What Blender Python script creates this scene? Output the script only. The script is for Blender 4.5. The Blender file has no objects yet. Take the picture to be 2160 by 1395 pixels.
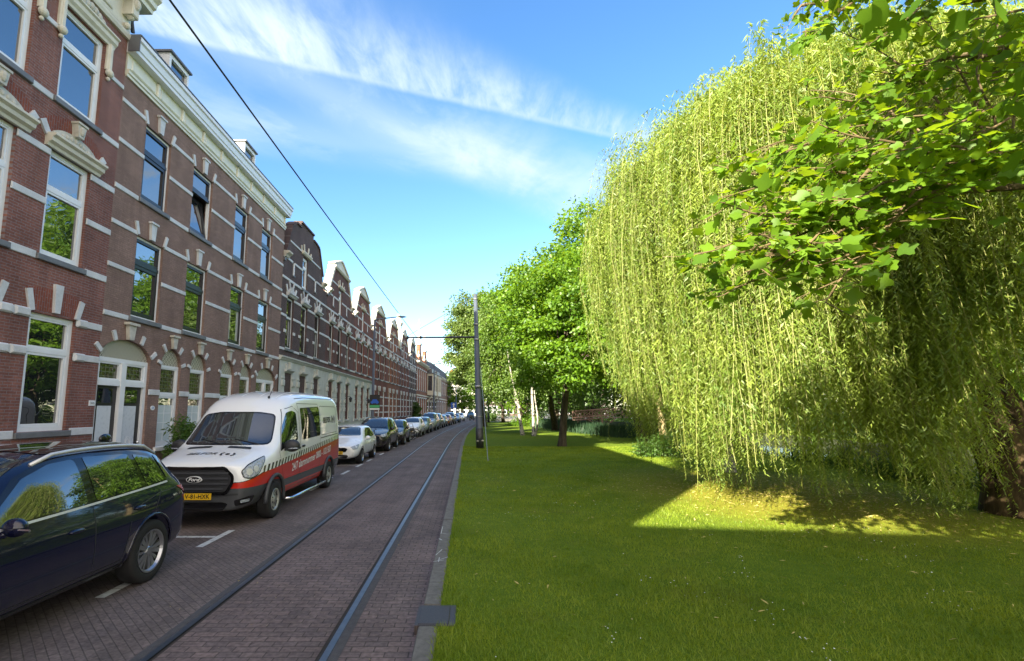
import bpy, bmesh, math, random
import numpy as np
from mathutils import Vector, Matrix, geometry
from mathutils.bvhtree import BVHTree
R = math.radians
random.seed(7); rng = np.random.default_rng(7)
scene = bpy.context.scene
col = scene.collection

# ---------------------------------------------------------------- camera
CAM_H, PITCH, FPX = 2.083, 0.1235, 1050.0
cam_data = bpy.data.cameras.new('camera')
cam = bpy.data.objects.new('camera', cam_data)
col.objects.link(cam)
cam.location = (0, 0, CAM_H)
cam.rotation_euler = (math.pi/2 + PITCH, 0, 0)
cam_data.sensor_width = 36.0
cam_data.lens = FPX/2160*36.0
cam_data.shift_x = (1080-989)/2160
cam_data.shift_y = (734-697.5)/2160
cam_data.clip_start = 0.05
cam_data.clip_end = 3000
scene.camera = cam

# ---------------------------------------------------------------- sun + sky
SUN_EL = R(25.5)
SUN_H = Vector((0.57, 0.82, 0)).normalized()          # the way the light travels over the ground
L = Vector((SUN_H.x*math.cos(SUN_EL), SUN_H.y*math.cos(SUN_EL), -math.sin(SUN_EL)))
sd = bpy.data.lights.new('sun', 'SUN'); sd.energy = 5.0; sd.angle = R(0.5); sd.color = (1.0, 0.90, 0.70)
sun = bpy.data.objects.new('sun', sd); col.objects.link(sun)
sun.rotation_euler = L.to_track_quat('-Z', 'Y').to_euler()
sun.location = (-30, -40, 40)

def at_y(x, y, Y):
    """the point at depth Y (metres along the street) that a survey mark x, y of the photograph stands for"""
    u, v = x-989.0, y-734.0
    c, s = math.cos(PITCH), math.sin(PITCH)
    d = (u, FPX*c+v*s, FPX*s-v*c)
    k = Y/d[1]
    return Vector((k*d[0], Y, CAM_H+k*d[2]))

world = bpy.data.worlds.new('World'); scene.world = world; world.use_nodes = True
def build_sky():
    nt = world.node_tree; N = nt.nodes; K = nt.links
    N.clear()
    out = N.new('ShaderNodeOutputWorld'); bg = N.new('ShaderNodeBackground')
    bg.inputs['Strength'].default_value = 0.088
    sky = N.new('ShaderNodeTexSky'); sky.sky_type = 'NISHITA'; sky.sun_disc = False
    sky.sun_elevation = SUN_EL; sky.sun_rotation = math.atan2(-SUN_H.x, -SUN_H.y)
    sky.air_density = 1.0; sky.dust_density = 0.35; sky.ozone_density = 1.6; sky.altitude = 0
    hs = N.new('ShaderNodeHueSaturation'); hs.inputs['Saturation'].default_value = 1.25; hs.inputs['Hue'].default_value = 0.503; hs.inputs['Value'].default_value = 1.0
    K.new(sky.outputs[0], hs.inputs['Color'])
    tc = N.new('ShaderNodeTexCoord')
    sp = N.new('ShaderNodeSeparateXYZ'); K.new(tc.outputs['Generated'], sp.inputs[0])
    def M(op, a, b=None, c=None, clamp=False):
        n = N.new('ShaderNodeMath'); n.operation = op; n.use_clamp = clamp
        for i, q in enumerate((a, b, c)):
            if q is None: continue
            if isinstance(q, (int, float)): n.inputs[i].default_value = q
            else: K.new(q, n.inputs[i])
        return n.outputs[0]
    zc = M('MAXIMUM', sp.outputs[2], 0.03)
    px = M('DIVIDE', sp.outputs[0], zc); py = M('DIVIDE', sp.outputs[1], zc)
    def plane(x, y):
        u, v = x-989.0, y-734.0
        c, s = math.cos(PITCH), math.sin(PITCH)
        d = (u, FPX*c+v*s, FPX*s-v*c)
        return (d[0]/d[2], d[1]/d[2])
    def smooth(v, a, b):
        n = N.new('ShaderNodeMapRange'); n.interpolation_type = 'SMOOTHSTEP'
        K.new(v, n.inputs[0]); n.inputs[1].default_value = a; n.inputs[2].default_value = b
        return n.outputs[0]
    def noise(ux, uy, sx, sy, detail=6, rough=0.6, seed=0.0):
        cb = N.new('ShaderNodeCombineXYZ')
        K.new(M('MULTIPLY', ux, sx), cb.inputs[0]); K.new(M('MULTIPLY', uy, sy), cb.inputs[1]); cb.inputs[2].default_value = seed
        n = N.new('ShaderNodeTexNoise'); n.inputs['Scale'].default_value = 1.0
        n.inputs['Detail'].default_value = detail; n.inputs['Roughness'].default_value = rough
        n.inputs['Distortion'].default_value = 0.35
        K.new(cb.outputs[0], n.inputs['Vector'])
        return n.outputs[0]
    def band(P0, P1, w_above0, w_above1, w_below, streak_x, streak_y, amount, seed, skew=0.0, edge=0.35):
        A, B = plane(*P0), plane(*P1)
        tx, ty = B[0]-A[0], B[1]-A[1]; ln = math.hypot(tx, ty); tx /= ln; ty /= ln
        nx, ny = -ty, tx
        C = plane((P0[0]+P1[0])/2, (P0[1]+P1[1])/2-120)
        if (C[0]-A[0])*nx+(C[1]-A[1])*ny < 0: nx, ny = -nx, -ny
        dx = M('SUBTRACT', px, A[0]); dy = M('SUBTRACT', py, A[1])
        u = M('ADD', M('MULTIPLY', dx, tx), M('MULTIPLY', dy, ty))
        v = M('ADD', M('MULTIPLY', dx, nx), M('MULTIPLY', dy, ny))
        us = M('ADD', u, M('MULTIPLY', v, skew))
        n1 = noise(us, v, streak_x, streak_y, 7, 0.62, seed)
        n2 = noise(u, v, streak_x*0.22, streak_y*0.5, 3, 0.5, seed+5.0)
        t = M('DIVIDE', u, ln, clamp=True)
        wa = M('ADD', w_above0, M('MULTIPLY', t, w_above1-w_above0))
        vv = M('DIVIDE', v, wa)
        vv = M('ADD', vv, M('MULTIPLY', M('SUBTRACT', n2, 0.5), 0.55))
        up = M('SUBTRACT', 1.0, smooth(vv, edge, 1.0))
        lo = smooth(v, -w_below, w_below*0.4)
        s = M('MULTIPLY', up, lo)
        dens = smooth(n1, 0.30, 0.74)
        core = M('SUBTRACT', 1.0, smooth(M('ABSOLUTE', M('ADD', v, M('MULTIPLY', M('SUBTRACT', n2, 0.5), 0.09))), 0.0, w_below*1.8))
        core = M('MULTIPLY', core, 0.55)
        s = M('MULTIPLY', s, M('ADD', M('MULTIPLY', dens, 0.85), 0.12))
        s = M('MAXIMUM', s, M('MULTIPLY', M('MULTIPLY', core, smooth(n2, 0.22, 0.5)), lo))
        return M('MULTIPLY', s, amount)
    b1 = band((300, 62), (1344, 300), 0.50, 0.17, 0.028, 9.5, 3.6, 0.80, 3.0, 0.45, 0.15)
    b2 = band((390, 268), (1100, 372), 0.60, 0.40, 0.22, 2.6, 3.2, 0.56, 9.0, 0.5, 0.1)
    b3 = band((930, 330), (1235, 480), 0.66, 0.62, 0.16, 3.0, 2.4, 0.82, 21.0, 0.6, 0.05)
    cl = M('ADD', M('MAXIMUM', b1, b2), M('MULTIPLY', b3, 0.75), clamp=True)
    far = noise(px, py, 0.16, 0.5, 5, 0.55, 40.0)
    far = M('MULTIPLY', smooth(far, 0.56, 0.76), 0.22)
    cl = M('MAXIMUM', cl, far)
    # thin bright veil low over the horizon
    low = M('MULTIPLY', M('SUBTRACT', 1.0, smooth(sp.outputs[2], 0.0, 0.14)), 0.30)
    cl = M('MAXIMUM', cl, low)
    # unseen cloud veil added behind the camera as bright, neutral fill light
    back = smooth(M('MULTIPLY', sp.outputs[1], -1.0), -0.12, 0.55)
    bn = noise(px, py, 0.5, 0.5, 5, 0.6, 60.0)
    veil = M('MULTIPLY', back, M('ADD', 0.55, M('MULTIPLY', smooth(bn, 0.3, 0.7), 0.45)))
    mix = N.new('ShaderNodeMix'); mix.data_type = 'RGBA'
    K.new(cl, mix.inputs[0]); K.new(hs.outputs[0], mix.inputs[6])
    mix.inputs[7].default_value = (2.3, 2.75, 3.1, 1)
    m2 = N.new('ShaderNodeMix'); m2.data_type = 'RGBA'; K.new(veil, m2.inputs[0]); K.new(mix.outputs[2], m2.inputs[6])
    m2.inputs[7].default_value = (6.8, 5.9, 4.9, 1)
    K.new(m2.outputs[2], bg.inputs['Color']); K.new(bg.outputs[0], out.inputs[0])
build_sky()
scene.view_settings.view_transform = 'Standard'; scene.view_settings.look = 'None'
scene.view_settings.exposure = 2.2; scene.view_settings.gamma = 1.0
scene.render.engine = 'CYCLES'
scene.cycles.max_bounces = 6; scene.cycles.diffuse_bounces = 3; scene.cycles.glossy_bounces = 3
scene.cycles.transmission_bounces = 4; scene.cycles.transparent_max_bounces = 6
scene.cycles.sample_clamp_indirect = 6.0; scene.cycles.use_denoising = True

# ---------------------------------------------------------------- helpers
def tag(o, label=None, cat=None, group=None, kind=None):
    if label: o['label'] = label
    if cat: o['category'] = cat
    if group: o['group'] = group
    if kind: o['kind'] = kind
    return o
def thing(name, label, cat, loc=(0, 0, 0), rotz=0.0, group=None):
    o = bpy.data.objects.new(name, None); col.objects.link(o)
    o.empty_display_size = 0.2
    o.location = loc; o.rotation_euler = (0, 0, rotz)
    return tag(o, label, cat, group)
def link_mesh(name, me, mats, parent=None, smooth=False):
    for m in (mats if isinstance(mats, (list, tuple)) else [mats]): me.materials.append(m)
    if smooth and len(me.polygons): me.polygons.foreach_set('use_smooth', [True]*len(me.polygons))
    o = bpy.data.objects.new(name, me); col.objects.link(o)
    if parent: o.parent = parent
    return o
def copy_tree(o, parent=None):
    c = o.copy(); col.objects.link(c)
    if parent: c.parent = parent
    for ch in list(o.children): copy_tree(ch, c)
    return c

class MB:
    """gathers shapes and links them as ONE mesh object"""
    def __init__(s): s.v = []; s.f = []; s.m = []; s.mi = 0
    def add(s, vs, fs):
        b = len(s.v); s.v += [tuple(p) for p in vs]
        for f in fs: s.f.append(tuple(i+b for i in f)); s.m.append(s.mi)
        return s
    def box(s, x0, x1, y0, y1, z0, z1):
        return s.add([(x0,y0,z0),(x1,y0,z0),(x1,y1,z0),(x0,y1,z0),(x0,y0,z1),(x1,y0,z1),(x1,y1,z1),(x0,y1,z1)],
            [(0,3,2,1),(4,5,6,7),(0,1,5,4),(1,2,6,5),(2,3,7,6),(3,0,4,7)])
    def bbox(s, x0, x1, y0, y1, z0, z1, b=0.01):
        """box whose +x face edges are chamfered"""
        return s.add([(x0,y0,z0),(x1-b,y0,z0),(x1-b,y1,z0),(x0,y1,z0),(x0,y0,z1),(x1-b,y0,z1),(x1-b,y1,z1),(x0,y1,z1),
                      (x1,y0+b,z0+b),(x1,y1-b,z0+b),(x1,y1-b,z1-b),(x1,y0+b,z1-b)],
            [(0,3,2,1),(4,5,6,7),(0,1,5,4),(2,3,7,6),(3,0,4,7),(8,9,10,11),(1,2,9,8),(2,6,10,9),(6,5,11,10),(5,1,8,11)])
    def prism(s, poly, x0, x1):
        """poly of (y, z), counter-clockwise seen from +x, run from x0 to x1"""
        n = len(poly)
        a = sum(poly[i][0]*poly[(i+1)%n][1]-poly[(i+1)%n][0]*poly[i][1] for i in range(n))
        if a < 0: poly = poly[::-1]
        vs = [(x1, p[0], p[1]) for p in poly]+[(x0, p[0], p[1]) for p in poly]
        tri = geometry.tessellate_polygon([[Vector((p[0], p[1], 0)) for p in poly]])
        fs = []
        for t in tri:
            p, q, r = (poly[i] for i in t)
            if (q[0]-p[0])*(r[1]-p[1])-(r[0]-p[0])*(q[1]-p[1]) < 0: t = (t[0], t[2], t[1])
            fs.append(tuple(t)); fs.append(tuple(i+n for i in (t[0], t[2], t[1])))
        for i in range(n):
            j = (i+1) % n; fs.append((i, i+n, j+n, j))
        return s.add(vs, fs)
    def profile_y(s, prof, y0, y1):
        """closed profile of (x, z) run along y"""
        n = len(prof)
        vs = [(p[0], y0, p[1]) for p in prof]+[(p[0], y1, p[1]) for p in prof]
        fs = [(i, (i+1) % n, (i+1) % n+n, i+n) for i in range(n)]
        fs += [tuple(range(n-1, -1, -1)), tuple(range(n, 2*n))]
        a = sum(prof[i][0]*prof[(i+1)%n][1]-prof[(i+1)%n][0]*prof[i][1] for i in range(n))
        if a > 0: fs = [f[::-1] for f in fs]
        return s.add(vs, fs)
    def tube(s, pts, rad, n=8, cap=True):
        pts = [Vector(p) for p in pts]
        if not isinstance(rad, (list, tuple)): rad = [rad]*len(pts)
        b = len(s.v); up = Vector((0.3, 0.2, 0.93)); prev = None
        for i, p in enumerate(pts):
            t = (pts[min(i+1, len(pts)-1)]-pts[max(i-1, 0)]).normalized()
            if prev is None:
                a = t.cross(up)
                if a.length < 0.05: a = t.cross(Vector((1, 0, 0)))
                a.normalize()
            else:
                a = (prev-t*prev.dot(t)).normalized()
            prev = a; c = t.cross(a)
            for k in range(n):
                w = 2*math.pi*k/n; q = p+(a*math.cos(w)+c*math.sin(w))*rad[i]
                s.v.append(tuple(q))
        for i in range(len(pts)-1):
            for k in range(n):
                k2 = (k+1) % n
                s.f.append((b+i*n+k, b+i*n+k2, b+(i+1)*n+k2, b+(i+1)*n+k)); s.m.append(s.mi)
        if cap:
            s.f.append(tuple(b+k for k in range(n-1, -1, -1))); s.m.append(s.mi)
            e = b+(len(pts)-1)*n; s.f.append(tuple(e+k for k in range(n))); s.m.append(s.mi)
        return s
    def lathe(s, prof, n=24, axis='z', center=(0, 0, 0), closed=False):
        """prof of (r, h) turned about an axis through center"""
        b = len(s.v); c = Vector(center); k = len(prof)
        for i in range(n):
            w = 2*math.pi*i/n; cw, sw = math.cos(w), math.sin(w)
            for r, h in prof:
                q = {'z': (r*cw, r*sw, h), 'x': (h, r*cw, r*sw), 'y': (r*sw, h, r*cw)}[axis]
                s.v.append((c.x+q[0], c.y+q[1], c.z+q[2]))
        for i in range(n):
            j = (i+1) % n
            for m in range(k if closed else k-1):
                m2 = (m+1) % k
                s.f.append((b+i*k+m, b+j*k+m, b+j*k+m2, b+i*k+m2)); s.m.append(s.mi)
        return s
    def ball(s, c, r, n=10, sq=(1, 1, 1)):
        prof = [(math.sin(math.pi*i/n), -math.cos(math.pi*i/n)) for i in range(n+1)]
        b = len(s.v); s.lathe(prof, n+2, 'z')
        for i in range(b, len(s.v)):
            v = s.v[i]; s.v[i] = (c[0]+v[0]*r*sq[0], c[1]+v[1]*r*sq[1], c[2]+v[2]*r*sq[2])
        return s
    def each(s, name, mats, parent=None, smooth=False):
        """one object for every separate shape that was added"""
        n = len(s.v); par = list(range(n))
        def find(a):
            while par[a] != a: par[a] = par[par[a]]; a = par[a]
            return a
        for f in s.f:
            for q in f[1:]: par[find(q)] = find(f[0])
        groups = {}
        for f in s.f: groups.setdefault(find(f[0]), []).append(f)
        for fs in groups.values():
            ids = sorted({i for f in fs for i in f}); mp = {i: k for k, i in enumerate(ids)}
            o = MB(); o.v = [s.v[i] for i in ids]; o.f = [tuple(mp[i] for i in f) for f in fs]; o.m = [0]*len(o.f)
            o.build(name, mats, parent, smooth)
    def mesh(s, name):
        me = bpy.data.meshes.new(name); me.from_pydata(s.v, [], s.f)
        if any(s.m): me.polygons.foreach_set('material_index', s.m)
        me.validate(); me.update(); return me
    def build(s, name, mats, parent=None, smooth=False):
        return link_mesh(name, s.mesh(name), mats, parent, smooth)

def np_mesh(name, verts, faces, k):
    """verts (n,3), faces (m,k) as one mesh, fast"""
    me = bpy.data.meshes.new(name)
    n, m = len(verts), len(faces)
    me.vertices.add(n); me.vertices.foreach_set('co', np.ascontiguousarray(verts, dtype=np.float32).ravel())
    me.loops.add(m*k); me.loops.foreach_set('vertex_index', np.ascontiguousarray(faces, dtype=np.int32).ravel())
    me.polygons.add(m); me.polygons.foreach_set('loop_start', np.arange(0, m*k, k, dtype=np.int32))
    me.update(calc_edges=True); return me
def leaf_cloud(pos, axis, normal, length, width, shape, faces):
    """one flat leaf per row: shape is a list of (across, along, lift) in leaf units"""
    axis = axis/np.linalg.norm(axis, axis=1, keepdims=True)
    side = np.cross(axis, normal); side /= np.maximum(np.linalg.norm(side, axis=1, keepdims=True), 1e-6)
    nrm = np.cross(side, axis)
    sh = np.array(shape, dtype=float); n = len(pos); k = len(sh)
    v = (pos[:, None, :] + side[:, None, :]*(sh[None, :, 0:1]*width[:, None, None])
         + axis[:, None, :]*(sh[None, :, 1:2]*length[:, None, None]) + nrm[:, None, :]*(sh[None, :, 2:3]*length[:, None, None]))
    f = np.array(faces, dtype=np.int64); F = (f[None]+(np.arange(n)*k)[:, None, None]).reshape(-1, f.shape[1])
    return v.reshape(-1, 3), F
def unit(a): return a/np.maximum(np.linalg.norm(a, axis=-1, keepdims=True), 1e-9)
def rand_dir(n): return unit(rng.normal(size=(n, 3)))
# ---------------------------------------------------------------- materials
def new_mat(name):
    m = bpy.data.materials.new(name); m.use_nodes = True
    nt = m.node_tree; b = nt.nodes['Principled BSDF']
    return m, nt, b
def setp(b, **k):
    names = {'rough': 'Roughness', 'metal': 'Metallic', 'ior': 'IOR', 'coat': 'Coat Weight', 'coatr': 'Coat Roughness', 'spec': 'Specular IOR Level'}
    for q, v in k.items():
        if q == 'color': b.inputs['Base Color'].default_value = (*v, 1)
        else: b.inputs[names[q]].default_value = v
def nd(nt, t, **k):
    n = nt.nodes.new(t)
    for q, v in k.items(): setattr(n, q, v)
    return n
def lk(nt, a, b): nt.links.new(a, b)
def mth(nt, op, a, b=None, clamp=False):
    n = nt.nodes.new('ShaderNodeMath'); n.operation = op; n.use_clamp = clamp
    for i, q in enumerate((a, b)):
        if q is None: continue
        if isinstance(q, (int, float)): n.inputs[i].default_value = q
        else: nt.links.new(q, n.inputs[i])
    return n.outputs[0]
def mixc(nt, fac, a, b, mode='MIX'):
    n = nt.nodes.new('ShaderNodeMix'); n.data_type = 'RGBA'; n.blend_type = mode
    for i, q in ((0, fac), (6, a), (7, b)):
        if isinstance(q, (int, float)): n.inputs[i].default_value = q
        elif isinstance(q, tuple): n.inputs[i].default_value = (*q, 1)
        else: nt.links.new(q, n.inputs[i])
    return n.outputs[2]
def noise_tex(nt, vec, scale, detail=4, rough=0.55):
    n = nt.nodes.new('ShaderNodeTexNoise'); n.inputs['Scale'].default_value = scale
    n.inputs['Detail'].default_value = detail; n.inputs['Roughness'].default_value = rough
    if vec is not None: nt.links.new(vec, n.inputs['Vector'])
    return n.outputs[0]
def maprange(nt, v, a, b, c=0.0, d=1.0):
    n = nt.nodes.new('ShaderNodeMapRange'); nt.links.new(v, n.inputs[0])
    for i, q in enumerate((a, b, c, d)): n.inputs[i+1].default_value = q
    return n.outputs[0]
def objcoord(nt): return nt.nodes.new('ShaderNodeTexCoord').outputs['Object']
def bump(nt, b, h, strength=0.3, dist=0.01):
    n = nt.nodes.new('ShaderNodeBump'); n.inputs['Strength'].default_value = strength; n.inputs['Distance'].default_value = dist
    nt.links.new(h, n.inputs['Height']); nt.links.new(n.outputs[0], b.inputs['Normal'])

def plain(name, color, rough=0.6, var=0.12, scale=3.0, bumps=0.0, **k):
    """one colour, with slow and fine mottling"""
    m, nt, b = new_mat(name); setp(b, color=color, rough=rough, **k)
    v = objcoord(nt)
    n1 = noise_tex(nt, v, scale, 5); n2 = noise_tex(nt, v, scale*14, 3)
    f = mth(nt, 'ADD', mth(nt, 'MULTIPLY', n1, 0.7), mth(nt, 'MULTIPLY', n2, 0.3))
    f = maprange(nt, f, 0.3, 0.7, 1-var, 1+var)
    cc = nt.nodes.new('ShaderNodeCombineColor')
    for i in range(3): lk(nt, f, cc.inputs[i])
    lk(nt, mixc(nt, 1.0, color, cc.outputs[0], 'MULTIPLY'), b.inputs['Base Color'])
    if bumps: bump(nt, b, n2, bumps, 0.01)
    return m
def brick_mat(name, c1, c2, mortar, swap=True, bw=0.215, rh=0.0615, ms=0.007, sooty=0.25, plane='yz', var=0.35, rough=0.85, bmp=0.35, rot=0.0):
    m, nt, b = new_mat(name); setp(b, rough=rough, spec=0.25)
    v = objcoord(nt); sp = nd(nt, 'ShaderNodeSeparateXYZ'); lk(nt, v, sp.inputs[0])
    cb = nd(nt, 'ShaderNodeCombineXYZ')
    a, c = {'yz': (1, 2), 'zy': (2, 1), 'xy': (0, 1), 'yx': (1, 0)}[plane]
    lk(nt, sp.outputs[a], cb.inputs[0]); lk(nt, sp.outputs[c], cb.inputs[1])
    vec = cb.outputs[0]
    if rot:
        mp = nd(nt, 'ShaderNodeMapping'); mp.inputs['Rotation'].default_value = (0, 0, rot); lk(nt, vec, mp.inputs[0]); vec = mp.outputs[0]
    # slight waviness so that no course is ruled with a ruler
    nz = nd(nt, 'ShaderNodeTexNoise'); nz.inputs['Scale'].default_value = 1.7; lk(nt, v, nz.inputs['Vector'])
    ad = nd(nt, 'ShaderNodeVectorMath', operation='MULTIPLY_ADD'); lk(nt, nz.outputs['Color'], ad.inputs[0])
    ad.inputs[1].default_value = (0.012, 0.012, 0); lk(nt, vec, ad.inputs[2]); vec = ad.outputs[0]
    t = nd(nt, 'ShaderNodeTexBrick'); lk(nt, vec, t.inputs['Vector'])
    t.inputs['Scale'].default_value = 1.0; t.inputs['Brick Width'].default_value = bw; t.inputs['Row Height'].default_value = rh
    t.inputs['Mortar Size'].default_value = ms; t.inputs['Mortar Smooth'].default_value = 0.25; t.inputs['Bias'].default_value = -0.1
    t.inputs['Color1'].default_value = (*c1, 1); t.inputs['Color2'].default_value = (*c2, 1); t.inputs['Mortar'].default_value = (*mortar, 1)
    n1 = noise_tex(nt, v, 0.9, 6, 0.62); n2 = noise_tex(nt, v, 22, 3)
    f = maprange(nt, n1, 0.3, 0.72, 1-sooty, 1+sooty*0.8)
    g = maprange(nt, n2, 0.3, 0.7, 1-var*0.5, 1+var*0.5)
    ms_ = nd(nt, 'ShaderNodeMapping'); ms_.inputs['Scale'].default_value = (1.0, 2.6, 0.22) if plane in ('yz', 'zy') else (2.2, 0.12, 1.0); lk(nt, v, ms_.inputs[0])
    st = maprange(nt, noise_tex(nt, ms_.outputs[0], 1.0, 6, 0.65), 0.32, 0.70, 1-sooty*0.75, 1+sooty*0.5)
    fg = mth(nt, 'MULTIPLY', mth(nt, 'MULTIPLY', f, st), g); cc = nd(nt, 'ShaderNodeCombineColor')
    for i in range(3): lk(nt, fg, cc.inputs[i])
    lk(nt, mixc(nt, 1.0, t.outputs['Color'], cc.outputs[0], 'MULTIPLY'), b.inputs['Base Color'])
    h = mth(nt, 'SUBTRACT', mth(nt, 'MULTIPLY', n2, 0.25), t.outputs['Fac'])
    bump(nt, b, h, bmp, 0.008)
    return m
def glass_mat(name, base=(0.012, 0.015, 0.017), ior=2.6, rough=0.015, wave=0.02, scale=1.3, tint=None):
    m, nt, b = new_mat(name); setp(b, color=base, rough=rough, ior=ior)
    if tint: b.inputs['Specular Tint'].default_value = (*tint, 1)
    if wave:
        v = objcoord(nt); bump(nt, b, noise_tex(nt, v, scale, 2, 0.4), wave, 0.25)
    return m
def paint_mat(name, color, rough=0.32, metal=0.0, flake=0.0):
    m, nt, b = new_mat(name); setp(b, color=color, rough=rough, metal=metal, coat=1.0, coatr=0.03, spec=0.15 if max(color) < 0.05 else 0.5)
    v = objcoord(nt); n = noise_tex(nt, v, 2.2, 5, 0.6)
    lk(nt, maprange(nt, n, 0.35, 0.75, rough*0.85, rough*1.3), b.inputs['Roughness'])
    d = noise_tex(nt, v, 9, 5, 0.65)
    sp = nd(nt, 'ShaderNodeSeparateXYZ'); lk(nt, v, sp.inputs[0])
    low = maprange(nt, sp.outputs[2], 0.15, 0.75, 0.35, 0.0)       # road dust on the lower panels
    lk(nt, mixc(nt, mth(nt, 'MULTIPLY', low, d), color, (0.16, 0.145, 0.125)), b.inputs['Base Color'])
    return m
def leaf_mat(name, dark, light, trans, tmix=0.42, rough=0.5, gloss=0.03, clump=0.35, cw=0.35):
    m = bpy.data.materials.new(name); m.use_nodes = True; nt = m.node_tree; nt.nodes.clear()
    out = nd(nt, 'ShaderNodeOutputMaterial')
    ge = nd(nt, 'ShaderNodeNewGeometry')
    v = objcoord(nt); nz = noise_tex(nt, v, clump, 3)
    r = mth(nt, 'ADD', mth(nt, 'MULTIPLY', ge.outputs['Random Per Island'], 1-cw), mth(nt, 'MULTIPLY', maprange(nt, nz, 0.35, 0.65), cw))
    c = mixc(nt, r, dark, light)
    ct = mixc(nt, r, tuple(q*0.75 for q in trans), trans)
    di = nd(nt, 'ShaderNodeBsdfDiffuse'); lk(nt, c, di.inputs[0])
    tr = nd(nt, 'ShaderNodeBsdfTranslucent'); lk(nt, ct, tr.inputs[0])
    gl = nd(nt, 'ShaderNodeBsdfGlossy'); gl.inputs['Roughness'].default_value = rough; gl.inputs[0].default_value = (0.9, 0.95, 0.9, 1)
    m1 = nd(nt, 'ShaderNodeMixShader'); m1.inputs[0].default_value = tmix; lk(nt, di.outputs[0], m1.inputs[1]); lk(nt, tr.outputs[0], m1.inputs[2])
    m2 = nd(nt, 'ShaderNodeMixShader'); m2.inputs[0].default_value = gloss; lk(nt, m1.outputs[0], m2.inputs[1]); lk(nt, gl.outputs[0], m2.inputs[2])
    lk(nt, m2.outputs[0], out.inputs[0]); return m
def bark_mat(name, dark, light, scale=6.0, stretch=0.25, birch=False):
    m, nt, b = new_mat(name); setp(b, rough=0.9, spec=0.2)
    v = objcoord(nt); mp = nd(nt, 'ShaderNodeMapping')
    mp.inputs['Scale'].default_value = (1, 1, 2.2) if birch else (1, 1, stretch); lk(nt, v, mp.inputs[0])
    n = noise_tex(nt, mp.outputs[0], scale, 8, 0.68)
    if birch:
        f = maprange(nt, n, 0.40, 0.50)
    else:
        f = maprange(nt, n, 0.35, 0.68)
    lk(nt, mixc(nt, f, dark, light), b.inputs['Base Color'])
    bump(nt, b, n, 0.9, 0.04); return m

M = {}
M['brick_red'] = brick_mat('red_brick', (0.240, 0.102, 0.078), (0.180, 0.076, 0.060), (0.22, 0.175, 0.18))
M['brick_brown'] = brick_mat('brown_brick', (0.265, 0.172, 0.140), (0.218, 0.140, 0.116), (0.16, 0.12, 0.108), bw=0.205, rh=0.055, ms=0.005, sooty=0.2)
M['brick_dark'] = brick_mat('dark_brick', (0.085, 0.044, 0.040), (0.06, 0.036, 0.035), (0.16, 0.14, 0.14), ms=0.009)
M['brick_plum'] = brick_mat('plum_brick', (0.150, 0.072, 0.060), (0.115, 0.056, 0.049), (0.15, 0.10, 0.09))
M['brick_warm'] = brick_mat('warm_brick', (0.22, 0.074, 0.052), (0.17, 0.06, 0.044), (0.16, 0.10, 0.085))
M['brick_orange'] = brick_mat('orange_brick', (0.33, 0.115, 0.06), (0.27, 0.09, 0.05), (0.2, 0.14, 0.11))
M['brick_arch'] = brick_mat('arch_brick', (0.25, 0.075, 0.048), (0.19, 0.058, 0.04), (0.20, 0.15, 0.15), plane='zy')
M['stone_white'] = plain('painted_stone', (0.56, 0.575, 0.59), 0.6, 0.22, 2.5)
M['stone_cream'] = plain('cream_stone', (0.62, 0.59, 0.50), 0.65, 0.16, 3)
M['stone_weather'] = plain('weathered_stone', (0.50, 0.48, 0.42), 0.75, 0.3, 7, 0.5)
M['stone_grey'] = plain('bluestone', (0.145, 0.15, 0.16), 0.55, 0.25, 5, 0.1)
M['stucco'] = plain('grey_white_stucco', (0.50, 0.52, 0.49), 0.7, 0.14, 2.2, 0.1)
M['wood_white'] = plain('white_paint', (0.74, 0.77, 0.80), 0.35, 0.05, 4)
M['wood_cream'] = plain('cream_paint', (0.70, 0.69, 0.58), 0.4, 0.08, 3)
M['wood_dark'] = plain('black_paint', (0.018, 0.019, 0.023), 0.3, 0.15, 4)
M['soffit'] = plain('dark_soffit', (0.10, 0.085, 0.06), 0.6, 0.2, 3)
M['lead'] = plain('lead_sheet', (0.13, 0.135, 0.15), 0.5, 0.25, 3)
M['slate'] = brick_mat('slate_roof', (0.06, 0.063, 0.07), (0.085, 0.085, 0.09), (0.03, 0.03, 0.03), bw=0.22, rh=0.16, ms=0.006, plane='yx')
M['rooftile'] = brick_mat('clay_roof_tiles', (0.36, 0.13, 0.06), (0.30, 0.10, 0.05), (0.09, 0.04, 0.03), bw=0.24, rh=0.24, ms=0.02, plane='yx', bmp=0.8)
M['window_glass'] = glass_mat('window_glass', ior=3.0)
M['leaded'] = None
M['film'] = plain('frosted_film', (0.55, 0.62, 0.64), 0.35, 0.06, 5)
M['curtain'] = glass_mat('curtain_behind_glass', (0.42, 0.42, 0.40), 1.9, 0.02, 0.02)
M['blind'] = plain('blind', (0.55, 0.6, 0.66), 0.5, 0.05, 3)
M['steel_pole'] = plain('grey_pole_paint', (0.066, 0.082, 0.115), 0.5, 0.2, 3)
M['steel_dark'] = plain('dark_steel', (0.03, 0.031, 0.034), 0.45, 0.25, 5)
M['galv'] = plain('galvanised', (0.33, 0.34, 0.35), 0.4, 0.15, 9, metal=0.6)
M['rail'] = plain('rail_steel', (0.17, 0.17, 0.18), 0.42, 0.2, 12, metal=1.0)
M['groove'] = plain('rail_groove', (0.030, 0.022, 0.016), 0.8, 0.4, 20)
M['asphalt'] = plain('rail_asphalt', (0.066, 0.064, 0.070), 0.85, 0.25, 14, 0.5)
M['kerb'] = plain('kerb_granite', (0.150, 0.145, 0.135), 0.85, 0.35, 16, 0.5)
M['mark'] = plain('worn_white_marking', (0.50, 0.52, 0.53), 0.8, 0.35, 14)
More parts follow.
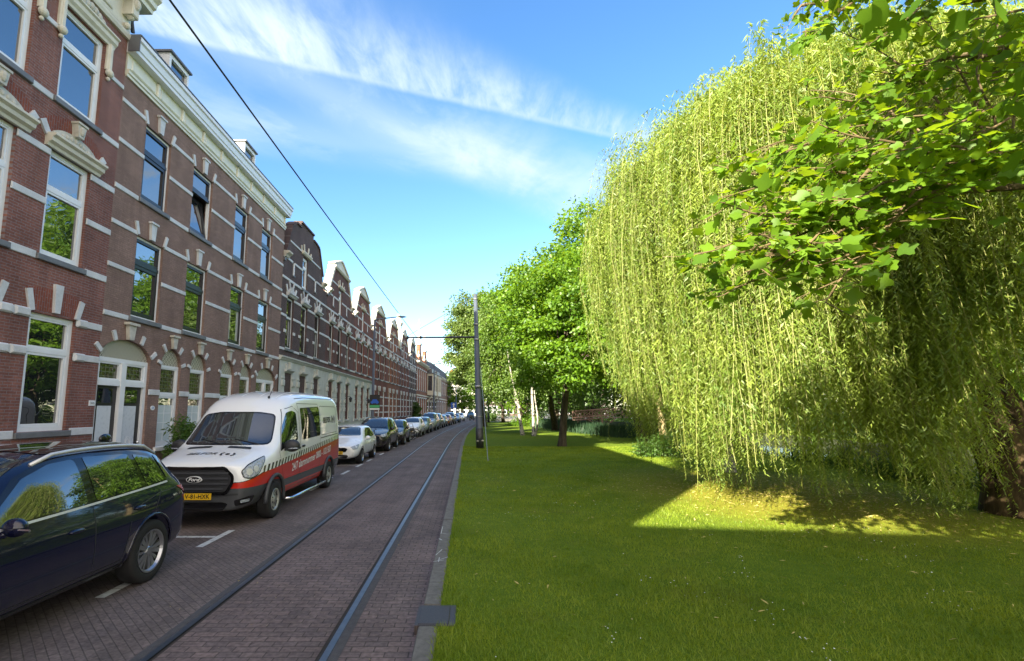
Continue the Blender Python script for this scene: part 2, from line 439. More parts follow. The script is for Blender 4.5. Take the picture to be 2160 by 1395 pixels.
M['rubber'] = plain('tyre_rubber', (0.011, 0.011, 0.012), 0.8, 0.25, 15)
M['black_plastic'] = plain('black_plastic', (0.022, 0.024, 0.028), 0.5, 0.15, 12)
M['grey_plastic'] = plain('grey_plastic', (0.045, 0.049, 0.058), 0.5, 0.15, 9)
M['gloss_black'] = glass_mat('gloss_black', (0.008, 0.008, 0.009), 1.6, 0.05, 0)
M['car_glass'] = glass_mat('car_glass', (0.010, 0.013, 0.014), 2.5, 0.01, 0.012, 1.0)
M['screen_glass'] = glass_mat('windscreen', (0.03, 0.035, 0.042), 2.1, 0.01, 0.01, 1.0)
M['satin'] = plain('satin_aluminium', (0.62, 0.63, 0.65), 0.35, 0.05, 6, metal=0.35)
M['chrome'] = plain('chrome', (0.80, 0.81, 0.83), 0.16, 0.05, 6, metal=1.0)
M['alloy'] = plain('alloy', (0.42, 0.43, 0.46), 0.3, 0.08, 8, metal=0.9)
M['hubcap'] = plain('hubcap_silver', (0.36, 0.37, 0.36), 0.4, 0.12, 9, metal=0.5)
M['lamp_clear'] = glass_mat('headlamp', (0.32, 0.36, 0.42), 1.9, 0.12, 0.35, 22)
M['lamp_red'] = glass_mat('tail_lamp', (0.42, 0.03, 0.07), 1.8, 0.08, 0.1, 14)
M['plate_yellow'] = plain('number_plate', (0.72, 0.44, 0.015), 0.45, 0.05, 10)
M['plate_blue'] = plain('plate_blue', (0.02, 0.05, 0.42), 0.4, 0.05, 10)
M['ink'] = plain('black_lettering', (0.012, 0.012, 0.014), 0.45, 0.05, 10)
M['white_vinyl'] = plain('white_lettering', (0.72, 0.74, 0.76), 0.35, 0.05, 10)
M['sign_blue'] = plain('sign_blue', (0.015, 0.10, 0.50), 0.4, 0.06, 8)
M['sign_green'] = plain('sign_green', (0.06, 0.36, 0.14), 0.4, 0.06, 8)
M['terracotta'] = plain('planter', (0.06, 0.055, 0.055), 0.7, 0.2, 6)
M['rustic_wood'] = plain('rustic_wood', (0.20, 0.125, 0.10), 0.8, 0.35, 9, 0.3)
M['bark'] = bark_mat('bark', (0.030, 0.024, 0.018), (0.115, 0.092, 0.068))
M['bark_willow'] = bark_mat('willow_bark', (0.014, 0.010, 0.006), (0.135, 0.095, 0.048), 7.0, 0.16)
M['bark_birch'] = bark_mat('birch_bark', (0.05, 0.043, 0.038), (0.37, 0.35, 0.30), 5.0, birch=True)
M['bark_bough'] = bark_mat('bough_bark', (0.035, 0.027, 0.018), (0.26, 0.20, 0.12), 7.0)
M['bank'] = plain('bank_earth', (0.028, 0.036, 0.014), 0.95, 0.4, 2)
M['bark_yellow'] = bark_mat('pale_bark', (0.16, 0.12, 0.06), (0.46, 0.37, 0.20), 6.0)
M['twig'] = plain('twig', (0.14, 0.10, 0.05), 0.7, 0.3, 12)
M['leaf_maple'] = leaf_mat('maple_leaves', (0.028, 0.088, 0.007), (0.150, 0.275, 0.012), (0.35, 0.53, 0.02), 0.43)
M['leaf_dark'] = leaf_mat('dark_leaves', (0.022, 0.055, 0.010), (0.07, 0.130, 0.020), (0.17, 0.27, 0.03), 0.38)
M['leaf_lime'] = leaf_mat('lime_leaves', (0.045, 0.095, 0.022), (0.145, 0.205, 0.042), (0.28, 0.38, 0.06), 0.4)
M['leaf_birch'] = leaf_mat('birch_leaves', (0.040, 0.10, 0.014), (0.14, 0.215, 0.03), (0.30, 0.42, 0.05), 0.42)
M['leaf_willow'] = leaf_mat('willow_leaves', (0.050, 0.120, 0.014), (0.300, 0.380, 0.068), (0.45, 0.54, 0.020), 0.38, 0.5, 0.03, 1.1, 0.5)
M['leaf_tulip'] = leaf_mat('tulip_leaves', (0.030, 0.085, 0.007), (0.145, 0.265, 0.014), (0.38, 0.54, 0.016), 0.45, 0.5, 0.018, 0.9)
M['leaf_reed'] = leaf_mat('reed_leaves', (0.02, 0.055, 0.03), (0.055, 0.105, 0.05), (0.10, 0.16, 0.06), 0.3)
M['leaf_shrub'] = leaf_mat('shrub_leaves', (0.03, 0.08, 0.012), (0.10, 0.19, 0.03), (0.25, 0.38, 0.05), 0.38)
M['stem_yellow'] = plain('willow_stem', (0.16, 0.17, 0.025), 0.6, 0.2, 3)
M['grass'] = leaf_mat('grass_blades', (0.080, 0.172, 0.009), (0.300, 0.365, 0.034), (0.46, 0.50, 0.014), 0.35, 0.5, 0.02, 1.0, 0.62)
M['daisy'] = plain('daisy_petals', (0.8, 0.8, 0.8), 0.6, 0.05, 5)
M['dry_leaf'] = plain('dry_leaf', (0.52, 0.42, 0.14), 0.7, 0.3, 30)

def ground_mat(name, kind):
    m, nt, b = new_mat(name); setp(b, rough=0.95, spec=0.15)
    v = objcoord(nt)
    if kind == 'lawn':
        n1 = noise_tex(nt, v, 0.55, 5, 0.6); n2 = noise_tex(nt, v, 5.0, 5, 0.65); n3 = noise_tex(nt, v, 60, 3)
        c = mixc(nt, maprange(nt, n2, 0.3, 0.7), (0.100, 0.175, 0.010), (0.170, 0.235, 0.018))
        c = mixc(nt, maprange(nt, n1, 0.55, 0.75, 0, 0.55), c, (0.19, 0.165, 0.03))
        # bare, leaf-strewn earth under the hanging branches, sunlit gold painted into its colour
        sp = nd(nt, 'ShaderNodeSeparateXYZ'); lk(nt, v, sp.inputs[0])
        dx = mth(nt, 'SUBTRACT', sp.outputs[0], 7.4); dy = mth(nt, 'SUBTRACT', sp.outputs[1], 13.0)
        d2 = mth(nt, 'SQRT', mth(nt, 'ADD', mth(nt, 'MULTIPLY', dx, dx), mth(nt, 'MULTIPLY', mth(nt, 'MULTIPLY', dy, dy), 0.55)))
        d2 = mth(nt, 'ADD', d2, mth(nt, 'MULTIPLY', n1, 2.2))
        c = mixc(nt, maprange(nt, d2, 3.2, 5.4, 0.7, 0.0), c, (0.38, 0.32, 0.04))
        lk(nt, mixc(nt, maprange(nt, n3, 0.3, 0.75, 0, 0.4), c, (0.02, 0.035, 0.006)), b.inputs['Base Color'])
        bump(nt, b, n3, 0.6, 0.03)
    elif kind == 'path':
        n = noise_tex(nt, v, 2, 6); lk(nt, mixc(nt, n, (0.24, 0.22, 0.18), (0.36, 0.33, 0.28)), b.inputs['Base Color'])
    elif kind == 'earth':
        n = noise_tex(nt, v, 0.05, 6); lk(nt, mixc(nt, n, (0.05, 0.06, 0.03), (0.10, 0.10, 0.06)), b.inputs['Base Color'])
    elif kind == 'water':
        setp(b, color=(0.010, 0.014, 0.008), rough=0.03, ior=1.6)
        b.inputs['Specular IOR Level'].default_value = 0.6
        bump(nt, b, noise_tex(nt, v, 2.5, 4), 0.12, 0.1)
    return m
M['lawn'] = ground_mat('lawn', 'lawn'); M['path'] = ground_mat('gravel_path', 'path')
M['earth'] = ground_mat('earth', 'earth'); M['water'] = ground_mat('canal_water', 'water')
def clinker(name, c1, c2, mo, bw, rh, plane, rot=0.0, ms=0.006):
    m = brick_mat(name, c1, c2, mo, bw=bw, rh=rh, ms=ms, plane=plane, rot=rot, sooty=0.30, var=0.6, rough=0.78, bmp=0.5)
    return m
M['setts_track'] = clinker('track_clinkers', (0.180, 0.136, 0.130), (0.134, 0.106, 0.106), (0.072, 0.058, 0.053), 0.205, 0.098, 'xy')
M['setts_road'] = clinker('road_clinkers', (0.158, 0.128, 0.122), (0.126, 0.105, 0.104), (0.086, 0.073, 0.068), 0.205, 0.075, 'xy', R(45), 0.005)
M['pave'] = clinker('pavement_tiles', (0.20, 0.19, 0.18), (0.17, 0.165, 0.16), (0.09, 0.09, 0.085), 0.3, 0.3, 'xy')
def tile_mat():
    """pale glazed tiles with a small grey-brown star on each corner"""
    m, nt, b = new_mat('glazed_tiles'); setp(b, rough=0.3)
    v = objcoord(nt); sp = nd(nt, 'ShaderNodeSeparateXYZ'); lk(nt, v, sp.inputs[0])
    a = mth(nt, 'MULTIPLY', mth(nt, 'ADD', sp.outputs[1], sp.outputs[2]), 6.5); c = mth(nt, 'MULTIPLY', mth(nt, 'SUBTRACT', sp.outputs[1], sp.outputs[2]), 6.5)
    fa = mth(nt, 'ABSOLUTE', mth(nt, 'SUBTRACT', mth(nt, 'FRACT', a), 0.5)); fc = mth(nt, 'ABSOLUTE', mth(nt, 'SUBTRACT', mth(nt, 'FRACT', c), 0.5))
    mx = mth(nt, 'MAXIMUM', fa, fc); mn = mth(nt, 'MINIMUM', fa, fc)
    band = mth(nt, 'GREATER_THAN', mx, 0.36); dot = mth(nt, 'LESS_THAN', mx, 0.17)
    f = mth(nt, 'MULTIPLY', mth(nt, 'MAXIMUM', band, dot), 0.92)
    lk(nt, mixc(nt, f, (0.60, 0.57, 0.46), (0.16, 0.15, 0.13)), b.inputs['Base Color']); return m
M['tiles'] = tile_mat()
def leaded_mat():
    m, nt, b = new_mat('leaded_glass'); setp(b, rough=0.06, ior=1.9)
    v = objcoord(nt); sp = nd(nt, 'ShaderNodeSeparateXYZ'); lk(nt, v, sp.inputs[0])
    y, z = sp.outputs[1], sp.outputs[2]
    def grid(q, s, w): return mth(nt, 'LESS_THAN', mth(nt, 'ABSOLUTE', mth(nt, 'SUBTRACT', mth(nt, 'FRACT', mth(nt, 'MULTIPLY', q, s)), 0.5)), w)
    g = mth(nt, 'MAXIMUM', grid(y, 7.5, 0.05), grid(z, 9.0, 0.06))
    vo = nd(nt, 'ShaderNodeTexVoronoi'); vo.inputs['Scale'].default_value = 9; lk(nt, v, vo.inputs['Vector'])
    n = noise_tex(nt, v, 5, 2)
    c = mixc(nt, maprange(nt, n, 0.35, 0.65), (0.020, 0.024, 0.010), (0.075, 0.080, 0.030))
    lk(nt, mixc(nt, g, c, (0.13, 0.14, 0.12)), b.inputs['Base Color'])
    bump(nt, b, vo.outputs['Distance'], 0.3, 0.05); return m
M['leaded'] = leaded_mat()
def door_film_mat():
    m, nt, b = new_mat('patterned_film'); setp(b, rough=0.4)
    v = objcoord(nt); w = nd(nt, 'ShaderNodeTexWave'); w.inputs['Scale'].default_value = 9; w.inputs['Distortion'].default_value = 3.5; w.inputs['Detail'].default_value = 2
    lk(nt, v, w.inputs['Vector'])
    lk(nt, mixc(nt, w.outputs['Fac'], (0.46, 0.50, 0.54), (0.62, 0.66, 0.70)), b.inputs['Base Color']); return m
M['doorfilm'] = door_film_mat()
# ---------------------------------------------------------------- ground, road, canal
def bend(Y):
    if Y < 27: return 0.0
    if Y < 60: return 0.001*(Y-27)**2
    return 1.089+0.066*(Y-60)
def yrange(a, b, fine=1.0):
    n = max(1, int(round((b-a)/fine))); return [a+(b-a)*i/n for i in range(n+1)]
def strip(name, xl, xr, z, Ys, mat, kind='structure'):
    """flat sheet between two edges, each a number that follows the bend of the street or a function of Y"""
    f = lambda q, Y: q(Y) if callable(q) else q+bend(Y)
    v, fs = [], []
    for Y in Ys: v += [(f(xl, Y), Y, z), (f(xr, Y), Y, z)]
    for i in range(len(Ys)-1): fs.append((2*i, 2*i+1, 2*i+3, 2*i+2))
    me = bpy.data.meshes.new(name); me.from_pydata(v, [], fs); me.update()
    return tag(link_mesh(name, me, mat), kind=kind)
YS = yrange(-14, 112, 1.5)
tag(link_mesh('ground', (lambda me: (me.from_pydata([(-900,-300,-1.3),(900,-300,-1.3),(900,1500,-1.3),(-900,1500,-1.3)],[],[(0,1,2,3)]), me)[1])(bpy.data.meshes.new('ground')), M['earth']), kind='structure')
strip('road', -6.05, -2.84, 0.0, YS, M['setts_road'])
strip('tram_track_paving', -2.645, -1.29, 0.0, YS, M['setts_track'])
strip('tram_track_paving', -1.10, -0.47, 0.0, YS, M['setts_track'])
FAC = [(-14, -9.2), (47.1, -9.2), (78, -8.2), (90, -7.6), (104, -6.6), (138, -4.9)]
def facade_x(Y):
    for (a, xa), (b, xb) in zip(FAC, FAC[1:]):
        if Y <= b: return xa+(xb-xa)*(Y-a)/(b-a)
    return FAC[-1][1]
strip('pavement', lambda Y: facade_x(Y)-1.2, -6.17, 0.12, YS, M['pave'])
strip('square', lambda Y: -60, lambda Y: 70, -0.02, yrange(112, 230, 20), M['pave'])
strip('gravel_path', -0.29, lambda Y: 13.2, 0.085, yrange(84, 112, 2), M['path'])
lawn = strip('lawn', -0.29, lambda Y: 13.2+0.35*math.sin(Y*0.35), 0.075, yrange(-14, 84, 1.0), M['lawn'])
def bank(name, x_top, x_bot, z_top, Ys, mat):
    v, fs = [], []
    for Y in Ys:
        w = 0.35*math.sin(Y*0.35); v += [(x_top+w, Y, z_top), (x_bot+w, Y, -0.9)]
    for i in range(len(Ys)-1): fs.append((2*i, 2*i+1, 2*i+3, 2*i+2) if x_bot > x_top else (2*i+1, 2*i, 2*i+2, 2*i+3))
    me = bpy.data.meshes.new(name); me.from_pydata(v, [], fs); me.update()
    return tag(link_mesh(name, me, mat), kind='structure')
bank('canal_bank', 13.2, 14.0, 0.075, yrange(-14, 112, 1.0), M['bank'])
bank('canal_bank', 25.0, 24.2, 0.10, yrange(-14, 112, 1.0), M['bank'])
strip('canal_water', lambda Y: 13.3, lambda Y: 24.9, -0.55, [-14, 112], M['water'])
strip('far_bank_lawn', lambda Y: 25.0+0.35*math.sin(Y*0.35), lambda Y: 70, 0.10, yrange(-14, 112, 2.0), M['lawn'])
# rails: steel head, groove and the asphalt they lie in
def rail(label, asph, head, groove):
    r = thing('tram_rail', label, 'tram rail', (head[0], 0, 0), 0, 'tram rails')
    def s(name, x, z, mat):
        o = strip(name, x[0]-head[0], x[1]-head[0], z, yrange(-14, 112, 1.0), mat); o['kind'] = 'thing'; del o['kind']; o.parent = r
    s('asphalt_bed', asph, 0.002, M['asphalt']); s('rail_head', head, 0.006, M['rail']); s('flange_groove', groove, -0.006, M['groove'])
rail('steel tram rail in the road on the side of the parked cars', (-2.84, -2.745), (-2.745, -2.685), (-2.685, -2.645))
rail('shiny steel tram rail in the road on the side of the lawn', (-1.19, -1.10), (-1.25, -1.19), (-1.29, -1.25))
# kerbs of single stones
def kerb(x0, x1, z, a, b, ln, mat, gap=0.008, skip=None):
    mb = MB(); Y = a
    while Y < b:
        l = ln if Y < 60 else 6.0
        if not (skip and skip[0] < Y+l and Y < skip[1]):
            dz = random.uniform(-0.004, 0.004); o0, o1 = bend(Y), bend(Y+l-gap)
            e = 0.012
            mb.add([(x0+o0,Y,-0.2),(x1+o0,Y,-0.2),(x1+o1,Y+l-gap,-0.2),(x0+o1,Y+l-gap,-0.2),
                    (x0+o0,Y,z-e+dz),(x1+o0,Y,z-e+dz),(x1+o1,Y+l-gap,z-e+dz),(x0+o1,Y+l-gap,z-e+dz),
                    (x0+o0+e,Y,z+dz),(x1+o0-e,Y,z+dz),(x1+o1-e,Y+l-gap,z+dz),(x0+o1+e,Y+l-gap,z+dz)],
                   [(0,1,5,4),(1,2,6,5),(2,3,7,6),(3,0,4,7),(4,5,9,8),(5,6,10,9),(6,7,11,10),(7,4,8,11),(8,9,10,11)])
        Y += l
    return tag(mb.build('kerb', mat), kind='structure')
kerb(-0.47, -0.29, 0.085, -13.09, 4.88, 1.0, M['kerb'])
kerb(-0.47, -0.29, 0.085, 5.44, 110, 1.0, M['kerb'])
kerb(-6.17, -6.05, 0.125, -14, 110, 1.0, M['kerb'])
# chalk-white scuffs on the kerb stones
mb = MB()
for (x, y, w, h, a) in [(-0.40, 6.9, 0.16, 0.012, 0.5), (-0.40, 6.95, 0.012, 0.20, 0), (-0.36, 8.35, 0.15, 0.012, -0.3), (-0.45, 8.6, 0.012, 0.5, 0), (-0.44, 8.0, 0.02, 0.10, 0.5), (-0.35, 7.0, 0.012, 0.2, -0.7), (-0.42, 7.3, 0.012, 0.3, -0.25)]:
    ca, sa = math.cos(a), math.sin(a)
    mb.add([(x+(p*ca-q*sa), y+(p*sa+q*ca), 0.0935) for p, q in ((-w/2,-h/2),(w/2,-h/2),(w/2,h/2),(-w/2,h/2))], [(0,1,2,3)])
tag(mb.build('kerb_marking', M['mark']), kind='structure')
# parking-bay marks of white stones
mb = MB()
for a, b in ((5.84, 6.70), (7.9, 8.98), (13.2, 14.2), (16.5, 17.5), (18.6, 19.63), (20.5, 21.5), (23.4, 24.4), (27.6, 28.5), (32.2, 33.1), (37, 38), (42.5, 43.5), (48, 49), (53.5, 54.5), (59, 60), (64, 65)):
    n = 3; l = (b-a)/n
    for i in range(n):
        y0, y1 = a+i*l+0.006, a+(i+1)*l-0.006
        mb.add([(-4.17+bend(y0), y0, 0.004), (-4.06+bend(y0), y0, 0.004), (-4.06+bend(y1), y1, 0.004), (-4.17+bend(y1), y1, 0.004)], [(0,1,2,3)])
for Y in (8.52, 15.7, 19.2, 24.0, 43.0, 53.5):
    for i in range(8):
        x0 = -6.05+i*0.235; mb.add([(x0+bend(Y), Y-0.05, 0.004), (x0+0.225+bend(Y), Y-0.05, 0.004), (x0+0.225+bend(Y), Y+0.05, 0.004), (x0+bend(Y), Y+0.05, 0.004)], [(0,1,2,3)])
tag(mb.build('parking_marking', M['mark']), kind='structure')
# cast-iron cover let into the kerb
t = thing('cable_pit_cover', 'ribbed rusty metal pit cover set into the granite kerb beside the grass', 'pit cover', (-0.32, 5.17, 0.075))
m, nt, b = new_mat('tread_plate'); setp(b, rough=0.55, metal=0.3)
ck = nd(nt, 'ShaderNodeTexBrick'); ck.inputs['Scale'].default_value = 1; ck.inputs['Brick Width'].default_value = 0.018; ck.inputs['Row Height'].default_value = 0.009; ck.inputs['Mortar Size'].default_value = 0.0018
lk(nt, objcoord(nt), ck.inputs['Vector'])
for i, c in ((1, (0.115, 0.092, 0.085)), (2, (0.085, 0.07, 0.066)), (3, (0.035, 0.03, 0.03))): ck.inputs[i].default_value = (*c, 1)
lk(nt, ck.outputs[0], b.inputs['Base Color']); bump(nt, b, ck.outputs['Fac'], -0.5, 0.004)
M['tread'] = m
MB().bbox(-0.16, 0.13, -0.21, 0.21, -0.08, 0.012, 0.004).build('cover_plate', M['tread'], t)
f = MB(); f.box(-0.19,-0.162,-0.24,0.24,-0.2,0.008); f.box(0.132,0.19,-0.24,0.24,-0.2,0.008); f.box(-0.162,0.132,-0.24,-0.212,-0.2,0.008); f.box(-0.162,0.132,0.212,0.24,-0.2,0.008)
f.build('cover_frame', M['tread'], t)
# ---------------------------------------------------------------- houses: x outward, y along the street, z up
def arc(cy, cz, a, b, t0=0, t1=180, n=14):
    return [(cy+a*math.cos(R(t0+(t1-t0)*i/n)), cz+b*math.sin(R(t0+(t1-t0)*i/n))) for i in range(n+1)]
def rect(y0, y1, z0, z1): return [(y0, z0), (y1, z0), (y1, z1), (y0, z1)]
def wall_mb(mb, outline, holes, x=0.0, reveal=0.2):
    polys = [[Vector((p[0], p[1], 0)) for p in outline]]+[[Vector((p[0], p[1], 0)) for p in h] for h in holes]
    flat = [p for q in polys for p in q]
    tri = geometry.tessellate_polygon(polys)
    fs = []
    for t in tri:
        p, q, r = (flat[i] for i in t); a = (q.x-p.x)*(r.y-p.y)-(r.x-p.x)*(q.y-p.y)
        if abs(a) < 1e-9: continue
        fs.append(tuple(t) if a > 0 else (t[0], t[2], t[1]))
    mb.add([(x, p.x, p.y) for p in flat], fs)
    for h in holes:
        n = len(h); ar = sum(h[i][0]*h[(i+1)%n][1]-h[(i+1)%n][0]*h[i][1] for i in range(n))
        hh = h if ar > 0 else h[::-1]
        vs = [(x, p[0], p[1]) for p in hh]+[(x-reveal, p[0], p[1]) for p in hh]
        mb.add(vs, [(i, (i+1)%n, (i+1)%n+n, i+n) for i in range(n)])
def mass(mb, y0, y1, z1, depth=9.0, x=0.0):
    """side and back walls behind a front"""
    mb.add([(x,y0,0),(x-depth,y0,0),(x-depth,y0,z1),(x,y0,z1)], [(0,3,2,1)])
    mb.add([(x,y1,0),(x-depth,y1,0),(x-depth,y1,z1),(x,y1,z1)], [(0,1,2,3)])
    mb.add([(x-depth,y0,0),(x-depth,y1,0),(x-depth,y1,z1),(x-depth,y0,z1)], [(0,3,2,1)])
def ring(mb, y0, y1, z0, z1, w, x0, x1, wb=None):
    wb = wb or w
    mb.box(x0, x1, y0, y0+w, z0, z1); mb.box(x0, x1, y1-w, y1, z0, z1)
    mb.box(x0, x1, y0+w, y1-w, z1-w, z1); mb.box(x0, x1, y0+w, y1-w, z0, z0+wb)
def window(parent, y0, y1, z0, z1, zt=None, frame='wood_white', sash='wood_white', sill=True, fw=0.085, sw=0.05, pane='window_glass', toppane=None, lower=None, tilt=False, deep=0.0, name='window', sillmat='stone_grey', silln=0.07, transom=None, curtain=0.0):
    """frame is the part itself; sash, panes and sill are its sub-parts"""
    X0, X1 = -0.17-deep, -0.075-deep
    mb = MB(); ring(mb, y0, y1, z0, z1, fw, X0, X1)
    if zt and not transom: mb.box(X0, X1+0.003, y0+fw, y1-fw, zt-0.05, zt+0.05)
    w = mb.build(name, M[frame], parent)
    if zt and transom: q = MB(); q.box(X0, X1+0.012, y0+fw, y1-fw, zt-0.05, zt+0.05); q.build('transom', M[transom], w)
    a, b = y0+fw, y1-fw
    lo = (z0+fw, (zt-0.05) if zt else z1-fw); hi = (zt+0.05, z1-fw) if zt else None
    sb = MB(); pb = MB(); tb = MB()
    if hi: ring(sb, a+0.002, b-0.002, hi[0]+0.002, hi[1]-0.002, sw*0.8, X0+0.02, X1-0.012)
    if not tilt: ring(sb, a+0.002, b-0.002, lo[0]+0.002, lo[1]-0.002, sw, X0+0.015, X1-0.008, sw*1.3)
    sb.build('sash', M[sash], w)
    xp = X0+0.04
    def sheet(m, y0, y1, z0, z1, x): m.add([(x,y0,z0),(x,y1,z0),(x,y1,z1),(x,y0,z1)], [(0,1,2,3)])
    if not tilt: sheet(pb, a+sw*0.8, b-sw*0.8, lo[0]+sw, lo[1]-sw*0.8, xp)
    if hi: sheet(tb if toppane else pb, a+sw*0.6, b-sw*0.6, hi[0]+sw*0.6, hi[1]-sw*0.6, xp)
    if lower:                                             # film on the lower part of the glass
        lb = MB(); sheet(lb, a+sw*0.8, b-sw*0.8, lo[0]+sw, lo[0]+(lo[1]-lo[0])*lower, xp+0.004); lb.build('glass_film', M['film'], w)
        gb = MB(); h = (lo[1]-lo[0])*lower; mid = (a+b)/2
        for k in range(1, 4): gb.box(xp+0.004, xp+0.010, a+sw*0.8, b-sw*0.8, lo[0]+sw+h*k/4-0.012, lo[0]+sw+h*k/4+0.012)
        gb.box(xp+0.004, xp+0.012, mid-0.012, mid+0.012, lo[0]+sw, lo[0]+h); gb.build('glazing_bar', M['wood_white'], w)
    if curtain:
        for s_ in (0, 1):
            cbm = MB(); wd = (b-a-1.6*sw)*curtain; y_ = a+sw*0.8 if s_ == 0 else b-sw*0.8-wd
            sheet(cbm, y_, y_+wd, lo[0]+sw, lo[1]-sw*0.8, xp+0.003); cbm.build('curtain', M['curtain'], w)
    if pb.v: pb.build('pane', M[pane], w)
    if tb.v: tb.build('top_pane', M[toppane], w)
    # the room behind: dark
    if sill:
        s = MB(); s.bbox(-0.10-deep, silln, y0-0.10, y1+0.10, z0-0.13, z0-0.004, 0.012); s.build('sill', M[sillmat], w)
    if tilt:                                              # lower sash hinged at the bottom and tipped inwards
        tbm = MB(); h = lo[1]-lo[0]
        ring(tbm, a+0.01, b-0.01, 0.0, h-0.02, sw, -0.03, 0.03, sw*1.3); o = tbm.build('tilted_sash', M[sash], w)
        g = MB(); g.add([(0,a+sw,sw),(0,b-sw,sw),(0,b-sw,h-sw),(0,a+sw,h-sw)], [(0,1,2,3)])
        o.location = (X0+0.05, 0, lo[0]+0.005); o.rotation_euler = (0, R(-9), 0)
        go = g.build('pane', M[pane], w); go.location = o.location; go.rotation_euler = o.rotation_euler
        d = MB(); sheet(d, a, b, lo[0], lo[1], X0-0.25); d.build('dark_opening', M['wood_dark'], w)
    return w
def stone(mb, cy, cz, ang, ln, w0, w1, x1=0.045):
    """tapering stone set radially; ang from the y axis, cy, cz its inner end"""
    c, s = math.cos(R(ang)), math.sin(R(ang))
    P = lambda u, v: (cy+u*c-v*s, cz+u*s+v*c)
    mb.prism([P(0, -w0/2), P(ln, -w1/2), P(ln, w1/2), P(0, w0/2)], -0.02, x1)
def keystones(parent, y0, y1, zt, h=0.50, mat='stone_white', cap=True):
    c = (y0+y1)/2; mb = MB()
    mb.prism([(c-0.085, zt+0.03), (c+0.085, zt+0.03), (c+0.125, zt+h), (c-0.125, zt+h)], -0.02, 0.075)
    if cap: mb.box(-0.02, 0.11, c-0.17, c+0.17, zt+h, zt+h+0.055)
    sb = MB(); stone(sb, y0+0.01, zt+0.02, 108, 0.36, 0.10, 0.11); stone(sb, y1-0.01, zt+0.02, 72, 0.36, 0.10, 0.11); sb.each('arch_stone', M[mat], parent)
    return mb.build('keystone', M[mat], parent)
def brick_arch(parent, y0, y1, zt, h, mat, rise=0.12, x=0.004):
    """flat segmental arch of upright bricks over an opening"""
    n = 10; pts = []
    for i in range(n+1):
        t = i/n; y = y0+(y1-y0)*t; pts.append((y, zt+rise*(1-(2*t-1)**2)))
    top = [(y0-0.16+(y1-y0+0.32)*(1-i/n), zt+h+rise*(1-(2*(i/n)-1)**2)) for i in range(n+1)]
    mb = MB(); mb.prism(pts+top, -0.02, x); return mb.build('brick_arch', mat, parent)

# ================================================================ red brick house at the left edge
FX = -9.2
Y1 = 5.86
h1 = thing('red_brick_house', 'tall red brick house cut by the left edge with white hoods over its windows', 'house', (FX, Y1, 0))
W1 = 12.30-Y1
cols = [10.33-Y1-1.98*k for k in range(4)][:3]
holes = []
for k, c in enumerate(cols):
    holes += [rect(c, c+1.24, 9.0, 11.27), rect(c, c+1.16, 5.40, 7.80), rect(c-0.07, c+1.16, 1.62, 4.14)]
mb = MB(); wall_mb(mb, rect(0, W1, 0.0, 12.05), holes, 0.0, 0.22); mass(mb, 0, W1, 15.4); mb.add([(0,0,12.05),(0,W1,12.05),(-9,W1,15.4),(-9,0,15.4)], [])
mb.build('wall', M['brick_red'], h1)
bands = MB(); soft = MB()
def bandrow(mb, z, h, cuts, y0, y1, x1=0.03, b=0.012):
    """stone course from y0 to y1 that stops at each opening"""
    cur = y0
    for a, c in sorted(cuts)+[(y1, y1)]:
        if a-cur > 0.05: mb.bbox(-0.02, x1, cur, a, z, z+h, b)
        cur = max(cur, c)
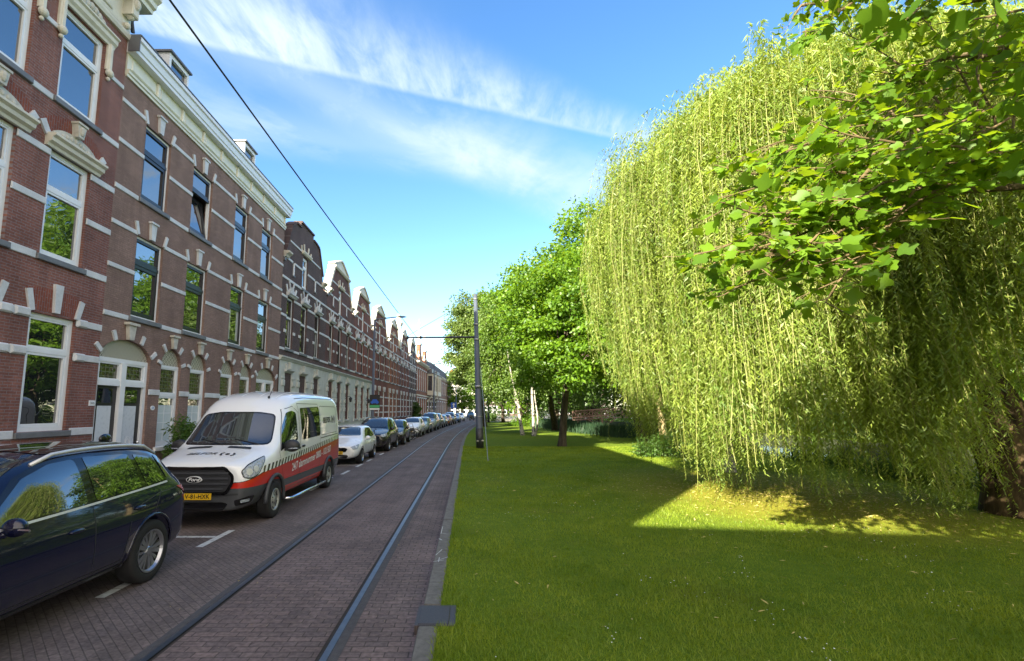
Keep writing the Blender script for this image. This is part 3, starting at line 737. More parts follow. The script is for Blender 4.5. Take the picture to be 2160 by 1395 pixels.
for c in cols:
    window(h1, c, c+1.24, 9.0, 11.27, 10.47, fw=0.08, sw=0.05)
    w = window(h1, c, c+1.16, 5.40, 7.80, 6.93, fw=0.08, sw=0.05)
    # hood with carved tympanum
    hb = MB(); y0, y1 = c-0.17, c+1.40
    hb.profile_y([(-0.02,7.80),(0.06,7.80),(0.08,7.86),(0.16,7.90),(0.17,7.98),(0.24,8.02),(0.24,8.07),(-0.02,8.09)], y0, y1)
    hb.build('hood', M['stone_cream'], w)
    cy = c+0.60
    tb = MB(); tb.prism(arc(cy, 8.08, 0.66, 0.30), -0.02, 0.05); 
    for i in range(9): tb.ball((0.05, cy-0.5+i*0.125, 8.14+0.13*math.sin(math.pi*(i+0.5)/9)), 0.055, 6, (0.6, 1, 1))
    tb.build('carved_tympanum', M['stone_weather'], w)
    kb = MB(); kb.prism([(cy-0.08, 8.36), (cy+0.08, 8.36), (cy+0.13, 8.66), (cy-0.13, 8.66)], -0.02, 0.16); kb.ball((0.15, cy, 8.52), 0.09, 6, (0.8, 0.9, 1.3)); kb.box(-0.02, 0.19, cy-0.15, cy+0.15, 8.66, 8.71)
    kb.build('mask_keystone', M['stone_weather'], w)
    sb = MB(); stone(sb, cy-0.74, 8.06, 125, 0.30, 0.14, 0.16, 0.05); stone(sb, cy+0.74, 8.06, 55, 0.30, 0.14, 0.16, 0.05); sb.each('arch_stone', M['stone_white'], w)
    n = 12; pts = arc(cy, 8.08, 0.67, 0.31, 6, 174, n)+arc(cy, 8.08, 0.98, 0.62, 174, 6, n)
    ab = MB(); ab.prism(pts, -0.02, 0.004); ab.build('brick_arch', M['brick_arch'], w)
    # upper surround: moulded posts, head and crest
    ub = MB()
    for s in (0, 1):
        yy = c-0.20 if s == 0 else c+1.27
        ub.bbox(-0.02, 0.07, yy, yy+0.17, 10.62, 11.34, 0.02); ub.bbox(-0.02, 0.10, yy+0.03, yy+0.14, 10.62, 11.34, 0.02)
        ub.ball((0.08, yy+0.085, 10.55), 0.11, 7, (0.8, 1, 0.9)); ub.ball((0.05, yy+0.085, 10.40), 0.05, 6)
    ub.profile_y([(-0.02,11.28),(0.05,11.28),(0.07,11.34),(0.13,11.40),(0.14,11.50),(0.19,11.53),(0.19,11.57),(-0.02,11.6)], c-0.24, c+1.48)
    ub.build('window_surround', M['stone_cream'], h1)
    cb = MB()
    for i in range(7): cb.ball((0.06, c+0.24+i*0.125, 11.62+0.16*math.sin(math.pi*(i+0.5)/7)), 0.10, 6, (0.7, 1, 1))
    cb.build('carved_crest', M['stone_weather'], h1)
    # ground-floor window
    w = window(h1, c-0.07, c+1.16, 1.62, 4.14, 3.35, fw=0.09, sw=0.055)
    brick_arch(w, c-0.07, c+1.16, 4.14, 0.50, M['brick_arch'], 0.07)
    sb = MB(); stone(sb, c-0.06, 4.16, 105, 0.46, 0.13, 0.14); stone(sb, c+1.15, 4.16, 75, 0.46, 0.13, 0.14)
    sb.each('arch_stone', M['stone_white'], w); sb = MB(); cm = c+0.545; sb.prism([(cm-0.075, 4.20), (cm+0.075, 4.20), (cm+0.11, 4.84), (cm-0.11, 4.84)], -0.02, 0.07); sb.build('keystone', M['stone_white'], w)
oG = [(c-0.07, c+1.16) for c in cols]; oF = [(c, c+1.16) for c in cols]; oU = [(c-0.10, c+1.34) for c in cols]
for z in (4.02, 3.22): bandrow(bands, z, 0.16, oG, 0, W1)
# rusticated ends on the low bands
for c in cols:
    for z in (4.02, 3.22):
        for a, d in ((c-0.07-0.38, 0.36), (c+1.18, 0.30)):
            if a > 0: bands.bbox(-0.02, 0.065, a, a+d, z-0.015, z+0.175, 0.035)
bandrow(bands, 1.49, 0.17, [(c-0.17, c+1.26) for c in cols], 0, W1)
bandrow(bands, 5.27, 0.16, [(c-0.1, c+1.26) for c in cols], 0, W1); bandrow(bands, 7.62, 0.15, oF, 0, W1); bandrow(bands, 6.50, 0.15, oF, 0, W1)
bandrow(bands, 8.86, 0.14, [(c-0.1, c+1.34) for c in cols], 0, W1); bandrow(bands, 10.52, 0.12, oU, 0, W1)
bands.each('stone_band', M['stone_white'], h1)
# cornice with frieze, brackets and a steep roof above
cb = MB()
cb.profile_y([(-0.02,11.95),(0.07,11.95),(0.10,12.03),(0.10,12.10),(-0.02,12.13)], 0, W1)
cb.bbox(-0.02, 0.06, 0, W1, 12.135, 12.95, 0.02)
for c in cols: cb.bbox(0.04, 0.10, c-0.05, c+1.25, 12.25, 12.80, 0.02)
for y in [W1-0.36]+[c-0.52 for c in cols]:
    if y < 0: continue
    cb.bbox(0, 0.34, y, y+0.26, 12.45, 12.98, 0.03); cb.ball((0.30, y+0.13, 12.80), 0.17, 8, (0.8, 0.7, 1)); cb.ball((0.20, y+0.13, 12.50), 0.13, 7, (0.8, 0.7, 1)); cb.ball((0.12, y+0.13, 12.2), 0.09, 6)
cb.build('frieze', M['stone_cream'], h1)
cb = MB(); cb.profile_y([(-0.02,12.96),(0.42,12.96),(0.44,13.06),(0.52,13.10),(0.54,13.22),(0.66,13.32),(0.66,13.42),(0.0,13.46)], -0.05, W1+0.28)
cb.build('cornice', M['wood_cream'], h1)
pb = MB(); pb.tube([(0.02, W1+0.06, 12.9), (0.02, W1+0.06, 12.55), (0.02, W1+0.14, 12.3)], 0.05, 8); pb.build('drainpipe', M['steel_dark'], h1)
rb = MB(); rb.profile_y([(0.25,13.46),(-1.2,15.9),(-8.8,15.9),(-9.0,13.4)], 0, W1); rb.build('roof', M['slate'], h1)

# ================================================================ brown brick house with the long cream cornice
Y2 = 12.30; W2 = 11.65
h2 = thing('brown_brick_house', 'brown brick house with a long cream cornice, black sashes and tiled arches', 'house', (FX, Y2, 0))
up = [(1.02, 2.22), (3.50, 4.74), (6.52, 7.68), (9.06, 10.22)]
gw = [(2.54, 3.55), (4.10, 5.10), (6.13, 7.16), (7.70, 8.70)]
drs = [(0.03, 2.02), (9.24, 11.33)]
holes = []
for a, b in up: holes += [rect(a, b, 7.97, 10.17), rect(a, b, 4.61, 6.90)]
for a, b in gw: holes.append([(a, 0.95), (b, 0.95)]+arc((a+b)/2, 3.42, (b-a)/2, 0.52))
for a, b in drs: holes.append([(a, 0.22), (b, 0.22)]+arc((a+b)/2, 3.42, (b-a)/2, 0.52))
mb = MB(); wall_mb(mb, rect(0, W2, 0, 11.0), holes, 0, 0.24); mass(mb, 0, W2, 11.6); mb.build('wall', M['brick_brown'], h2)
for i, (a, b) in enumerate(up):
    w = window(h2, a, b, 7.97, 10.17, 9.42 if i else 9.38, sash='wood_dark', fw=0.06, sw=0.095, tilt=(i == 1), transom='wood_dark')
    keystones(w, a, b, 10.17)
    w = window(h2, a, b, 4.61, 6.90, 6.15, sash='wood_dark', fw=0.06, sw=0.095, transom='wood_dark', curtain=(0.0, 0.0, 0.24, 0.18)[i])
    keystones(w, a, b, 6.90)
    if i >= 2:
        pass
bands = MB()
for z, src in ((10.22, up), (9.10, up), (6.88, up), (5.74, up)): bandrow(bands, z, 0.12, src, 0.0, W2)
for z in (7.84, 4.47): bandrow(bands, z, 0.13, [(a-0.1, b+0.1) for a, b in up], 0.0, W2)
og = sorted(gw+drs)
bandrow(bands, 2.50, 0.16, og, 0.0, W2)
bands.each('stone_band', M['stone_white'], h2)
for a, b in gw:
    w = window(h2, a, b, 1.0, 3.42, 2.52, sash='wood_white', fw=0.085, sw=0.04, toppane='leaded', lower=0.82, sillmat='wood_white')
    c = (a+b)/2; r = (b-a)/2
    tb = MB(); tb.prism(arc(c, 3.425, r, 0.515), -0.17, -0.10); tb.build('tiled_arch', M['tiles'], w)
    kb = MB(); kb.prism([(c-0.07, 3.95), (c+0.07, 3.95), (c+0.125, 4.30), (c-0.125, 4.30)], -0.02, 0.09); kb.box(-0.02, 0.13, c-0.18, c+0.18, 4.30, 4.36)
    kb.build('keystone', M['stone_weather'], w)
    sb = MB()
    for t in (48, 132): stone(sb, c+r*1.02*math.cos(R(t)), 3.42+0.54*math.sin(R(t)), 52 if t < 90 else 128, 0.25, 0.09, 0.11)
    for t in (6, 174): stone(sb, c+r*1.03*math.cos(R(t)), 3.44, 22 if t < 90 else 158, 0.20, 0.09, 0.10)
    sb.each('arch_stone', M['stone_white'], w)
for a, b in drs:
    c = (a+b)/2; r = (b-a)/2
    fb = MB(); X0, X1 = -0.18, -0.07
    ring(fb, a, b, 0.22, 3.42, 0.11, X0, X1, 0.02); fb.box(X0, X1+0.03, c-0.09, c+0.09, 0.24, 3.31); 
    fb.box(X0, X1+0.015, a+0.11, c-0.09, 2.70, 2.84); fb.box(X0, X1+0.015, c+0.09, b-0.11, 2.70, 2.84)
    w = fb.build('door_frame', M['wood_white'], h2)
    pb = MB()
    for y0, y1 in ((a+0.11, c-0.09), (c+0.09, b-0.11)):
        ring(fb2 := MB(), y0, y1, 2.84, 3.31, 0.05, X0+0.02, X1-0.02); fb2.build('fanlight_frame', M['wood_white'], w)
        pb.add([(X0+0.04, y0+0.04, 2.88), (X0+0.04, y1-0.04, 2.88), (X0+0.04, y1-0.04, 3.27), (X0+0.04, y0+0.04, 3.27)], [(0,1,2,3)])
        d = MB(); d.bbox(X0, X0+0.05, y0, y1, 0.24, 2.70, 0.01); do = d.build('door', M['wood_dark'], h2)
        f = MB(); f.bbox(X0+0.05, X0+0.056, y0+0.13, y1-0.17, 0.45, 2.18, 0.002)
        f.build('door_glass', M['doorfilm'], do)
        ob = MB(); cm = (y0+y1)/2-0.02
        for rr in (0.09, 0.14):
            pts = [(X0+0.060, cm+rr*0.8*math.cos(t*0.314), 1.15+rr*1.5*math.sin(t*0.314)) for t in range(21)]; ob.tube(pts, 0.006, 4)
        ob.build('etched_ornament', M['white_vinyl'], do)
        gb = MB(); gb.add([(X0+0.053, y0+0.13, 2.26), (X0+0.053, y1-0.17, 2.26), (X0+0.053, y1-0.17, 2.62), (X0+0.053, y0+0.13, 2.62)], [(0,1,2,3)]); gb.build('top_light', M['window_glass'], do)
        kb = MB(); kb.ball((X0+0.10, y1-0.07, 1.18), 0.035, 8); kb.bbox(X0+0.05, X0+0.058, y1-0.10, y1-0.04, 0.98, 1.10, 0.002); kb.build('handle', M['chrome'], do)
    pb.build('fanlight', M['leaded'], w)
    st = MB(); st.bbox(-0.1, 0.28, a-0.05, b+0.05, 0.1, 0.22, 0.02); st.build('doorstep', M['stone_grey'], h2)
    tb = MB(); tb.prism(arc(c, 3.425, r, 0.515, 0, 180, 20), -0.17, -0.10); tb.build('tiled_arch', M['tiles'], w)
    kb = MB(); kb.prism([(c-0.09, 3.95), (c+0.09, 3.95), (c+0.15, 4.34), (c-0.15, 4.34)], -0.02, 0.10); kb.box(-0.02, 0.15, c-0.22, c+0.22, 4.34, 4.41); kb.build('keystone', M['stone_weather'], w)
    sb = MB()
    for t in (60, 120, 14, 166): stone(sb, c+r*1.02*math.cos(R(t)), 3.42+0.53*math.sin(R(t)), {60: 66, 120: 114, 14: 40, 166: 140}[t], 0.26, 0.11, 0.12)
    sb.each('arch_stone', M['stone_white'], w)
# plaques with the house numbers
def text_mesh(txt, size, extrude=0.0, shear=0.0, bold=0.0, spacing=1.0):
    cu = bpy.data.curves.new('lettering', 'FONT'); cu.body = txt; cu.size = size; cu.align_x = 'CENTER'; cu.align_y = 'CENTER'
    cu.extrude = extrude; cu.shear = shear; cu.offset = bold; cu.space_character = spacing; cu.resolution_u = 3
    o = bpy.data.objects.new('lettering', cu); col.objects.link(o)
    dg = bpy.context.evaluated_depsgraph_get(); me = bpy.data.meshes.new_from_object(o.evaluated_get(dg))
    bpy.data.objects.remove(o); bpy.data.curves.remove(cu); me.materials.clear(); return me
def plaque(parent, y, z, txt, oval, w=0.19, h=0.13):
    mb = MB()
    if oval: mb.prism(arc(y, z, w/2, h/2, 0, 342, 19), 0.0, 0.015)
    else: mb.bbox(0, 0.015, y-w/2, y+w/2, z-h/2, z+h/2, 0.003)
    o = mb.build('number_plaque', M['wood_white'], parent)
    me = text_mesh(txt, h*0.72); t = link_mesh('number', me, M['sign_blue'] if oval else M['ink'], o)
    t.matrix_local = Matrix.Translation((0.017, y, z)) @ Matrix(((0,0,1,0),(1,0,0,0),(0,1,0,0),(0,0,0,1)))
plaque(h1, W1-0.09, 2.24, '36b', False); plaque(h2, 2.27, 2.13, '38', True)
# cornice
cb = MB(); cb.profile_y([(-0.02,10.96),(0.05,10.96),(0.05,11.03),(0.09,11.05),(0.09,11.12),(0.12,11.15),(-0.02,11.17)], 0.03, W2-0.03)
cb.box(-0.02, 0.03, 0.03, W2-0.03, 11.17, 11.62)
for k in range(9):
    y0 = 0.2+k*1.27; cb.bbox(0.02, 0.05, y0, y0+1.0, 11.24, 11.54, 0.018); cb.bbox(0.02, 0.09, y0+1.07, y0+1.19, 11.18, 11.60, 0.02)
cb.build('frieze', M['wood_cream'], h2)
cb = MB(); cb.profile_y([(-0.02,11.62),(0.26,11.62),(0.26,11.72),(0.29,11.74),(0.32,11.92),(0.37,11.95),(0.37,12.06),(-0.05,12.08)], 0.0, W2+0.06); cb.build('cornice', M['wood_white'], h2)
gb = MB(); gb.box(0.05, 0.36, -0.03, -0.003, 11.64, 12.12); gb.box(-0.05, 0.38, -0.02, W2+0.07, 12.085, 12.12); gb.build('gutter', M['lead'], h2)
rb = MB(); rb.profile_y([(0.0,12.09),(-1.9,13.5),(-4.5,13.9),(-9.0,11.6)], 0, W2); rb.build('roof', M['slate'], h2)
for y0, z0 in ((2.75, 13.0), (8.25, 13.0)):
    db = MB(); db.box(-2.2, -0.62, y0, y0+0.10, 12.3, 13.75); db.box(-2.2, -0.62, y0+1.02, y0+1.12, 12.3, 13.75); db.box(-2.2, -0.62, y0+0.10, y0+1.02, 13.61, 13.75); db.box(-2.2, -0.62, y0+0.10, y0+1.02, 12.3, 12.75)
    d = db.build('dormer', M['wood_white'], h2)
    rb = MB(); rb.box(-2.3, -0.54, y0-0.06, y0+1.18, 13.755, 13.82); rb.build('dormer_roof', M['lead'], d)
    pb = MB(); pb.add([(-0.72, y0+0.1, 12.75), (-0.72, y0+1.02, 12.75), (-0.72, y0+1.02, 13.61), (-0.72, y0+0.1, 13.61)], [(0,1,2,3)]); pb.build('dormer_window', M['window_glass'], d)

# ================================================================ the terrace of gabled houses
GW = 7.72
fw3 = [(0.76, 1.74), (2.92, 3.94), (5.36, 6.32)]
def gabled(name, label, brick, gable, stucco, ystart, x=0.0, rot=0.0, tint='brick_plum', group='gabled terrace houses'):
    h = thing(name, label, 'house', (x, ystart, 0), rot, group)
    W = GW-0.02
    holes = [rect(a, b, 5.15, 7.78) for a, b in fw3]
    cw = (2.86, 3.74); slots = [(1.38, 1.60), (5.06, 5.28)]
    holes += [rect(cw[0], cw[1], 8.74, 10.52)]+[rect(a, b, 9.06, 9.74) for a, b in slots]
    if gable == 'stepped':
        top = [(6.75, 9.9), (6.55, 10.35), (5.62, 11.86), (5.1, 11.95), (4.55, 11.98), (4.55, 12.28), (2.35, 12.28), (2.35, 11.98), (1.6, 11.95), (1.05, 11.6), (0.35, 10.0), (0.25, 9.6)]
    else:
        top = [(6.75, 9.9), (5.35, 11.75), (1.55, 11.75), (0.25, 9.9)]
    out = [(0, 0), (W, 0), (W, 9.6)]+[(6.80, 9.6)]+top+([(0.2, 9.6)] if gable != 'stepped' else [])+[(0, 9.6)]
    gnd = [(a, b) for a, b in fw3]
    if not stucco: holes += [rect(a, b, 1.25, 3.92) for a, b in gnd]
    mb = MB(); wall_mb(mb, out, holes, 0, 0.22); mass(mb, 0, W, 9.6)
    # the gable is a wall of brick that stands above the roof
    seq = [(6.80, 9.6)]+top+[(0.2, 9.6)]
    for p, q in zip(seq, seq[1:]): mb.add([(0, p[0], p[1]), (0, q[0], q[1]), (-0.36, q[0], q[1]), (-0.36, p[0], p[1])], [(0, 3, 2, 1)])
    vs = [Vector((p[0], p[1], 0)) for p in seq]; tri = geometry.tessellate_polygon([vs])
    mb.add([(-0.36, p[0], p[1]) for p in seq], [tuple(t) for t in tri])
    mb.build('wall', M[brick], h)
    for a, b in fw3:
        w = window(h, a, b, 5.15, 7.78, 6.76, sash='wood_dark', fw=0.085, sw=0.06, sillmat='stone_grey', deep=0.02, curtain={0.76: 0.26, 2.92: 0.0, 5.36: 0.34}[a])
        c = (a+b)/2
        hb = MB(); hb.profile_y([(-0.02,7.80),(0.10,7.82),(0.14,7.88),(0.20,7.92),(0.20,7.97),(-0.02,8.0)], a-0.14, b+0.14)
        hb.prism(arc(c, 7.99, 0.40, 0.34), -0.02, 0.06)
        for t in (30, 60, 90, 120, 150): stone(hb, c+0.1*math.cos(R(t)), 7.99+0.1*math.sin(R(t)), t, 0.26, 0.03, 0.08, 0.09)
        for t, s in ((62, 1), (118, -1)):
            stone(hb, c+s*0.20, 8.30, t, 0.42, 0.08, 0.12, 0.05); stone(hb, c+s*0.54, 8.02, 90-s*28, 0.38, 0.09, 0.12, 0.05)
        hb.build('shell_hood', M['stone_white'], w)
    w = window(h, cw[0], cw[1], 8.74, 10.52, 9.98, fw=0.11, sw=0.05)
    hb = MB(); hb.profile_y([(-0.02,10.60),(0.10,10.62),(0.16,10.72),(0.16,10.78),(-0.02,10.82)], cw[0]-0.28, cw[1]+0.28)
    c = sum(cw)/2
    stone(hb, c-0.30, 10.82, 104, 0.42, 0.08, 0.12, 0.05); stone(hb, c+0.30, 10.82, 76, 0.42, 0.08, 0.12, 0.05); stone(hb, c+0.75, 10.78, 70, 0.28, 0.07, 0.09, 0.05); stone(hb, c-0.75, 10.78, 110, 0.28, 0.07, 0.09, 0.05)
    hb.build('window_hood', M['stone_cream'], w)
    for a, b in slots:
        sb = MB(); sb.box(-0.20, -0.16, a, b, 9.06, 9.74); o = sb.build('slot_window', M['wood_dark'], h)
        s2 = MB(); s2.bbox(-0.05, 0.05, a-0.08, b+0.08, 8.98, 9.055, 0.01); s2.build('sill', M['stone_grey'], o)
        s3 = MB(); s3.box(-0.16, 0.012, b-0.06, b+0.0, 9.06, 9.74); s3.build('white_jamb', M['wood_white'], o)
    bands = MB()
    bandrow(bands, 8.60, 0.13, [(cw[0]-0.1, cw[1]+0.1)], 0, W); bandrow(bands, 9.66, 0.12, [(slots[0][0]-0.06, slots[0][1]+0.02), (cw[0], cw[1]), (slots[1][0]-0.02, slots[1][1]+0.06)], 0.1, W-0.1)
    bandrow(bands, 10.68, 0.10, [(cw[0]-0.28, cw[1]+0.28)], 0.85, 6.0)
    bandrow(bands, 7.66, 0.13, fw3, 0, W); bandrow(bands, 6.70, 0.13, fw3, 0, W)
    for a, b in fw3:
        for s, e in ((a-0.30, a), (b, b+0.30)): bands.bbox(-0.02, 0.035, s, e, 5.92, 6.08, 0.012)
    bandrow(bands, 5.02, 0.12, [(a-0.12, b+0.12) for a, b in fw3], 0, W)
    bands.each('stone_band', M['stone_white'], h)
    cap = MB(); 
    def coping(p, q, w=0.26, mat=None):
        d = Vector((q[0]-p[0], q[1]-p[1])).normalized(); n = Vector((-d.y, d.x))
        if n.y < 0: n = -n
        cap.prism([p, q, (q[0]+n.x*0.10, q[1]+n.y*0.10), (p[0]+n.x*0.10, p[1]+n.y*0.10)], -w-0.16, 0.07)
    foot = MB()
    for y in (0.10, 6.42): foot.profile_y([(-0.2,9.70),(0.08,9.70),(0.12,9.80),(0.26,9.90),(0.26,9.98),(-0.2,10.0)], y, y+0.5)
    foot.build('gable_corbel', M['stone_weather'], h)
    if gable == 'stepped':
        for p, q in zip(top, top[1:]):
            if abs(q[0]-p[0]) > 0.3: coping(p, q)
        cap.build('coping', M['brick_dark'], h)
    else:
        cap.prism([(6.80, 9.98), (6.55, 9.98), (5.30, 11.72), (5.55, 11.78)], -0.42, 0.06); cap.prism([(0.20, 9.98), (0.45, 9.98), (1.60, 11.72), (1.35, 11.78)], -0.42, 0.06)
        cap.profile_y([(-0.42,11.72),(0.10,11.72),(0.18,11.82),(0.18,11.88),(-0.42,11.90)], 1.30, 5.60)
        # crowning pediment
        cap.prism([(1.5, 11.9), (5.4, 11.9), (5.4, 12.06), (3.65, 12.66), (3.25, 12.66), (1.5, 12.06)], -0.40, -0.02)
        for p, q in (((1.42, 12.04), (3.27, 12.66)), ((3.25, 12.66), (3.65, 12.66)), ((3.63, 12.66), (5.48, 12.04))): coping(p, q)
        cap.build('coping', M['stone_cream'], h)
    rb = MB(); rb.profile_y([(-0.30,9.62),(-4.2,12.0),(-9.0,9.4)], 0, W); rb.build('roof', M['rooftile'], h)
    gb = MB(); gb.box(-0.3, 0.10, 0, 0.15, 9.45, 9.60); gb.box(-0.3, 0.10, W-0.15, W, 9.45, 9.60); gb.build('gutter', M['lead'], h)
    if stucco:
        sb = MB(); hs = [rect(a, b, 1.35, 3.92) for a, b in gnd]; wall_mb(sb, rect(0.0, W, 0.1, 4.55), hs, 0.05, 0.2)
        sb.build('stucco_front', M['stucco'], h)
        mb = MB(); mb.profile_y([(0.0,4.50),(0.10,4.52),(0.14,4.60),(0.20,4.64),(0.20,4.70),(0.0,4.74)], 0, W); mb.build('string_course', M['stucco'], h)
        pb = MB()
        for a, b in gnd:
            for s, e in ((a-0.42, a-0.04), (b+0.04, b+0.42)):
                for z in (1.15, 1.95, 2.55, 3.25): pb.bbox(0.04, 0.11, s, e, z, z+0.30, 0.03); pb.bbox(0.04, 0.085, s, e, z+0.36, z+0.46, 0.015)
            c = (a+b)/2
            pb.profile_y([(0.03,3.95),(0.12,3.97),(0.20,4.04),(0.20,4.08),(0.03,4.12)], a-0.05, b+0.05)
            pb.prism([(c-0.09, 4.12), (c+0.09, 4.12), (c+0.14, 4.45), (c-0.14, 4.45)], 0.03, 0.20)
            for s in (-1, 1): stone(pb, c+s*0.32, 4.10, 90-s*12, 0.28, 0.10, 0.12, 0.11)
        pb.bbox(0.03, 0.12, 0, W, 0.1, 0.95, 0.02)
        pb.each('rusticated_block', M['stucco'], h)
        for k, (a, b) in enumerate(gnd): window(h, a, b, 1.35, 3.92, 3.0, frame='wood_white', sash='wood_dark' if k != 2 else 'wood_white', fw=0.07, sw=0.05, silln=0.12, sillmat='stucco')
    else:
        gb2 = MB()
        for z in (3.30, 2.42, 1.75): bandrow(gb2, z, 0.13, gnd, 0, W)
        bandrow(gb2, 1.12, 0.12, [(a-0.1, b+0.1) for a, b in gnd], 0, W); gb2.bbox(-0.02, 0.05, 0, W, 0.1, 0.62, 0.02)
        gb2.each('stone_band', M['stone_white'], h)
        for a, b in gnd:
            w = window(h, a, b, 1.25, 3.92, 3.05, sash='wood_white', fw=0.09, sw=0.05)
            hb = MB(); c = (a+b)/2
            hb.prism([(c-0.07, 3.94), (c+0.07, 3.94), (c+0.13, 4.46), (c-0.13, 4.46)], -0.02, 0.10)
            for s in (-1, 1): stone(hb, c+s*0.42, 3.96, 90-s*16, 0.48, 0.10, 0.12, 0.06)
            hb.build('keystone', M['stone_white'], w)
    return h
def wall_override(h, mat):
    for ch in h.children:
        if ch.name.split('.')[0] == 'wall':
            ch.material_slots[0].link = 'OBJECT'; ch.material_slots[0].material = M[mat]
GRP = 'gabled terrace houses'
ga = gabled('gabled_house', 'dark brick gabled house with a stepped dark coping, next to the brown brick house', 'brick_dark', 'stepped', True, 23.95, FX)
gb_ = gabled('gabled_house', 'plum brick gabled house with white ground floor, directly right of the dark stepped gable', 'brick_plum', 'pediment', True, 23.95+GW, FX)
gc = copy_tree(gb_); gc.location = (FX, 23.95+2*GW, 0); gc['label'] = 'last gabled house with a white ground floor, third gable from the cornice house'; wall_override(gc, 'brick_warm')
ang = math.atan2(-1.0, 30.9)
first = None
for k, (mat, lab) in enumerate((('brick_warm', 'red gabled house with brick ground floor, first after the white ground floors'),
                                ('brick_orange', 'gabled house beside the tall white pinnacle, on its near side'),
                                ('brick_warm', 'gabled house just beyond the tall white pinnacle'),
                                ('brick_dark', 'dark gabled house, last of the gable row before the spires'))):
    Y = 47.11+k*GW*math.cos(ang); X = FX+(Y-47.11)*(1.0/30.9)
    if k == 0: h = first = gabled('gabled_house', lab, mat, 'pediment', False, Y, X, ang)
    else: h = copy_tree(first); h.location = (X, Y, 0); h['label'] = lab; wall_override(h, mat)
    if k == 1:
        p = MB(); p.box(-0.5, 0.15, 6.75, 7.55, 9.6, 12.6); p.box(-0.55, 0.22, 6.65, 7.65, 12.6, 12.75); p.prism([(6.75, 12.75), (7.55, 12.75), (7.4, 13.6), (6.9, 13.6)], -0.4, 0.1)
        p.ball((-0.15, 7.15, 13.8), 0.28, 8, (0.8, 0.8, 1.1)); p.ball((0.15, 6.75, 12.9), 0.22, 7); p.ball((0.15, 7.5, 12.9), 0.22, 7); p.build('pinnacle', M['stone_cream'], h)

# ================================================================ houses farther down the street
def box_house(name, label, Y0, Y1_, mat, eave, nwin, rot=None, trim='stone_white', storeys=((1.2, 3.8), (5.2, 7.8)), depth=9.0, ww=1.0, roof='slate', ridge=2.2, group=None, sash='wood_white'):
    x0, x1 = facade_x(Y0), facade_x(Y1_); a = math.atan2(-(x1-x0), (Y1_-Y0)); W = math.hypot(x1-x0, Y1_-Y0)-0.03
    h = thing(name, label, 'house', (x0, Y0, 0), a, group)
    holes = []; wins = []
    for k in range(nwin):
        c = W*(k+0.5)/nwin
        for z0, z1 in storeys: holes.append(rect(c-ww/2, c+ww/2, z0, z1)); wins.append((c-ww/2, c+ww/2, z0, z1))
    mb = MB(); wall_mb(mb, rect(0, W, 0, eave), holes, 0, 0.2); mass(mb, 0, W, eave, depth); mb.build('wall', M[mat], h)
    for a_, b_, z0, z1 in wins:
        w = window(h, a_, b_, z0, z1, z0+(z1-z0)*0.68, sash=sash, fw=0.1, sw=0.05)
        hb = MB(); hb.bbox(-0.02, 0.09, a_-0.12, b_+0.12, z1+0.02, z1+0.22, 0.02); hb.build('lintel', M[trim], w)
    bb = MB(); bb.profile_y([(-0.02,eave-0.45),(0.12,eave-0.42),(0.45,eave-0.15),(0.5,eave),(-0.02,eave+0.05)], 0, W); bb.bbox(-0.02, 0.08, 0, W, 4.3, 4.5, 0.02); bb.build('cornice', M['stone_cream'], h)
    rb = MB(); rb.profile_y([(0.2,eave+0.03),(-1.4,eave+ridge),(-depth+1.5,eave+ridge),(-depth,eave)], 0, W); rb.build('roof', M[roof], h)
    return h, W
h10, W10 = box_house('spired_house', 'orange brick house with two white spires on its gables, past the gable row', 78.1, 90, 'brick_orange', 9.8, 5, storeys=((1.1, 3.9), (5.2, 8.6)), ww=1.2, ridge=1.8)
for y0, zz in ((3.0, 12.6), (9.4, 12.2)):
    g = MB(); g.prism([(y0-1.5, 9.6), (y0+1.5, 9.6), (y0+1.3, 10.4), (y0+0.8, 11.6), (y0+0.65, zz), (y0-0.65, zz), (y0-0.8, 11.6), (y0-1.3, 10.4)], -0.4, 0.1); g.build('gable', M['brick_orange'], h10)
    s = MB(); s.box(-0.5, 0.2, y0-0.85, y0+0.85, zz, zz+0.3); s.tube([(-0.15, y0, zz+0.3), (-0.15, y0, zz+1.4), (-0.15, y0, zz+3.4)], [0.32, 0.2, 0.12], 8); s.ball((-0.15, y0, zz+3.5), 0.26, 8); s.ball((-0.15, y0, zz+1.5), 0.3, 8); s.tube([(-0.15, y0, zz+3.5), (-0.15, y0, zz+4.3)], 0.05, 6)
    for d in (-1.2, 1.2): s.ball((0, y0+d, 10.7), 0.26, 7); s.tube([(0, y0+d, 10.8), (0, y0+d, 11.5)], [0.14, 0.05], 6)
    s.build('spire', M['stone_cream'], h10)
h11, W11 = box_house('bay_house', 'house with two white upper bay windows on brackets over a pale shop front', 90.03, 104, 'brick_plum', 9.6, 4, storeys=((0.6, 3.6),), ww=2.4, trim='stone_cream')
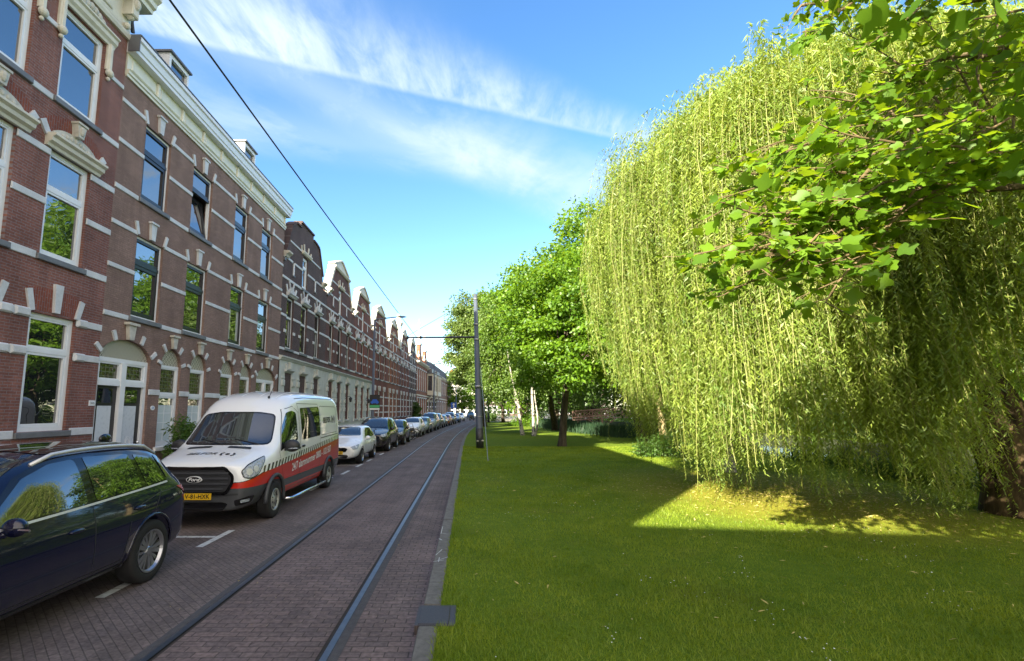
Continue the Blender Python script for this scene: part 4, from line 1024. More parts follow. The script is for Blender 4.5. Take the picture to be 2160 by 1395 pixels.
for y0 in (0.6, 7.6):
    b = MB(); b.prism(rect(y0, y0+4.4, 4.7, 5.5), 0, 1.1); b.prism(rect(y0, y0+4.4, 8.2, 8.6), 0, 1.1)
    for y in (y0, y0+1.35, y0+2.85, y0+4.18): b.box(0.9, 1.1, y, y+0.22, 5.5, 8.2)
    for s in (y0, y0+4.18): b.box(0, 0.12, s, s+0.22, 5.5, 8.2)
    o = b.build('bay_window', M['stone_cream'], h11)
    p = MB(); p.box(0.1, 1.0, y0+0.1, y0+4.3, 5.5, 8.2); p.build('bay_glass', M['window_glass'], o)
    r = MB(); r.prism(rect(y0-0.15, y0+4.55, 8.6, 8.72), 0, 1.3); r.prism(rect(y0+0.2, y0+4.2, 8.72, 9.5), 0, 0.8); r.build('bay_roof', M['lead'], o)
    k = MB()
    for y in (y0+0.2, y0+4.0): k.tube([(0.05, y, 3.6), (1.0, y, 4.7)], 0.09, 6)
    k.build('bracket', M['stone_cream'], o)
h12, W12 = box_house('corner_house', 'long brown brick corner building with a grey mansard roof, last of the row', 104.03, 138, 'brick_brown', 9.2, 8, ww=1.5, roof='slate', ridge=2.8, storeys=((0.8, 3.7), (5.4, 8.0)))
# buildings across the end of the street
def end_house(label, x0, x1, Y, mat, eave, cols_, group='buildings closing the street', storeys=((0.5, 3.4), (4.6, 7.2), (8.2, 10.6)), gable=False):
    h = thing('end_building', label, 'building', (x1, Y, 0), -math.pi/2, group); W = x1-x0
    holes, wins = [], []
    for k in range(cols_):
        c = W*(k+0.5)/cols_
        for z0, z1 in storeys:
            if z1 < eave-0.4: holes.append(rect(c-0.75, c+0.75, z0, z1)); wins.append((c-0.75, c+0.75, z0, z1))
    # front faces the camera: local x points to -Y
    mb = MB(); out = rect(0, W, 0, eave)
    if gable: out = [(0, 0), (W, 0), (W, eave), (W*0.75, eave+2.2), (W*0.62, eave+4.2), (W*0.38, eave+4.2), (W*0.25, eave+2.2), (0, eave)]
    wall_mb(mb, out, holes, 0, 0.2); mass(mb, 0, W, eave, 9); mb.build('wall', M[mat], h)
    for a, b, z0, z1 in wins: window(h, a, b, z0, z1, (z0+z1)/2, fw=0.11, sw=0.06, sill=False)
    r = MB(); r.profile_y([(0.3, eave), (-2, eave+2.6), (-7, eave+2.6), (-9, eave)], 0, W); r.build('roof', M['slate' if not gable else 'rooftile'], h)
    return h
end_house('dark brick building with rows of white windows closing the end of the street', -7, 3.2, 176, 'brick_dark', 11.4, 6)
end_house('cream gabled building behind the round green street tree', -20, -7.1, 182, 'stone_weather', 14.0, 6, gable=True)
end_house('plum brick building at the street end partly behind the tram pole', 3.3, 14, 178, 'brick_plum', 12.4, 5)
end_house('long dark brick building far behind the white birches', 14.1, 32, 180, 'brick_dark', 11.0, 8)
# houses on this side, behind the camera, whose shade lies over the street
hb1 = thing('row_house', 'plain red brick row house standing left of the hooded house', 'house', (FX, -8.4, 0))
mb = MB(); wins = [(1.2+2.2*k, 2.4+2.2*k, z, z+2.2) for k in range(6) for z in (1.6, 5.3, 8.9)]
wall_mb(mb, rect(0, 14.24, 0, 13.4), [rect(*w) for w in wins]); mass(mb, 0, 14.24, 13.4); mb.build('wall', M['brick_red'], hb1)
for w in wins: window(hb1, *w)
r = MB(); r.profile_y([(0.3,13.4),(-3.5,15.4),(-9,13.4)], 0, 14.24); r.build('roof', M['slate'], hb1)
r = MB(); r.box(-4.2, -3.2, 0.3, 1.6, 14.4, 16.2); r.build('chimney', M['brick_red'], hb1)
hb2 = thing('side_gabled_house', 'lower row house whose roof slopes up away from its taller neighbour', 'house', (FX, -24.5, 0))
mb = MB(); mb.prism([(0, 0), (16.05, 0), (16.05, 10.2), (5.6, 15.8), (0, 15.8)], -9, 0); mb.build('wall', M['brick_brown'], hb2)
# ---------------------------------------------------------------- vehicles
# local frame: nose at y = 0, tail at y = length, +x the side towards the lawn
def cage_mesh(stations, levels=2):
    """stations: (y, [(x, z)...] from bottom centre to top centre); a closed smooth shell"""
    v, f = [], []; n = len(stations[0][1]); ringn = 2*n-2
    for y, sec in stations:
        for x, z in sec: v.append((x, y, z))
        for x, z in sec[-2:0:-1]: v.append((-x, y, z))
    for s in range(len(stations)-1):
        for k in range(ringn):
            k2 = (k+1) % ringn
            f.append((s*ringn+k, s*ringn+k2, (s+1)*ringn+k2, (s+1)*ringn+k))
    for s, flip in ((0, True), (len(stations)-1, False)):
        b = s*ringn
        for i in range(n-1):
            l0 = b if i == 0 else b+ringn-i; l1 = b+i+1 if i+1 == n-1 else b+ringn-i-1
            q = [b+i, b+i+1, l1, l0]; q = [a for j, a in enumerate(q) if a not in q[:j]]
            f.append(tuple(q if flip else q[::-1]))
    me = bpy.data.meshes.new('shell'); me.from_pydata(v, [], f); me.validate()
    bm = bmesh.new(); bm.from_mesh(me); bmesh.ops.recalc_face_normals(bm, faces=bm.faces); bm.to_mesh(me); bm.free()
    return me
def finish_body(me, wheels, levels=2, cut=True):
    """smooth the shell, then cut the wheel houses out of it"""
    o = bpy.data.objects.new('shell', me); col.objects.link(o)
    m = o.modifiers.new('s', 'SUBSURF'); m.levels = levels; m.render_levels = levels
    temp = [o]
    if cut:
        for (y, z, r, x0, x1) in wheels:
            mb = MB()
            for s in (1, -1): mb.tube([(s*x0, y, z), (s*x1, y, z)], r, 28)
            c = mb.build('cutter', []); bmc = bmesh.new(); bmc.from_mesh(c.data); bmesh.ops.recalc_face_normals(bmc, faces=bmc.faces); bmc.to_mesh(c.data); bmc.free()
            b = o.modifiers.new('b', 'BOOLEAN'); b.operation = 'DIFFERENCE'; b.object = c; b.solver = 'EXACT'; temp.append(c)
    dg = bpy.context.evaluated_depsgraph_get()
    out = bpy.data.meshes.new_from_object(o.evaluated_get(dg)); out.materials.clear()
    for t in temp: bpy.data.objects.remove(t)
    return out
class Proj:
    """drapes flat outlines over a body: windows, lamps, seams, lettering"""
    def __init__(s, me):
        bm = bmesh.new(); bm.from_mesh(me); s.bvh = BVHTree.FromBMesh(bm); bm.free()
    def frame(s, axis):
        if axis == 'R': return Vector((0,1,0)), Vector((0,0,1)), Vector((-1,0,0))
        if axis == 'L': return Vector((0,1,0)), Vector((0,0,1)), Vector((1,0,0))
        if axis == 'F': return Vector((1,0,0)), Vector((0,0,1)), Vector((0,1,0))
        if axis == 'B': return Vector((1,0,0)), Vector((0,0,1)), Vector((0,-1,0))
        if axis == 'T': return Vector((1,0,0)), Vector((0,1,0)), Vector((0,0,-1))
        a = R(axis)                                   # degrees from straight ahead, seen from the front right (+) or left (-)
        d = Vector((-math.sin(a), math.cos(a), 0)); return Vector((math.cos(a), math.sin(a), 0)), Vector((0,0,1)), d
    def drop(s, bm, axis, off):
        U, V, D = s.frame(axis); last = None; bad = []
        for v in bm.verts:
            p = U*v.co.x+V*v.co.y-D*12
            hit = s.bvh.ray_cast(p, D)
            if hit[0] is None: bad.append(v); continue
            v.co = hit[0]-D*off*0.3+hit[1]*off*(1 if hit[1].dot(D) < 0 else -1)
        if bad: bmesh.ops.delete(bm, geom=bad, context='VERTS')
    def patch(s, name, polys, axis, mat, parent, off=0.004, step=0.08, smooth=True):
        if polys and isinstance(polys[0][0], (int, float)): polys = [polys]
        bm = bmesh.new()
        for poly in polys:
            b2 = bmesh.new(); vs = [b2.verts.new((p[0], p[1], 0)) for p in poly]; b2.faces.new(vs)
            for k in (0, 1):
                lo, hi = min(p[k] for p in poly), max(p[k] for p in poly); q = math.floor(lo/step)*step+step
                while q < hi-1e-4:
                    no = Vector((1, 0, 0)) if k == 0 else Vector((0, 1, 0)); co = no*q
                    bmesh.ops.bisect_plane(b2, geom=b2.verts[:]+b2.edges[:]+b2.faces[:], plane_co=co, plane_no=no); q += step
            t = bpy.data.meshes.new('t'); b2.to_mesh(t); b2.free(); bm.from_mesh(t); bpy.data.meshes.remove(t)
        s.drop(bm, axis, off)
        _, _, D = s.frame(axis)
        bm.normal_update()
        fl = [f for f in bm.faces if f.normal.dot(D) > 0]
        if fl: bmesh.ops.reverse_faces(bm, faces=fl)
        me = bpy.data.meshes.new(name); bm.to_mesh(me); bm.free()
        return link_mesh(name, me, mat, parent, smooth)
    def line(s, name, pts, w, axis, mat, parent, off=0.003, step=0.1, closed=False):
        polys = []; pts = [Vector(p) for p in pts]
        if closed: pts = pts+[pts[0]]
        for p, q in zip(pts, pts[1:]):
            d = (q-p).normalized()*w*0.3; n = Vector((-(q-p).y, (q-p).x)).normalized()*w/2
            polys.append([tuple(p-d-n), tuple(q+d-n), tuple(q+d+n), tuple(p-d+n)])
        return s.patch(name, polys, axis, mat, parent, off, step)
    def text(s, name, txt, size, a, b, axis, mat, parent, ang=0.0, shear=0.0, bold=0.0, off=0.005, stretch=1.0, spacing=1.0):
        me = text_mesh(txt, size, 0, shear, bold, spacing); bm = bmesh.new(); bm.from_mesh(me)
        c, sn = math.cos(ang), math.sin(ang)
        for v in bm.verts:
            x, y = v.co.x*stretch, v.co.y; v.co = (a+x*c-y*sn, b+x*sn+y*c, 0)
        s.drop(bm, axis, off); bm.to_mesh(me); bm.free(); me.name = name
        return link_mesh(name, me, mat, parent)
def rounded(poly, r=0.04, n=3):
    """outline with its corners rounded"""
    out = []; m = len(poly)
    for i in range(m):
        p, a, b = Vector(poly[i]), Vector(poly[i-1]), Vector(poly[(i+1) % m])
        u, w = (a-p), (b-p); rr = min(r, u.length*0.45, w.length*0.45); u.normalize(); w.normalize()
        for k in range(n+1):
            t = k/n; out.append(tuple((p+u*rr)*(1-t)**2+p*2*t*(1-t)+(p+w*rr)*t**2))
    return out
def grow(poly, d):
    c = Vector((sum(p[0] for p in poly)/len(poly), sum(p[1] for p in poly)/len(poly))); m = len(poly); out = []
    ar = sum(poly[i][0]*poly[(i+1)%m][1]-poly[(i+1)%m][0]*poly[i][1] for i in range(m)); sg = 1 if ar > 0 else -1
    for i in range(m):
        p, a, b = Vector(poly[i]), Vector(poly[i-1]), Vector(poly[(i+1) % m])
        n1 = Vector(((p-a).y, -(p-a).x)); n2 = Vector(((b-p).y, -(b-p).x))
        n = (n1.normalized() if n1.length else n1)+(n2.normalized() if n2.length else n2)
        out.append(tuple(p+n.normalized()*d*sg))
    return out
def wheel(parent, x, y, r, w, rr, style, side, rim='alloy'):
    t = MB(); s = side
    prof = [(rr-0.01, -w/2), (r*0.93, -w/2), (r*0.985, -w*0.42), (r, -w*0.3), (r, w*0.3), (r*0.985, w*0.42), (r*0.93, w/2), (rr+0.02, w/2+0.004), (rr, w/2-0.012), (rr-0.012, w/2-0.05)]
    t.lathe(prof, 40, 'x')
    o = t.build('wheel', M['rubber'], parent, True); o.location = (x, y, r); 
    if s < 0: o.rotation_euler = (0, 0, math.pi)
    d = MB(); d.lathe([(0.0, -w*0.10), (rr*0.93, -w*0.10), (rr-0.012, w/2-0.06)], 36, 'x'); d.build('brake_shadow', M['steel_dark'], o, True)
    f = MB()
    f.lathe([(rr+0.004, w/2-0.02), (rr+0.004, w/2+0.004), (rr-0.012, w/2+0.002), (rr-0.03, w/2-0.03)], 40, 'x')
    xf = w/2-0.02
    if style == 'split':                        # five groups of tapering twin spokes
        for k in range(5):
            for da, ww0, ww1 in ((-11, 0.030, 0.062), (11, 0.030, 0.062), (33, 0.012, 0.018), (39, 0.012, 0.018)):
                a = R(72*k+da); c, sn = math.cos(a), math.sin(a)
                P = lambda u, v: (u*c-v*sn, u*sn+v*c)
                f.prism([P(0.03, -ww0/2), P(rr-0.012, -ww1/2), P(rr-0.012, ww1/2), P(0.03, ww0/2)], xf-0.045, xf-0.008 if abs(da) < 20 else xf-0.018)
        f.lathe([(0.0, xf+0.0), (0.045, xf-0.002), (0.065, xf-0.02), (0.065, xf-0.05)], 20, 'x')
    elif style == 'five':
        for k in range(5):
            for da in (-9, 9):
                a = R(72*k+da+18); c, sn = math.cos(a), math.sin(a); P = lambda u, v: (u*c-v*sn, u*sn+v*c)
                f.prism([P(0.03, -0.02), P(rr-0.012, -0.022), P(rr-0.012, 0.022), P(0.03, 0.02)], xf-0.04, xf-0.008)
        f.lathe([(0.0, xf), (0.05, xf-0.004), (0.07, xf-0.02), (0.07, xf-0.05)], 20, 'x')
    else:                                       # wheel cover with openings round the rim
        f.lathe([(0.0, xf+0.012), (0.06, xf+0.010), (0.075, xf-0.012), (rr*0.55, xf-0.02), (rr*0.9, xf-0.006), (rr-0.01, xf-0.015)], 40, 'x')
    ro = f.build('rim', M[rim], o, style == 'cover')
    if style == 'cover':
        h = MB()
        for k in range(5):
            a0 = 72*k+14
            pts = [(rr*0.88*math.cos(R(a0+44*i/6)), rr*0.88*math.sin(R(a0+44*i/6))) for i in range(7)]+[(rr*0.68*math.cos(R(a0+8+28*(1-i/6))), rr*0.68*math.sin(R(a0+8+28*(1-i/6)))) for i in range(7)]
            h.prism(pts, xf-0.03, xf-0.003)
            h.lathe([(0.0, xf-0.0), (0.016, xf-0.001), (0.016, xf-0.03)], 10, 'x', (0, rr*0.35*math.cos(R(72*k)), rr*0.35*math.sin(R(72*k))))
        h.build('cover_opening', M['steel_dark'], o)
    return o
def plate(parent, x, y, z, txt, facing='F', w=0.52):
    mb = MB(); s = -1 if facing == 'F' else 1
    mb.box(x-w/2, x+w/2, min(y, y+0.012*s), max(y, y+0.012*s), z-0.055, z+0.055); p = mb.build('number_plate', M['plate_yellow'], parent)
    b = MB(); b.box(x-w/2-0.001, x-w/2+0.045, min(y, y+0.0145*s), max(y, y+0.0145*s), z-0.0555, z+0.0555); b.build('plate_band', M['plate_blue'], p)
    me = text_mesh(txt, 0.105, 0, 0, 0.002, 1.02); t = link_mesh('plate_lettering', me, M['ink'], p)
    Rm = Matrix(((1,0,0,0),(0,0,-1,0),(0,1,0,0),(0,0,0,1))) if facing == 'F' else Matrix(((-1,0,0,0),(0,0,1,0),(0,1,0,0),(0,0,0,1)))
    t.matrix_local = Matrix.Translation((x+0.02, y+0.0155*s, z)) @ Rm @ Matrix.Diagonal((0.92, 1, 1, 1))
    return p
def mirror(parent, x, y, z, mat, side, big=1.0, lens=None):
    mb = MB(); s = side
    mb.ball((x+s*0.11*big, y, z+0.04*big), 0.115*big, 10, (0.95, 0.62, 0.72)); mb.tube([(x-s*0.04, y, z-0.05), (x+s*0.06, y, z)], [0.035, 0.03], 8)
    o = mb.build('mirror', mat, parent, True)
    if lens: g = MB(); g.ball((x+s*0.14*big, y-0.035*big, z+0.01), 0.08*big, 8, (0.9, 0.55, 0.16)); g.build('indicator', M[lens], o, True)
    return o

# ================================================================ delivery van
def van_paint():
    m, nt, b = new_mat('van_livery'); setp(b, rough=0.32, coat=1.0, coatr=0.04)
    v = objcoord(nt); sp = nd(nt, 'ShaderNodeSeparateXYZ'); lk(nt, v, sp.inputs[0]); x, y, z = sp.outputs
    A = lambda *a, **k: mth(nt, *a, **k)
    lt = lambda a, c: A('LESS_THAN', a, c); gt = lambda a, c: A('GREATER_THAN', a, c)
    yn = A('MINIMUM', y, 0.6); zu = A('ADD', A('ADD', A('MULTIPLY', yn, 0.25), 0.79), A('MULTIPLY', A('MAXIMUM', A('SUBTRACT', y, 0.6), 0.0), 0.062))
    white = (0.80, 0.83, 0.86); red = (0.52, 0.018, 0.008); grey = (0.045, 0.05, 0.058); black = (0.01, 0.01, 0.012)
    d = A('SUBTRACT', z, zu)
    c = mixc(nt, lt(d, 0.0), white, red)
    # raked black dashes along the top of the red field
    ph = A('FRACT', A('MULTIPLY', A('SUBTRACT', y, A('MULTIPLY', d, 0.55)), 6.1))
    band = A('MULTIPLY', A('MULTIPLY', gt(d, -0.015), lt(d, 0.105)), gt(y, 0.52))
    c = mixc(nt, A('MULTIPLY', band, lt(ph, 0.5)), c, black)
    c = mixc(nt, A('MULTIPLY', A('MULTIPLY', band, gt(ph, 0.5)), lt(d, 0.0)), c, white)
    lip = A('MULTIPLY', A('MULTIPLY', gt(d, 0.0), lt(d, 0.012)), lt(y, 0.52)); c = mixc(nt, lip, c, black)
    mid = A('MULTIPLY', gt(y, 1.5), lt(y, 5.2))
    c = mixc(nt, lt(z, A('SUBTRACT', 0.70, A('MULTIPLY', mid, 0.035))), c, grey)
    low = A('MULTIPLY', A('MULTIPLY', gt(z, 0.36), lt(z, 0.515)), A('MULTIPLY', gt(y, 1.45), lt(y, 4.35)))
    c = mixc(nt, low, c, red)
    n = noise_tex(nt, v, 8, 5); dirt = maprange(nt, z, 0.2, 0.9, 0.22, 0.0)
    lk(nt, mixc(nt, A('MULTIPLY', dirt, n), c, (0.16, 0.145, 0.125)), b.inputs['Base Color'])
    lk(nt, maprange(nt, lt(z, 0.70), 0, 1, 0.28, 0.5), b.inputs['Roughness'])
    return m
def make_van():
    Lv, w = 5.98, 1.03
    root = thing('delivery_van', 'white and red delivery van with raked black dashes and red sides', 'van', (-4.83, 9.0, 0))
    def sec(k, zf, zsh, zt, belt=1.42, hood=False, rf=1.0):
        if hood: return [(0,zf),(.74*k,zf),(.92*k,zf+.12),(1.0*k,(zf+zsh)/2),(.995*k,zsh-.10),(.93*k,zsh),(.80*k,zt-.03),(.58*k,zt),(.30*k,zt+.02),(0,zt+.025)]
        return [(0,zf),(.82*k,zf),(.97*k,zf+.12),(1.0*k,.75),(1.0*k,1.15),(.985*k,belt),(.92*k*rf,(belt+zt)/2+.15),(.82*k*rf,zt-.11),(.62*k*rf,zt-.015),(0,zt+.02)]
    S = [(0.0, [(0,.36),(.5,.34),(.66,.40),(.70,.66),(.68,.92),(.62,1.03),(.52,1.06),(.40,1.07),(.2,1.08),(0,1.08)]),
         (0.04, [(0,.30),(.62,.29),(.80,.38),(.84,.66),(.83,.94),(.76,1.08),(.62,1.11),(.46,1.12),(.24,1.13),(0,1.135)]),
         (0.22, sec(.955, .27, 1.08, 1.19, hood=True)), (0.60, sec(1.015, .27, 1.18, 1.28, hood=True)), (0.98, sec(1.03, .27, 1.27, 1.37, hood=True)),
         (1.10, [(0,.27),(.84,.27),(1.0,.39),(1.03,.75),(1.03,1.15),(1.01,1.32),(.90,1.37),(.70,1.42),(.36,1.45),(0,1.46)]),
         (1.62, [(0,.27),(.84,.27),(1.0,.39),(1.03,.75),(1.03,1.15),(1.01,1.40),(.94,1.70),(.83,1.95),(.52,2.03),(0,2.06)]),
         (1.95, [(0,.27),(.84,.27),(1.0,.39),(1.03,.75),(1.03,1.15),(1.012,1.42),(.95,1.88),(.85,2.22),(.60,2.33),(0,2.36)]),
         (2.5, sec(w, .27, 1.2, 2.47)), (3.2, sec(w, .27, 1.2, 2.52)), (4.4, sec(w, .27, 1.2, 2.53)), (5.5, sec(w, .27, 1.2, 2.52)),
         (5.88, sec(1.01, .30, 1.2, 2.50)), (5.95, sec(.99, .32, 1.2, 2.46)), (Lv, sec(.93, .38, 1.2, 2.36))]
    for i, zc in ((3, 0), (12, 0)): pass
    me = finish_body(cage_mesh(S), [(1.03, 0.36, 0.43, 0.62, 1.3), (4.78, 0.36, 0.43, 0.62, 1.3)])
    body = link_mesh('body', me, van_paint(), root, True); P = Proj(me)
    # glass
    ws = [(-.84, 1.41), (.84, 1.41), (.72, 1.96), (.40, 2.00), (-.40, 2.00), (-.72, 1.96)]
    P.patch('windscreen_rubber', rounded(grow(ws, 0.035), 0.10), 'F', M['gloss_black'], root, 0.004, 0.06)
    P.patch('windscreen', rounded(ws, 0.08), 'F', M['screen_glass'], root, 0.008, 0.06)
    wb = MB()
    for s, x0 in ((1, -0.62), (1, 0.05)):
        hits = []
        for t in range(7):
            x = x0+0.10+0.52*t/6; z = 1.40+0.10*(1-t/6)
            h = P.bvh.ray_cast(Vector((x, -5, z)), Vector((0, 1, 0)))[0]
            if h: hits.append(h+Vector((0, -0.02, 0.005)))
        if len(hits) > 2: wb.tube(hits, 0.010, 5)
    wb.build('wiper', M['black_plastic'], root)
    for ax in ('R', 'L'):
        dw = [(1.26, 1.24), (1.60, 1.33), (2.28, 1.42), (2.28, 2.02), (2.10, 2.06), (1.86, 2.02), (1.60, 1.76)]
        P.patch('door_window', rounded(dw, 0.05), ax, M['car_glass'], root, 0.005, 0.08)
        sw_ = [(2.56, 1.40), (3.98, 1.43), (3.98, 2.16), (2.56, 2.12)]
        P.patch('side_window', rounded(sw_, 0.08), ax, M['car_glass'], root, 0.005, 0.1)
        P.line('panel_seam', rounded([(4.04, 1.43), (5.62, 1.46), (5.62, 2.16), (4.04, 2.17)], 0.10), 0.012, ax, M['steel_dark'], body, 0.002, closed=True)
        P.line('door_seam', [(1.22, 1.22), (1.42, 0.78), (1.62, 0.46), (2.42, 0.46), (2.42, 2.02), (2.2, 2.16), (1.80, 2.08), (1.22, 1.22)], 0.012, ax, M['steel_dark'], body, 0.002)
        P.line('sliding_door_seam', [(2.47, 0.46), (3.95, 0.46), (3.95, 2.22), (2.47, 2.22), (2.47, 0.46)], 0.012, ax, M['steel_dark'], body, 0.002)
        P.line('roof_seam', [(2.5, 2.33), (3.0, 2.36), (5.6, 2.38)], 0.016, ax, M['steel_dark'], body, 0.002)
        P.line('door_rail', [(4.0, 1.36), (5.7, 1.40)], 0.022, ax, M['steel_dark'], body, 0.003)
    for y, z in ((2.30, 1.24), (2.62, 1.26)):
        mb = MB(); mb.ball((1.045, y, z), 0.10, 8, (0.25, 1, 0.28)); mb.build('door_handle', M['black_plastic'], root, True)
    mirror(root, 0.99, 1.50, 1.28, M['black_plastic'], 1, 1.55, 'lamp_clear'); mirror(root, -0.99, 1.50, 1.28, M['black_plastic'], -1, 1.55, 'lamp_clear')
    # front: grille, badge, lamps, bumper, plate
    gr = [(-.56, .62), (.56, .62), (.66, .80), (.66, .92), (.52, 1.05), (-.52, 1.05), (-.66, .92), (-.66, .80)]
    g = P.patch('grille', rounded(gr, 0.05), 'F', M['black_plastic'], root, 0.012, 0.06)
    P.line('grille_rim', rounded(grow(gr, 0.0), 0.05), 0.05, 'F', M['gloss_black'], g, 0.022, closed=True)
    for z in (0.70, 0.79, 0.88, 0.97): P.line('grille_bar', [(-.58 if z > .75 else -.5, z), (.58 if z > .75 else .5, z)], 0.035, 'F', M['grey_plastic'], g, 0.026)
    bd = MB(); h = P.bvh.ray_cast(Vector((0, -5, .86)), Vector((0, 1, 0)))[0]; yb = h.y-0.035
    bd.lathe([(0.0, -0.012), (0.135, -0.010), (0.14, 0.0), (0.14, 0.03)], 28, 'y'); bo = bd.build('badge', M['white_vinyl'], root); bo.location = (0, yb, .86); bo.scale = (1, 1, 0.42)
    bd = MB(); bd.lathe([(0.0, -0.004), (0.122, -0.003), (0.122, 0.01)], 28, 'y'); b2 = bd.build('badge_field', M['gloss_black'], root); b2.location = (0, yb-0.012, .86); b2.scale = (1, 1, 0.40)
    t = link_mesh('badge_lettering', text_mesh('Ford', 0.10, 0, 0.35, 0.003), M['white_vinyl'], root); t.matrix_local = Matrix.Translation((0, yb-0.018, .86)) @ Matrix(((1,0,0,0),(0,0,-1,0),(0,0.8,0,0),(0,0,0,1)))
    for s in (1, -1):
        hl3 = [(.66, .99), (.70, .89), (.82, .865), (.98, .92), (1.13, 1.14), (1.15, 1.20), (1.02, 1.16), (.78, 1.08)]
        hl = [(s*a, b) for a, b in hl3]
        P.patch('headlight_rim', rounded(grow(hl, 0.02), 0.04), s*38, M['gloss_black'], root, 0.006, 0.05)
        o = P.patch('headlight', rounded(hl, 0.03), s*38, M['lamp_clear'], root, 0.012, 0.05)
        for a, b, r in ((.79, .97, .060), (.92, 1.01, .055)):
            P.patch('lamp_bowl', [(s*a+r*math.cos(q*.5236), b+r*math.sin(q*.5236)) for q in range(12)], s*38, M['satin'], o, 0.016, 0.05)
        fg = [(s*a, b) for a, b in ((.62, .40), (.90, .42), (.96, .54), (.84, .55), (.60, .50))]
        P.patch('fog_lamp_recess', rounded(fg, 0.03), s*32, M['gloss_black'], root, 0.006, 0.05)
        P.patch('fog_lamp', rounded([(s*a, b) for a, b in ((.70, .45), (.86, .46), (.86, .51), (.70, .50))], 0.02), s*32, M['lamp_clear'], root, 0.014, 0.05)
    P.patch('lower_intake', rounded([(-.52, .33), (.52, .33), (.60, .44), (.50, .47), (-.50, .47), (-.60, .44)], 0.03), 'F', M['gloss_black'], root, 0.006, 0.06)
    P.line('bumper_crease', [(-.75, .60), (-.55, .585), (.55, .585), (.75, .60)], 0.03, 'F', M['black_plastic'], body, 0.004)
    plate(root, 0.06, -0.03, 0.57, 'V-81-HXK')
    for x0, x1 in ((-.62, -.16), (.16, .62)): P.patch('bonnet_vent', rounded([(x0, 0.78), (x1, 0.78), (x1-0.03*(1 if x1 > 0 else 0), 0.89), (x0, 0.89)], 0.03), 'T', M['black_plastic'], root, 0.005, 0.06)
    P.text('lettering', 'BELFOR', 0.15, -0.14, 0.44, 'T', M['ink'], root, 0, 0.25, 0.002, 0.006, 1.0, 1.08)
    ring_ = lambda r0, r1, a0, a1, cx, cy, n=10: [(cx+r1*math.cos(R(a0+(a1-a0)*i/n)), cy+r1*math.sin(R(a0+(a1-a0)*i/n))) for i in range(n+1)]+[(cx+r0*math.cos(R(a1-(a1-a0)*i/n)), cy+r0*math.sin(R(a1-(a1-a0)*i/n))) for i in range(n+1)]
    P.patch('emblem', [ring_(0.062, 0.098, 120, 240, 0.30, 0.44), ring_(0.062, 0.098, -60, 60, 0.38, 0.44), ring_(0.0, 0.042, 0, 352, 0.34, 0.44, 14)[:15]], 'T', M['ink'], root, 0.006, 0.05)
    P.text('lettering', 'BELFOR', 0.20, 4.62, 1.80, 'R', M['ink'], root, 0.02, 0.0, 0.006, 0.006, 0.95)
    P.patch('emblem', [ring_(0.085, 0.125, 120, 240, 5.20, 1.815), ring_(0.085, 0.125, -60, 60, 5.28, 1.815), ring_(0.0, 0.05, 0, 352, 5.24, 1.815, 14)[:15]], 'R', M['ink'], root, 0.006, 0.05)
    P.text('lettering', '24/7 alarmnummer 0800 - 1021507', 0.235, 3.42, 0.935, 'R', M['white_vinyl'], root, 0.06, 0.0, 0.004, 0.006, 0.89)
    # roof ribs, aerial, side bar
    for x in (-.55, -.2, .2, .55): P.line('roof_rib', [(x, 2.1), (x, 5.6)], 0.03, 'T', M['van_rib'] if 'van_rib' in M else M['wood_white'], body, 0.008)
    mb = MB(); mb.tube([(0.42, 2.05, 2.36), (0.44, 2.25, 2.62)], 0.008, 5); mb.ball((0.42, 2.03, 2.355), 0.03, 6); mb.build('aerial', M['black_plastic'], root)
    mb = MB(); mb.tube([(0.96, 1.62, 0.26), (1.12, 1.72, 0.25), (1.12, 4.15, 0.25), (0.96, 4.28, 0.26)], 0.032, 10)
    mb.build('side_bar', M['chrome'], root, True)
    for y in (1.03, 4.78):
        for s in (1, -1):
            wheel(root, s*0.925, y, 0.345, 0.235, 0.205, 'cover', s, 'hubcap')
            mb = MB(); pts = [(s*1.035, y+0.455*math.cos(R(a)), 0.36+0.455*math.sin(R(a))) for a in range(-10, 191, 12)]; mb.tube(pts, 0.038, 6)
            mb.build('wheel_arch', M['grey_plastic'], root, True)
    return root
make_van()

